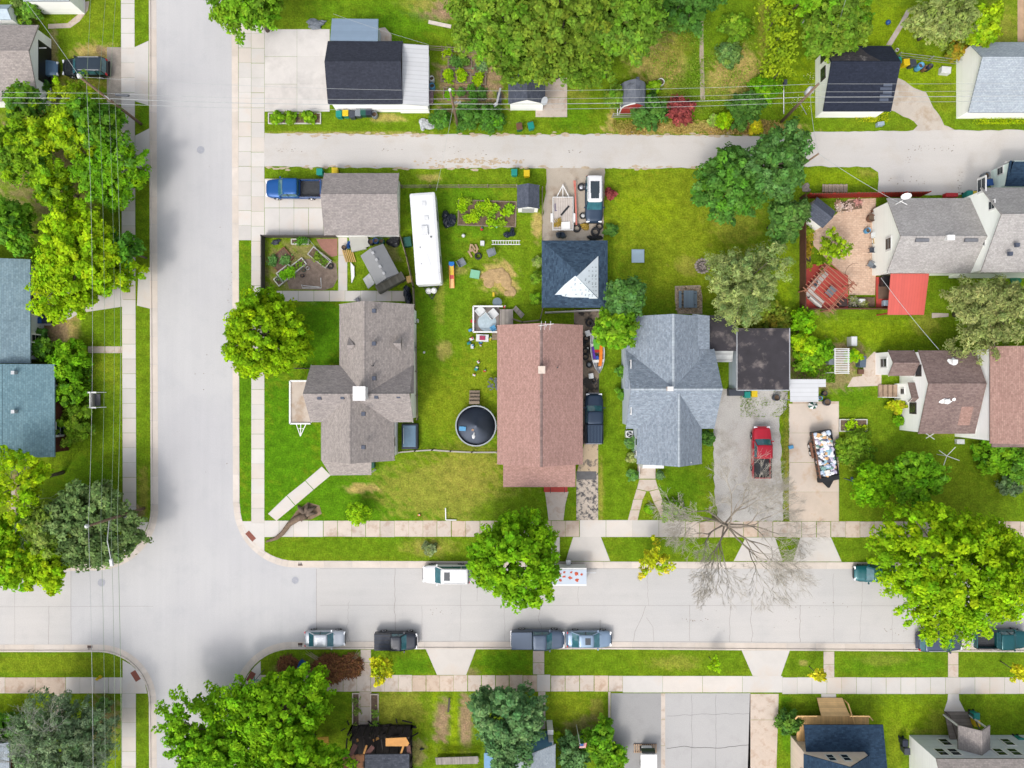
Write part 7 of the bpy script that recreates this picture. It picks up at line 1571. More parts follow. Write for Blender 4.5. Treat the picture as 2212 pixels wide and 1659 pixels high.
# vegetable beds and planted beds
def bed(label, u, v, L, W, rz, cols, seed, frame=GW, h=.3, n=420, ph=.35, leaf=.13, name='raised_bed', soil=True):
    x, y, _ = P(u, v, .3); t = thing(name, label, 'garden bed', (x, y, 0), R(rz)); mb = MB()
    if frame:
        for s in (-1, 1): mb.box(0, s * W / 2, .01, h, L + .1, .1); mb.box(s * L / 2, 0, .01, h - .01, .1, W - .1)
        mb.build('frame', frame, t)
    if soil: mb = MB(); mb.box(0, 0, .005, h * .75, L - .1, W - .1); mb.build('soil', SOIL, t)
    if n:
        rg = np.random.default_rng(seed); k = max(3, int(L * W * 1.6)); ctr = np.stack([rg.uniform(-L / 2 + .2, L / 2 - .2, k), rg.uniform(-W / 2 + .15, W / 2 - .15, k)], 1); j = rg.integers(0, k, n)
        pos = np.zeros((n, 3)); pos[:, :2] = ctr[j] + rg.normal(size=(n, 2)) * .2; pos[:, 2] = h + rg.uniform(-.05, ph, n); pal = rgb(cols); ct = rg.dirichlet([1] * len(pal), k) @ pal
        nor = np.stack([rg.normal(size=n) * .5, rg.normal(size=n) * .5, np.full(n, .8)], 1)
        o = leafmesh('plants', t, pos, nor, leaf * rg.uniform(.6, 1.4, n), ct[j] * rg.uniform(.75, 1.25, (n, 1)), .55); o['kind'] = 'stuff'
    return t
WF = mat('white_bed_frame', C(222, 220, 214), .7, .08); RUST = mat('rust_frame', C(140, 92, 74), .8, .15)
bed('large vegetable plot of yellow-green plants by the camper', 1052, 460, 6.2, 2.7, -2, YG[:2] + OLV[:1] + BRIGHT[:1], 200, GW, .15, 2600, .45, .15, 'vegetable_plot')
bed('white planter box of dark herbs against the garden fence', 648, 522, 1.8, .5, 0, DEEP + BRIGHT[1:2], 201, WF, .4, 160)
bed('grey framed bed lying askew in the corner garden', 690, 556, 2.4, 1.0, -38, OLV, 202, mat('grey_frame', C(196, 192, 186), .8, .1), .35, 220, .2)
bed('white framed bed at the middle of the corner garden', 641, 575, 1.9, .8, 38, OLV + BRIGHT[:1], 203, WF, .3, 90, .2)
bed('rusty framed cabbage bed of the corner garden', 606, 560, 2.2, 1.5, 42, BLUEG + BRIGHT[:1], 204, RUST, .25, 420, .35, .16)
bed('lettuce bed of bright green leaves in the corner garden', 617, 590, 1.6, 1.2, 38, [(150, 206, 40), (120, 186, 36)], 205, WF, .3, 420, .35, .15)
bed('small white framed bed at the lower left of the corner garden', 604, 604, 1.0, .9, 38, GREYG, 206, WF, .25, 40, .15)
for i, (u, v, L, W, cs) in enumerate(((967, 162, 1.4, 1.2, YG[1:] + BRIGHT[:1]), (1001, 166, 1.5, 1.1, YG), (1034, 170, 1.5, 1.1, YG), (984, 136, 1.6, 1.1, DEEP), (1007, 135, 1.2, 1.1, DEEP + OLV), (1008, 200, 1.7, 1.2, DEEP + BRIGHT[1:2]), (1038, 147, 1.4, .8, BLUEG), (1038, 203, 1.0, 1.2, DEEP), (968, 200, 1.0, 1.2, BRIGHT), (966, 114, 1.0, .7, YG))):
    lb = ('leafy bed nearest the white lean-to, middle row', 'yellow-green bed at the centre of the upper vegetable garden', 'yellow-green bed on the right of the upper vegetable garden', 'dark leafy bed at the top of the upper vegetable garden', 'second dark leafy bed at the top of the upper vegetable garden', 'dense dark bed at the bottom of the upper vegetable garden', 'grey-green framed bed under the big olive tree', 'dark plants beside the leaning chute', 'thin green bed at the lower left of the upper vegetable garden', 'yellow-green plants at the top fence of the upper garden')[i]
    bed(lb, u, v, L, W, 0, cs, 210 + i, GW, .22, int(260 * L * W), .4, .14)
bed('timber framed bed of lettuces on the lawn right of the concrete drive', 1844, 919, 2.9, 1.25, 0, YG[:2] + BRIGHT[:1], 221, WF, .3, 330, .25)
bed('wire framed bed inside the rambling shrub', 1855, 981, 2.4, 1.25, 0, OLV, 222, METAL, .25, 160, .3, soil=False)
bed('curved flower bed by the white concrete pad', 635, 254, 5.6, 1.1, 0, OLV + [(160, 120, 70)], 223, WF, .15, 260, .2)
for k, u in enumerate((599, 628, 668)): shrub(('left', 'middle', 'right')[k] + ' green shrub in the curved flower bed by the concrete pad', u, 254, 13, 1.0, BRIGHT[1:] + OLV[:1], 230 + k)
bed('flower bed of pink and yellow blooms at the patio bottom', 1862, 652, 3.0, 1.1, 0, DEEP + [(220, 190, 40), (200, 150, 190)], 233, None, .25, 700, .4, .12)
bed('flowering border on the left side of the patio', 1745, 545, .9, 4.6, 0, OLV + [(226, 180, 30), (200, 90, 40), BRIGHT[0]], 234, None, .2, 900, .6, .13)
bed('rock garden of pink and white stones and flowers by the askew shed', 1835, 443, 2.9, 1.1, 8, [(230, 190, 190), (240, 236, 230), (196, 110, 110), (110, 140, 60)], 235, None, .15, 420, .25, .11)
bed('planted strip with stone edge left of the burned house walk', 768, 1545, .7, 4.5, 0, OLV + PALE, 236, OLDCONC, .15, 260, .25)
bed('planted strip with stone edge right of the burned house walk', 808, 1548, .8, 4.6, 0, BRIGHT + PALE, 237, OLDCONC, .15, 380, .3)
# patio, deck, pergola
sheet('patio', [(1807, 462), (1832, 430), (1892, 428), (1892, 595), (1890, 637), (1834, 637), (1832, 600), (1800, 575), (1757, 530), (1753, 478), (1775, 482)], .012, shingle('tan_pavers', C(226, 196, 172), C(212, 180, 156), .4, .2, .08, .8))
t = thing('red_deck', 'red painted deck under the pergola', 'deck', P(1785, 620)); mb = MB(); x0, y0, x1, y1 = E(1738, 571, 1832, 666, .2)
mb.slab([(x0, y0, .2), (x1, y0, .2), (x1, y0 + 3.5, .2), (x1 - 2.4, y1, .2), (x0, y1, .2)], .15, [(0, 0), (4.7, 0), (4.7, 3.5), (2.3, 4.7), (0, 4.7)]); mb.build('boards', ribbed('red_deck_boards', C(206, 78, 66), .14, .18, .7, 0, .06), t)
t = thing('porch_deck', 'red and grey porch deck beside the red awning', 'deck', P(1908, 630)); mb = MB(); x0, y0, x1, y1 = E(1893, 598, 1960, 664, .2); mb.slab([(x0, y0, .2), (x1, y0, .2), (x1, y1, .2), (x0, y1, .2)], .15); mb.build('boards', mat('red_deck_boards', (1, 1, 1, 1)), t); mb = MB(); mb.box(*P(1914, 630)[:2], .2, .215, 1.9, 1.6); mb.build('mat', mat('brown_mat', C(128, 104, 88), .9, .1), t)
x, y, _ = P(1790, 620, 2.2); t = thing('pergola', 'open timber pergola set diagonally over the red deck', 'pergola', (x, y, .2), R(-41)); TIM = mat('pergola_timber', C(184, 124, 100), .8, .15, 3)
for a in (-1.6, 1.6):
    for b in (-1.75, 1.75): mb = MB(); mb.box(a, b, 0, 2.2, .12, .12); mb.build('post', TIM, t)
mb = MB(); [mb.beam((a, -2.1, 2.2), (a, 2.1, 2.2), .07, .16) for a in (-1.66, -1.5, 1.5, 1.66)]; mb.build('beam', TIM, t)
for k in range(10): mb = MB(); mb.beam((-2.1, -1.9 + k * .42, 2.33), (2.1, -1.9 + k * .42, 2.33), .045, .14); mb.build('rafter', TIM, t)
t = thing('corner_sofa', 'pale corner sofa with cushions under the pergola', 'sofa', P(1773, 625, .2)[:2] + (.2,), R(-41)); CUSH = mat('pale_cushion', C(206, 200, 194), .9, .08)
mb = MB(); mb.box(-.9, 0, 0, .4, .8, 3.2); mb.box(.3, -1.3, 0, .4, 1.6, .8); mb.build('seat', CUSH, t); mb = MB(); mb.box(-1.3, 0, .4, .8, .18, 3.2); mb.box(.3, -1.68, .4, .8, 1.6, .18); mb.build('backrest', mat('white_wicker', C(222, 218, 212), .8, .1), t); [MB().box(-1.0, -.9 + k * .75, .4, .6, .5, .5, .4).build('cushion', DGREY if k % 2 else CUSH, t) for k in range(3)]
t = thing('low_table', 'low grey table with cups under the pergola', 'table', P(1792, 630, .2)[:2] + (.2,), R(-41)); MB().box(0, 0, .35, .42, .8, 1.1).build('table_top', GREYP, t); [MB().box(a, b, 0, .35, .06, .06).build('leg', DGREY, t) for a in (-.35, .35) for b in (-.5, .5)]
crate('fire_table', 'dark square fire table at the bottom of the red deck', 'table', 1819, 654, .9, .8, .55, mat('dark_brown_box', C(62, 44, 42), .7, .2), 0, .2)
crate('planter_box', 'white box between the flowers at the patio bottom', 'planter', 1862, 650, .6, .45, .5, PALEP, 0, .02)
crate('barbecue', 'black covered barbecue on the porch deck', 'barbecue', 1914, 607, .8, 1.0, .9, BLACK, 0, .2); crate('cooler_box', 'pale blue cooler under the awning edge', 'cooler', 1912, 655, .5, .6, .5, mat('pale_blue_slab', (1, 1, 1, 1)), 0, .2)
tree('sparse yellow-green patio tree over the tan pavers', 1802, 535, 42, 4, YG[1:] + OLV[:1], 240, leaf=.15, ncl=60, per=22, crad=.3, lump=.5, fill=.5)
def chair(label, u, v, m, rz, s=1.0, z=0.01, group='garden chairs'):
    x, y, _ = P(u, v, .5); t = thing('garden_chair', label, 'chair', (x, y, z), R(rz), group); w = .55 * s
    MB().box(0, 0, .38, .43, w, w).build('seat', m, t); mb = MB(); mb.beam((-w * .5, 0, .42), (-w * .72, 0, .88), w, .04); mb.build('backrest', m, t)
    for a in (-1, 1):
        for b in (-1, 1): mb = MB(); mb.box(a * w * .42, b * w * .42, 0, .38, .04, .04); mb.build('leg', DGREY, t)
        mb = MB(); mb.box(0, a * w * .52, .6, .64, w * .9, .06); mb.build('armrest', m, t)
    return t
for a in (('grey lawn chair left of the fire pit', 998, 567, GREYP, 30, 1.3), ('grey lawn chair right of the fire pit', 1060, 546, GREYP, 200, 1.3), ('white chair against the pale house wall by the patio', 1888, 508, PALEP, 180, 1.0), ('black metal chair at the pale house window side', 1885, 540, DGREY, 180, 1.0), ('grey chair at the lower end of the pale house wall', 1882, 571, GREYP, 150, 1.1), ('wicker chair with tan cushion by the pale house wall', 1893, 520, TANP, 180, 1.0), ('white lounge chair at the upper left of the toy deck', 1037, 672, PALEP, 130, 1.5, .35), ('white lounge chair with tan cushion on the toy deck', 1066, 678, PALEP, 40, 1.5, .35), ('teal child chair on the toy deck', 1065, 709, LBLUE, 120, .9, .35)):
    chair(*a)
# toy deck behind the brown house
x0, y0, x1, y1 = E(1023, 663, 1078, 718, .35); t = thing('white_edged_deck', 'white edged deck with toys behind the brown house', 'deck', ((x0 + x1) / 2, (y0 + y1) / 2, 0))
mb = MB(); mb.slab([(x0, y0, .34), (x1, y0, .34), (x1, y1, .34), (x0, y1, .34)], .2); mb.build('boards', mat('grey_deck', C(150, 140, 134), .9, .15, 2), t)
mb = MB()
for p, q in (((x0, y0), (x0, y1)), ((x0, y1), (x1 + .4, y1)), ((x0, y0), (x1, y0))): mb.beam((*p, .95), (*q, .95), .16, .06); mb.beam((*p, .6), (*q, .6), .06, .06)
mb.build('rail', WHITE, t); mb = MB(); mb.lathe([(1.0, .345), (1.0, .36)], *P(1052, 696, .35)[:2], 0, 24); mb.build('rug', mat('pale_blue_rug', C(196, 214, 224), .9, .15, 3), t)
t = thing('plank_deck', 'weathered plank deck and steps at the north end of the brown house', 'deck', P(1095, 686)); x0, y0, x1, y1 = E(1079, 668, 1108, 705, .5); mb = MB(); mb.slab([(x0, y0, .5), (x1, y0, .5), (x1, y1, .5), (x0, y1, .5)], .12, [(0, 0), (1.5, 0), (1.5, 1.8), (0, 1.8)]); mb.build('boards', GREYWOOD, t); mb = MB(); mb.slab([P(1108, 668, .5), P(1114, 660, .45), P(1133, 679, .1), P(1126, 688, .1)], .1, [(0, 0), (0, 1), (1.4, 1), (1.4, 0)]); mb.build('steps', GREYWOOD, t)
tag(loose('steps', 'timber steps at the lower side of the toy deck', 'steps', mat('old_step_wood', (1, 1, 1, 1)), lambda m: [m.box(*P(1069, 719 + k * 6, .3)[:2], .01, .4 - k * .12, .6, .28) for k in range(3)]))
crate('toy_table', 'white play table with pink toys below the toy deck', 'table', 1042, 730, 1.3, .75, .5, PALEP, -3); crate('toy_box', 'pink dark tray on the white play table', 'toy', 1042, 730, .6, .45, .62, mat('pink_toy', C(170, 50, 90), .6, .3, 5), -3, .0)
rng = random.Random(31); cs = {'red': REDP, 'light blue': LBLUE, 'teal': TEAL, 'white': PALEP, 'yellow': YELL, 'orange': ORANGEP, 'mint': MINT, 'dark blue': BLUEP}
for lb, u, v, c_, r in (('red toy ride-on at the left rail of the toy deck', 1022, 694, 'red', .32), ('light blue toy at the lower left of the toy deck', 1016, 713, 'light blue', .26), ('orange toy at the lower left rail of the toy deck', 1024, 713, 'orange', .18), ('white toy cooker left of the play table', 1019, 732, 'white', .3), ('teal toy below the white toy cooker', 1013, 741, 'teal', .26), ('white toy car below the play table', 1020, 748, 'white', .3), ('dark blue toy right of the white toy car', 1038, 740, 'dark blue', .24), ('yellow toy right of the play table', 1059, 731, 'yellow', .26), ('teal toy chair in the middle of the play lawn', 1029, 796, 'teal', .32), ('white toy above the teal toy chair on the play lawn', 1033, 782, 'white', .2), ('white doll below the teal toy chair on the play lawn', 1024, 810, 'white', .2), ('red toy right of the teal toy chair on the play lawn', 1047, 801, 'red', .2), ('white ball on the grass left of the toys', 916, 761, 'white', .13), ('white ball in the lawn near the vegetable plot', 1001, 509, 'white', .2), ('red toy at the lower edge of the vegetable plot', 1040, 494, 'red', .24), ('teal and yellow toy at the lower edge of the vegetable plot', 1072, 489, 'mint', .22), ('white toy at the top of the play lawn', 1038, 746, 'white', .13), ('white ball near the hedge at the top', 1734, 47, 'white', .22), ('blue ball on the grass by the pale green top tree', 1918, 49, 'dark blue', .26), ('red flower tub at the upper right of the toy deck', 1090, 663, 'red', .2), ('orange toy on the lawn by the lower pavement', 905, 1113, 'orange', .2)):
    x, y, _ = P(u, v, .2); zb = .34 if 'rail of' in lb or 'upper right' in lb else .01
    t = thing('ball' if 'ball' in lb else 'toy', lb, 'ball' if 'ball' in lb else 'toy', (x, y, zb)); mb = MB()
    if 'ball' in lb: mb.blob(x, y, zb + r, r, r, r, rng, 0, 14, 10); mb.build('ball_body', cs[c_], t, True)
    else:
        mb.box(x, y, zb + r * .3, zb + r * 1.0, r * 1.7, r * 1.1, rng.uniform(0, 3), .8); mb.build('body', cs[c_], t, bevel=.02); mb = MB(); mb.box(x + r * .2, y + r * .3, zb + r, zb + r * 1.7, r * .8, r * .5, rng.uniform(0, 3), .8); mb.build('top', rng.choice(list(cs.values())), t)
        for k in range(4): mb = MB(); a = k * 1.57 + .78; mb.tube([(x + r * .7 * math.cos(a), y + r * .5 * math.sin(a), zb + r * .3), (x + r * .7 * math.cos(a) + .06, y + r * .5 * math.sin(a), zb + r * .3)], r * .3, 8); mb.build('wheel', DGREY, t)
x, y, _ = P(976, 592, .5); t = thing('play_slide', 'plastic slide with blue top and yellow red chute on the grass', 'slide', (x, y, 0))
mb = MB(); mb.box(x, y + 1.0, .02, 1.05, .6, .5, 0, .9); mb.build('ladder', LBLUE if 0 else PL('slide_blue', C(20, 130, 220)), t); mb = MB(); mb.slab([(x - .2, y + .85, 1.0), (x + .2, y + .85, 1.0), (x + .2, y - .1, .5), (x - .2, y - .1, .5)], .05); mb.build('chute', YELL, t); mb = MB(); mb.slab([(x - .22, y - .1, .5), (x + .22, y - .1, .5), (x + .22, y - .5, .35), (x - .22, y - .5, .35)], .06); mb.build('red_section', REDP, t); mb = MB(); mb.slab([(x - .2, y - .5, .35), (x + .2, y - .5, .35), (x + .24, y - 1.45, .06), (x - .24, y - 1.45, .06)], .05); mb.build('chute_end', PL('slide_sand', C(236, 190, 120)), t)
mb = MB()
for s in (-1, 1): mb.beam((x + s * .23, y + .85, 1.08), (x + s * .23, y - 1.45, .16), .05, .1)
mb.build('side_rail', ORANGEP, t)
crate('toy_wagon', 'mint green plastic wagon on the grass by the dirt mound', 'wagon', 1026, 592, 1.0, .85, .4, MINT, -10)
x, y, _ = P(1093, 524, .05); t = thing('ladder', 'white ladder lying on the grass above the hip garage', 'ladder', (x, y, .02))
for s in (-1, 1): mb = MB(); mb.beam((x - 1.55, y + s * .2, .06), (x + 1.55, y + s * .2, .06), .07, .06); mb.build('rail', WHITE, t)
for k in range(11): mb = MB(); mb.beam((x - 1.4 + k * .28, y - .2, .06), (x - 1.4 + k * .28, y + .2, .06), .05, .04); mb.build('rung', WHITE, t)
def heap(name, label, cat, u, v, rx, ry, h, m, seed, n=7, group=None, mt=None):
    rng = random.Random(seed); x, y, _ = P(u, v, h * .5); mb = MB()
    for _ in range(n): mb.blob(x + rng.uniform(-.6, .6) * rx, y + rng.uniform(-.6, .6) * ry, h * rng.uniform(.15, .5), rx * rng.uniform(.35, .7), ry * rng.uniform(.35, .7), h * rng.uniform(.4, .6), rng, .22, 10, 6)
    return tag(mb.build(name, m), label, cat, group)
heap('tarp_pile', 'black tarpaulin heap on the grass right of the camper', 'tarp', 969, 472, .7, 1.0, .7, mat('black_tarp', (.012, .016, .026, 1), .3, .3, 3), 1); heap('grill_cover', 'black covered barbecue on the grass near the ladder', 'barbecue', 1100, 502, .6, .5, .8, NAVYP, 2, 5); heap('tarp_cover', 'black tent-like cover at the end of the back yard walk', 'cover', 882, 637, .55, 1.1, 1.1, mat('black_tarp', (1, 1, 1, 1)), 3); heap('grey_tarp', 'grey tarpaulin heap above the concrete pad', 'tarp', 680, 52, 1.1, .5, .5, mat('grey_tarp', C(128, 136, 146), .6, .2, 3), 4); heap('lawn_mower', 'black mower parts behind the grey garage', 'mower', 852, 523, .8, .7, .6, BLACK, 5, 8); heap('grill', 'dark kettle grill behind the flatbed trailer', 'grill', 1211, 507, .5, .45, .9, mat('steel_dark', C(60, 72, 88), .3, .1), 6, 4); heap('scrap_pile', 'pile of black engine parts by the hip garage', 'scrap', 1283, 515, .8, .35, .5, BLACK, 7, 9); heap('weed_clump', 'yellow dried weed clump beside the big tyre', 'weeds', 1262, 490, .5, .4, .4, mat('straw', (1, 1, 1, 1)), 8, 8); heap('debris_pile', 'white and grey debris at the end of the white garage wall', 'debris', 921, 265, .7, .8, .5, mat('debris', C(200, 204, 206), .7, .35, 5), 9, 8); heap('junk_pile', 'small red and white junk beside the white lean-to', 'junk', 931, 208, .3, .9, .6, mat('junk_mix', C(170, 140, 150), .6, .5, 5), 10, 8); heap('garden_machine', 'dark machine standing in the corner garden top', 'machine', 598, 522, .6, .3, .4, DGREY, 11, 4); heap('blue_tarp', 'blue tarpaulin behind the grey garage', 'tarp', 756, 528, .4, .5, .5, BLUEP, 12, 5); heap('hose_coil', 'green garden hose heap under the pale house eave', 'hose', 2196, 600, .9, .9, .25, PL('hose_green', C(20, 120, 84)), 13, 6); heap('tyre_pile', 'black scrap beside the boat under the trees', 'scrap', 1262, 742, .3, .5, .4, BLACK, 14, 5); heap('garden_ornament', 'white ornament on the grass fence by the corner house', 'ornament', 901, 691, .16, .25, .7, PALEP, 15, 3); heap('wash_tub', 'grey round tub against the corner house back wall', 'tub', 770, 648, .45, .25, .5, mat('silver_grey', C(170, 170, 180), .4), 16, 3)
loose('wood_pallet', 'yellow timber pallet beside the back yard walk', 'pallet', TANP, lambda m: [m.beam(P(740 + k * 4, 540, .15), P(748 + k * 4, 566, .15), .12, .05) for k in range(6)])
loose('grey_boards', 'pale grey panels stacked behind the grey garage', 'panels', mat('pale_panel', C(196, 196, 188), .7, .08, 1), lambda m: (m.box(*P(772, 524, .4)[:2], .1, .42, 1.6, 1.7, R(12)), m.box(*P(790, 520, .4)[:2], .42, .47, .6, 1.4, R(14))))
loose('white_boards', 'bundle of white boards on the grass beside the walk', 'boards', WHITE, lambda m: [m.beam(P(758 + k * 1.6, 567 + k * 2, .1 + k * .03), P(760 + k * 1.2, 611 - k * 3, .1 + k * .03), .09, .05) for k in range(5)])
loose('pvc_frame', 'white pipe frame lying in the corner garden', 'frame', WHITE, lambda m: (m.tube([P(652, 615, .1), P(653, 622, .1), P(694, 622, .1), P(693, 600, .1)], .04, 6), m.tube([P(655, 617, .15), P(690, 620, .15)], .03, 6)))
loose('garden_arch', 'thin grey pole arch leaning across the corner garden', 'arch', METAL, lambda m: m.tube([P(668, 518, .4), P(690, 545, 1.0), P(716, 568, .5)], .03, 6))
cpoly('mulch', [(640, 562), (700, 556), (726, 570), (730, 600), (720, 620), (700, 627), (625, 624), (620, 610)], .006, mat('mulch_grey', C(148, 130, 116), 1, .3, 2, fine=.3, tint=True)); cpoly('red_pavers', [(683, 516), (729, 515), (729, 552), (716, 555), (694, 536)], .007, mat('red_pavers', C(176, 128, 112), .9, .1, 2, fine=.1, tint=True))
cpoly('stone_pad', [(1458, 618), (1512, 616), (1517, 640), (1517, 678), (1464, 678), (1458, 650)], .006, mat('cobbles', C(196, 178, 156), .9, .3, 3.5, fine=.3, tint=True))
mb = MB(); rng = random.Random(6)
for k in range(330):
    x, y, _ = P(rng.uniform(1461, 1515), rng.uniform(619, 676)); g = rng.uniform(.6, 1.35); mb.blob(x, y, .03, rng.uniform(.07, .15), rng.uniform(.07, .13), .06, rng, .2, 6, 4, (g, g * rng.uniform(.9, 1), g * rng.uniform(.75, 1), 1))
tag(mb.build('cobbles', mat('cobble_stone', C(196, 178, 158), .9, .2, 4, tint=True)), None, None, None, 'stuff')
t = thing('picnic_table', 'blue grey picnic table with benches on the stone pad', 'picnic table', P(1485, 646)); x, y, _ = P(1488, 646, .75); GB = ribbed('blue_grey_planks', C(126, 146, 162), .2, .25, .6, 0, .08)
mb = MB(); mb.slab([(x - .55, y - .92, .76), (x + .55, y - .92, .76), (x + .55, y + .92, .76), (x - .55, y + .92, .76)], .06, [(0, 0), (.9, 0), (.9, 1.8), (0, 1.8)]); mb.build('table_top', GB, t)
for s in (-.85, .8): mb = MB(); mb.box(x + s, y, .42, .47, .3, 1.8); mb.build('bench', mat('blue_grey_plank', C(134, 154, 170), .6), t)
for s in (-.6, .6): mb = MB(); mb.beam((x - .8, y + s, .1), (x + .8, y + s, .7), .06, .06); mb.beam((x + .8, y + s, .1), (x - .8, y + s, .7), .06, .06); mb.build('leg', DGREY, t)
rng = random.Random(17)
t = thing('fire_ring', 'ring of field stones with sticks on the wide lawn', 'fire ring', P(1517, 575)); x, y, _ = P(1517, 575); mb = MB(); mb.lathe([(.6, .01), (.01, .02)], x, y, 0, 16); mb.build('ash', mat('ash', C(120, 112, 106), 1, .4, 5), t)
for k in range(15): a = k * .419; mb = MB(); mb.blob(x + .72 * math.cos(a), y + .72 * math.sin(a), .1, .17, .15, .13, rng, .2, 7, 5); mb.build('stone', mat('field_stone', C(176, 164, 156), .9, .25, 4), t)
mb = MB(); [mb.beam((x + rng.uniform(-.4, .4), y + rng.uniform(-.4, .4), .1), (x + rng.uniform(-.4, .4), y + rng.uniform(-.4, .4), .3), .07, .07) for _ in range(10)]; mb.build('sticks', mat('pale_sticks', C(186, 174, 166), .9, .3, 5), t)
for k in range(7): a = rng.uniform(0, 3); x, y, _ = P(1016 + (k % 3) * 7, 534 + (k // 3) * 8, .2); loose('split_log', 'split log in the heap above the tyre fire pit', 'log', mat('split_wood', C(190, 160, 128), .9, .2, 4), lambda m: m.beam((x - .3 * math.cos(a), y - .3 * math.sin(a), .1), (x + .35 * math.cos(a), y + .35 * math.sin(a), .16), .18, .14), 'split logs by the tyre fire pit')
for k in range(13): x, y, _ = P(1779 + k * 4.2, 406 + .4 * (k % 3), .3); loose('firewood_log', 'firewood log in the row at the lane edge by the red fence', 'log', mat('firewood', C(196, 176, 158), .9, .3, 6), lambda m: m.tube([(x, y - .42, .17 + .05 * (k % 2)), (x + .04, y + .42, .17 + .05 * (k % 2))], .1, 8), 'firewood logs in a row at the lane edge')
heap('stone_pile', 'small heap of pale stones left of the firewood row', 'stones', 1741, 407, .5, .5, .3, mat('field_stone', (1, 1, 1, 1)), 18, 9)
x, y, _ = P(950, 52, .1); loose('white_board', 'long white board lying by the bare earth patch', 'board', mat('cream_board', C(232, 220, 208), .7), lambda m: m.box(x, y, .02, .1, 2.5, .38, R(-12)))
loose('chute', 'grey metal chute leaning over the lane edge garden', 'chute', METAL, lambda m: (m.beam(P(1050, 246, .5), P(1073, 224, 1.0), .35, .12), m.beam(P(1073, 224, 1.0), P(1081, 190, 1.2), .2, .1)))
loose('hopper', 'dark hopper standing at the end of the grey chute', 'hopper', DGREY, lambda m: m.box(*P(1078, 208, 1.0)[:2], .02, .9, .5, 1.0))
x, y, _ = P(1360, 938, .8); t = thing('air_conditioner', 'pale air conditioning unit beside the blue grey house wall', 'air conditioner', (x, y, 0)); MB().box(x, y, .02, .8, .78, .74).build('housing', PALEP, t, bevel=.05); mb = MB(); mb.lathe([(.3, .8), (.3, .82), (.02, .82)], x, y, 0, 16); mb.build('fan_grille', BLACK, t); mb = MB(); [mb.box(x + .1 * math.cos(k * 2.09), y + .1 * math.sin(k * 2.09), .82, .83, .24, .1, k * 2.09) for k in range(3)]; mb.build('fan', PALEP, t)
x, y, _ = P(1818, 780, 2.2); t = thing('garden_arbour', 'white slatted arbour among the plants by the flat garage', 'arbour', (x, y, 0))
for a in (-.7, .7):
    for b in (-1.2, 1.2): mb = MB(); mb.box(x + a, y + b, 0, 2.2, .1, .1); mb.build('post', WHITE, t)
    mb = MB(); mb.beam((x + a, y - 1.35, 2.2), (x + a, y + 1.35, 2.2), .09, .1); mb.build('beam', WHITE, t)
for k in range(15): mb = MB(); mb.beam((x - .8, y - 1.28 + k * .183, 2.29), (x + .8, y - 1.28 + k * .183, 2.29), .075, .05); mb.build('slat', WHITE, t)
crate('potting_bench', 'grey potting bench left of the white arbour', 'bench', 1797, 770, .7, 1.7, .8, GREYP); crate('wood_planter', 'brown planter below the white arbour', 'planter', 1860, 803, .6, .5, .3, BROWNP)
x, y, _ = P(1739, 878, 1.6); t = thing('garden_umbrella', 'folded teal and white umbrella below the white carport', 'umbrella', (*P(1756, 876)[:2], 0)); x, y, _ = P(1756, 876, .6)
mb = MB(); [mb.slab([(x, y, .9), (x + .55 * math.cos(k * .785), y + .4 * math.sin(k * .785), .55), (x + .55 * math.cos(k * .785 + .785), y + .4 * math.sin(k * .785 + .785), .55)], .02) for k in (0, 2, 4, 6)]; mb.build('teal_panel', DGREEN, t); mb = MB(); [mb.slab([(x, y, .9), (x + .55 * math.cos(k * .785), y + .4 * math.sin(k * .785), .55), (x + .55 * math.cos(k * .785 + .785), y + .4 * math.sin(k * .785 + .785), .55)], .02) for k in (1, 3, 5, 7)]; mb.build('white_panel', WHITE, t); mb = MB(); mb.tube([(x, y, .01), (x, y, .9)], .025, 6); mb.build('pole', METAL, t)
x, y, _ = P(2046, 985, 1.8); t = thing('clothes_dryer', 'white rotary clothes dryer on the lawn', 'clothes dryer', (x, y, 0)); mb = MB(); mb.tube([(x, y, 0), (x, y, 1.8)], .04, 8); mb.build('pole', WHITE, t)
for a in (.95, 2.6, 4.2, 5.9): mb = MB(); mb.tube([(x, y, 1.75), (x + 1.2 * math.cos(a), y + 1.2 * math.sin(a), 2.1)], .035, 6); mb.build('arm', WHITE, t)
x, y, _ = P(2016, 940, 1.2); loose('clothes_prop', 'white crossed frame under the umber eave', 'frame', WHITE, lambda m: (m.tube([(x - .9, y + .4, .8), (x + .6, y - .5, .4)], .05, 6), m.tube([(x + .5, y + .3, .9), (x - .3, y - .4, .4)], .05, 6)))
loose('snow_shovel', 'blue snow shovel lying on the lawn by the dump trailer', 'shovel', mat('shovel_blue', C(70, 90, 120), .6), lambda m: (m.tube([P(1823, 1033, .05), P(1838, 1038, .05)], .035, 6), m.slab([P(1837, 1031, .06), P(1842, 1030, .06), P(1848, 1048, .08), P(1842, 1050, .08)], .03)))
x, y, _ = P(200, 864, 1.2); t = thing('garden_swing', 'white framed garden swing bench on the left lawn', 'swing', (x, y, 0))
for s in (-1, 1): mb = MB(); mb.beam((x - .55, y + s * .8, 0), (x, y + s * .8, 1.7), .08, .08); mb.beam((x + .75, y + s * .8, 0), (x, y + s * .8, 1.7), .08, .08); mb.beam((x - .5, y + s * .8, 1.55), (x + .6, y + s * .8, 1.55), .16, .1); mb.build('side_frame', WHITE, t)
mb = MB(); mb.beam((x, y - .8, 1.65), (x, y + .8, 1.65), .08, .08); mb.build('top_bar', WHITE, t); MB().box(x + .1, y, .45, .5, .6, 1.3).build('seat', mat('dark_grey_seat', C(96, 96, 100), .7, .1), t); MB().box(x - .25, y, .5, 1.05, .08, 1.3).build('backrest', mat('pale_grey_seat', C(170, 166, 160), .7, .1), t)
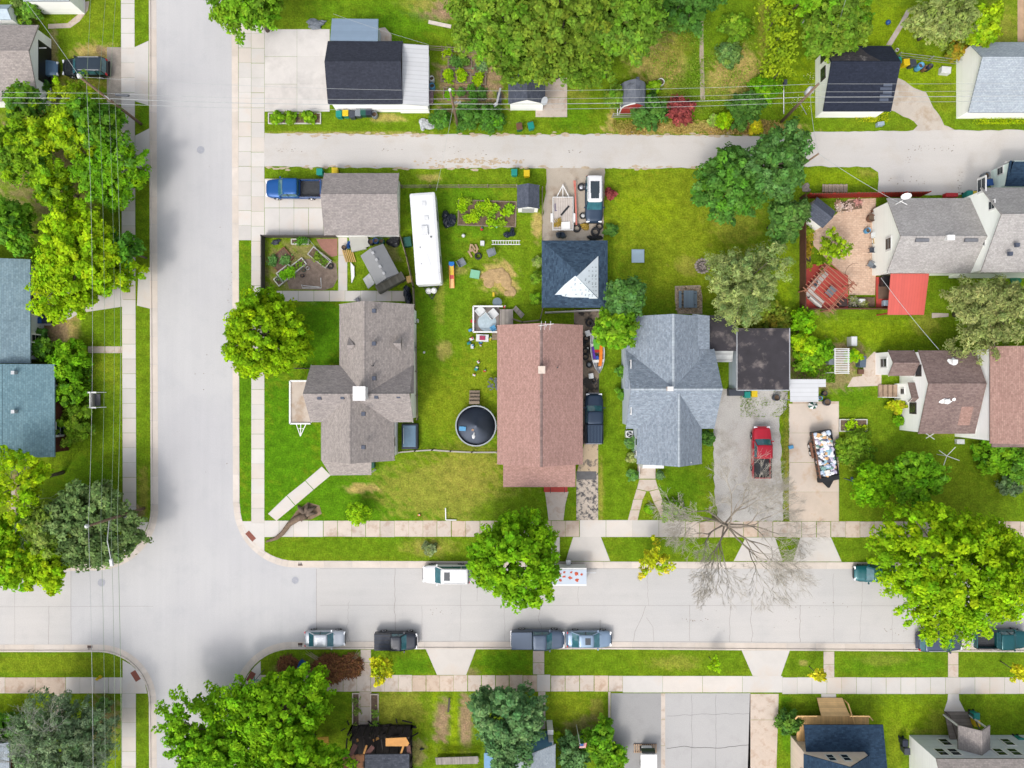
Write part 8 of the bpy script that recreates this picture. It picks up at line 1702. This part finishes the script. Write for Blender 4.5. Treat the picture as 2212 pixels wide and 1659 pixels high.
# uprooted trunk on the corner
x, y, _ = P(655, 1107); t = thing('fallen_trunk', 'uprooted dead tree trunk lying across the corner pavement', 'fallen tree', (x, y, 0)); DEAD = mat('dead_wood', C(134, 114, 96), .95, .3, 4)
mb = MB(); mb.tube([P(575, 1170, .08), P(596, 1163, .14), P(610, 1152, .2), (P(625, 1132, .25)), P(643, 1120, .3), P(661, 1114, .34)], [.1, .2, .26, .28, .34, .42], 10); mb.build('trunk', DEAD, t, True)
rng = random.Random(44)
for k in range(9): a = rng.uniform(0, 6.28) if k > 4 else rng.uniform(.2, 2.6); l_ = rng.uniform(.8, 1.5); mb = MB(); mb.tube([P(661, 1112, .35), (x + .2 + l_ * .6 * math.cos(a), y + l_ * .6 * math.sin(a), .4), (x + .2 + l_ * math.cos(a), y + l_ * math.sin(a), .1)], [.3, .2, .05], 6); mb.build('root', mat('root_brown', C(126, 110, 96), .95, .3, 3), t, True)
cpoly('bare_earth', [(625, 1125), (640, 1104), (665, 1085), (690, 1092), (695, 1110), (672, 1122), (645, 1124)], .004, mat('earth_patch', C(146, 124, 100), 1, .35, 2, fine=.3, tint=True))
# brush heap
def brush(label, u, v, ru, rv, h, seed, n=900):
    rng = random.Random(seed); x, y, _ = P(u, v, h * .4); mb = MB()
    for _ in range(n):
        a, q = rng.uniform(0, 6.283), math.sqrt(rng.random()); px, py = x + q * ru / S * math.cos(a), y + q * rv / S * math.sin(a); z = rng.uniform(.05, h) * (1 - q * .6); b = rng.uniform(0, 6.283); l_ = rng.uniform(.15, .5)
        g = rng.uniform(.5, 1.5); mb.beam((px, py, z), (px + l_ * math.cos(b), py + l_ * math.sin(b), max(.03, z + rng.uniform(-.2, .2))), rng.uniform(.03, .1), .02, (g, g * rng.uniform(.8, 1.1), g * rng.uniform(.7, 1.1), 1))
    return tag(mb.build('brush_heap', mat('dry_brush', C(142, 98, 62), .95, .3, 4, tint=True)), label, 'brush heap')
brush('large heap of dry brown brush on the verge by the silver hatchback', 712, 1446, 36, 30, 1.0, 1, 2600); brush('smaller dry brush at the left end of the verge', 622, 1438, 24, 20, .6, 2, 700); brush('dry brush right side of the heap near the carriage walk', 757, 1440, 24, 24, .8, 3, 1200)
mb = MB(); rng = random.Random(3)
for k in range(26): mb.tube([P(680 + rng.uniform(0, 20), 1425 + rng.uniform(-5, 10), .4), P(663 + rng.uniform(-4, 10), 1408 + rng.uniform(-3, 6), .2)] if k % 2 else [P(752 + rng.uniform(0, 8), 1430, .4), P(775 + rng.uniform(-6, 6), 1407 + rng.uniform(-3, 8), .2)], [.025, .01], 4)
tag(mb.build('cut_twigs', mat('pale_stems', C(190, 176, 140), .9, .2)), 'pale cut stems sticking out of the brush heap', 'brush stems')
chair('navy and red folding chair between the brush heaps', 653, 1433, BLUEP, 60, 1.1)
# kerb furniture
x, y, _ = P(217, 1462); t = thing('fire_hydrant', 'yellow fire hydrant on the lower left verge', 'hydrant', (x, y, 0)); mb = MB(); mb.lathe([(.2, .01), (.2, .06), (.13, .08), (.13, .55), (.17, .57), (.17, .62), (.1, .75), (.04, .8)], x, y, 0, 14); mb.build('barrel', YELL, t, True)
for s in (-1, 1): mb = MB(); mb.tube([(x, y, .45), (x + s * .27, y + s * .12, .45)], .08, 10); mb.build('nozzle', YELL, t)
x, y, _ = P(571, 1446); t = thing('street_sign', 'green street name sign on a pole at the lower corner', 'street sign', (x, y, 0)); mb = MB(); mb.tube([(x, y, 0), (x, y, 2.7)], .035, 8); mb.build('pole', DGREY, t); mb = MB(); mb.beam((x - .45, y, 2.75), (x + .45, y, 2.75), .03, .2); mb.beam((x, y - .45, 2.98), (x, y + .45, 2.98), .03, .2); mb.build('sign_plate', PL('sign_green', C(10, 150, 120)), t)
x, y, _ = P(963, 1123, .1); loose('sign_post', 'white L shaped sign post beside the lower pavement', 'sign post', WHITE, lambda m: (m.beam((x, y, .08), (x + .0, y + 1.35, .5), .1, .1), m.beam((x, y, .12), (x + 1.15, y - .02, .12), .1, .1)))
# flag in the lower yard
x, y, _ = P(1245, 1566); t = thing('flag_pole', 'flag pole with a striped flag in the bottom yard', 'flag', (x, y, 0)); mb = MB(); mb.tube([(x, y, 0), (x + .0, y, 4.0)], .04, 8); mb.build('pole', WHITE, t); fx, fz = .12, 2.6
fl = None
for k in range(13):
    mb = MB(); mb.slab([(x + .03 + k * .055, y - .05 - .04 * (k % 2), 3.9 - k * .02), (x + .03 + (k + 1) * .055, y - .05 - .04 * ((k + 1) % 2), 3.9 - (k + 1) * .02), (x + .03 + (k + 1) * .055, y - 1.1, 2.7), (x + .03 + k * .055, y - 1.1, 2.7)][::1], .01); o = mb.build('stripe', REDP if k % 2 == 0 else WHITE, t)
mb = MB(); mb.slab([(x + .02, y - .02, 3.97), (x + .42, y - .02, 3.92), (x + .42, y - .5, 3.46), (x + .02, y - .5, 3.5)], .012); mb.build('canton', BLUEP, t)
# golf cart and pallet on the car park
x, y, _ = P(1401, 1643, 1.6); t = thing('golf_cart', 'white roofed golf cart on the dark car park', 'golf cart', (x, y, .006)); MB().box(x, y - .2, .35, .8, 1.1, 2.4).build('body', WHITE, t, bevel=.08); MB().box(x, y - .2, .8, 1.0, 1.0, .5).build('seat', BLACK, t); MB().box(x, y - .1, 1.72, 1.8, 1.75, 1.7).build('roof', WHITE, t, bevel=.04); mb = MB(); mb.slab([(x - .72, y + .8, 1.7), (x + .72, y + .8, 1.7), (x + .72, y + 1.08, 1.15), (x - .72, y + 1.08, 1.15)], .04); mb.build('windscreen', GLASS, t)
for a in (-.55, .55):
    for b in (-.85, .75): mb = MB(); mb.tube([(x + a - .08, y + b - .2, .24), (x + a + .08, y + b - .2, .24)], .23, 14); mb.build('wheel', RUBBER, t); mb = MB(); mb.tube([(x + a * 1.05, y + b * .9, .8), (x + a * 1.05, y + b * .9, 1.72)], .03, 6); mb.build('roof_post', METAL, t)
x, y, _ = P(1394, 1617, .15); t = thing('wood_pallet', 'wooden pallet leaning behind the golf cart', 'pallet', (x, y, .01))
for k in range(11): mb = MB(); mb.box(x - 1.15 + k * .23, y, .12, .15, .13, .95); mb.build('slat', mat('pallet_wood', C(206, 178, 150), .9, .15, 4), t)
for k in (-.4, .4): mb = MB(); mb.box(x, y + k, .02, .12, 2.5, .09); mb.build('runner', BROWNP, t)
heap('sheet_pile', 'dark plastic sheet scrap on the bottom lawn', 'scrap', 911, 1619, .25, .25, .2, BLACK, 51, 3)
x, y, _ = P(1693, 246); t = thing('metal_post', 'thin grey metal post with a camera near the navy garage', 'post', (x, y, 0)); mb = MB(); mb.tube([(x, y, 0), P(1693, 178, 1.2)], .05, 8); mb.build('pole', METAL, t); mb = MB(); mb.box(*P(1696, 178, 1.3)[:2], 1.1, 1.5, .3, .5); mb.build('box', DGREY, t)
x, y, _ = P(1872, 560, .02)
loose('garden_hose', 'brown garden hose curled on the tan patio', 'hose', BROWNP, lambda m: m.tube([P(1840 + 14 * math.cos(k * .5), 570 - 10 * math.sin(k * .5) + k * 3.4, .03) for k in range(15)], .02, 5))
loose('plank', 'dark plank lying between the two dirt strips', 'plank', mat('dark_timber', (1, 1, 1, 1)), lambda m: m.beam(P(971, 1508, .06), P(968, 1538, .06), .18, .08))
heap('dirt_mound', 'sandy dirt mound on the play lawn', 'dirt mound', 1076, 596, 1.7, 1.4, .18, mat('sand_dirt', C(196, 166, 120), 1, .2, 3, fine=.25), 61, 6); heap('dirt_mound', 'smaller sandy dirt mound by the hip garage flowers', 'dirt mound', 1100, 626, .8, .7, .15, mat('sand_dirt', (1, 1, 1, 1)), 62, 4)
x, y, _ = P(1074, 653, .7); t = thing('round_table', 'round grey glass table above the toy deck', 'table', (x, y, 0)); mb = MB(); mb.lathe([(.5, .68), (.5, .72)], x, y, 0, 24); mb.build('table_top', mat('grey_glass', C(120, 136, 146), .2, .1), t); [MB().box(x + a, y + b, .01, .68, .05, .05).build('leg', DGREY, t) for a in (-.3, .3) for b in (-.3, .3)]
# ================================================================== POLES AND WIRES
def upole(label, bu, bv, tu, tv, h, r=.16, arms=(), group='utility poles', tilt=None):
    x, y, _ = P(bu, bv); t = thing('utility_pole', label, 'utility pole', (x, y, 0), None, group); tp = P(tu, tv, h)
    mb = MB(); mb.tube([(x, y, 0), (x * .5 + tp[0] * .5, y * .5 + tp[1] * .5, h * .5), tp], [r, r * .85, r * .7], 10); mb.build('pole', WOODPOLE, t, True)
    return t, Vector((x, y, 0)), Vector(tp)
t1, b1, p1 = upole('tall brown utility pole leaning over the black SUV at the upper left', 305, 268, 172, 166, 11.0)
mb = MB(); mb.box(p1.x, p1.y, p1.z, p1.z + .1, .3, .3); mb.lathe([(.16, 0), (.2, .3), (.1, .45)], p1.x + .1, p1.y, p1.z, 10); mb.build('pole_top', PALEP, t1)
def onp(b, p, h): return b + (p - b) * (h / p.z)
q = onp(b1, p1, 7.0); mb = MB(); mb.beam(q + Vector((-.8, .7, 0)), q + Vector((.6, -.4, 0)), .1, .12); [mb.lathe([(.07, 0), (.05, .2)], q.x - .8 + k * .45, q.y + .7 - k * .36, q.z + .06, 8) for k in range(4)]; mb.build('crossarm', METAL, t1)
q = onp(b1, p1, 6.6); mb = MB(); mb.tube([q + Vector((.9, .3, 0)), q + Vector((2.2, .2, 0))], .14, 8); mb.build('cable_closure', DGREY, t1)
t2, b2, p2 = upole('brown utility pole at the lane by the vegetable garden', 990, 277, 972, 196, 9.4, .15)
q = onp(b2, p2, 6.0); mb = MB(); mb.beam(q + Vector((-.2, .3, 0)), q + Vector((.8, .3, 0)), .1, .1); [mb.lathe([(.09, 0), (.06, .25)], q.x + k * .35, q.y + .3, q.z + .05, 8) for k in range(3)]; mb.build('insulators', METAL, t2); mb = MB(); mb.lathe([(.12, 0), (.15, .25)], p2.x, p2.y, p2.z, 8); mb.build('pole_top', PALEP, t2)
t3, b3, p3 = upole('brown utility pole with a white transformer near the navy garage', 1688, 263, 1768, 181, 9.4, .17)
q = onp(b3, p3, 7.0); mb = MB(); mb.lathe([(.2, -.5), (.34, -.4), (.34, .5), (.2, .6)], q.x + .1, q.y + .3, q.z, 14); mb.build('transformer', mat('transformer_grey', C(214, 216, 222), .5), t3, True); mb = MB(); q = onp(b3, p3, 5.0); mb.tube([q, q + Vector((1.3, -.6, -1.5))], .04, 6); mb.build('brace', METAL, t3)
t4, b4, p4 = upole('brown utility pole rising from the grey-green tree with a lamp arm', 311, 1098, 190, 1136, 10.0, .17)
mb = MB(); mb.lathe([(.16, 0), (.2, .25), (.1, .4)], p4.x, p4.y, p4.z, 10); mb.build('pole_top', PALEP, t4)
sl = thing('street_lamp', 'street lamp on a long arm over the lower left crossing', 'street lamp', tuple(onp(b4, p4, 6.5))); a_ = onp(b4, p4, 6.5); e_ = Vector(P(240, 1210, 6.9)); mb = MB(); mb.tube([a_, a_.lerp(e_, .5) + Vector((0, 0, .5)), e_], .05, 8); mb.build('arm', METAL, sl); mb = MB(); mb.box(e_.x, e_.y - .25, e_.z - .12, e_.z + .06, .32, .75, R(10), .85); mb.build('lamp_head', PALEP, sl)
t5, b5, p5 = upole('grey utility pole standing inside the dark green lane tree', 1692, 386, 1768, 332, 8.8, .12)
WIRE = mat('cable_grey', C(196, 200, 200), .6, .1); WIREG = mat('cable_weathered', C(150, 170, 140), .6, .1)
def wire(label, a, b, sag=.5, r=.02, m=None, n=12):
    a, b = Vector(a), Vector(b); pts = [a.lerp(b, i / n) + Vector((0, 0, -sag * 4 * (i / n) * (1 - i / n))) for i in range(n + 1)]
    mb = MB(); mb.tube(pts, r, 5); tag(mb.build('overhead_wire', m or WIRE), label, 'wire', 'overhead wires')
for k, (h, r, dy, nm) in enumerate(((6.4, .027, 0, 'thick'), (6.0, .016, -.35, 'lower'), (6.9, .014, .3, 'upper'))):
    A_, B_, C_ = onp(b1, p1, h), onp(b2, p2, h), onp(b3, p3, h)
    wire(nm + ' lane cable running off the left edge from the first pole', (-75, A_.y + dy + .6, h), A_ + Vector((0, dy, 0)), .3, r)
    wire(nm + ' lane cable between the first pole and the garden pole', A_ + Vector((0, dy, 0)), B_ + Vector((.2, dy, 0)), .7, r)
    wire(nm + ' lane cable between the garden pole and the transformer pole', B_ + Vector((.2, dy, 0)), C_ + Vector((0, dy, 0)), .6, r)
    wire(nm + ' lane cable running off the right edge from the transformer pole', C_ + Vector((0, dy, 0)), (75, C_.y + dy + .6, h), .4, r)
wire('thin top wire over the meadow to the transformer pole', p2, p3, .5, .014); wire('thin top wire over the white concrete pad', p1, p2, .6, .012); wire('thin top wire past the white garage', p3, (75, p3.y + .5, 9.4), .4, .012)
for k, (h, dx, r) in enumerate(((9.6, -.2, .018), (8.4, .25, .016), (6.6, .2, .016), (6.2, .6, .026))):
    A_, B_ = onp(b1, p1, min(h, 10.8)), onp(b4, p4, h); nm = ('highest', 'second', 'third', 'lowest thick')[k]
    wire(nm + ' wire along the left street between the two poles', A_ + Vector((dx, 0, 0)), B_ + Vector((dx, 0, 0)), .8, r * .8, WIREG if k else None)
    wire(nm + ' wire running down past the lower left corner', B_ + Vector((dx, 0, 0)), (B_.x + .3 + dx, -60, h), .5, r, WIREG if k else None)
    if k < 3: wire(nm + ' wire running up over the top left lawn', A_ + Vector((dx, 0, 0)), (A_.x + 1.0 + dx * 3, 60, h), .5, r * .8, WIREG)
wire('service wire from the first pole to the top left corner', p1, P(50, -4, 6.0), .3, .02); wire('service wire from the transformer pole to the tree pole', onp(b3, p3, 7.5), p5, .3, .016); wire('service wire from the tree pole to the pale house', p5, P(1946, 440, 5.0), .3, .02); wire('service wire from the red awning side to the white house', P(1903, 600, 4.5), P(2028, 755, 5.6), .2, .022); wire('service wire from the lane to the grey garage yard', onp(b2, p2, 6), P(942, 412, 4), .3, .012); wire('service wire above the lawn behind the blue grey lean-to', P(720, 30, 6), P(925, 96, 3), .2, .012); wire('service wire over the upper hedge tree', P(1830, -10, 8), P(1800, 98, 4.5), .2, .014)
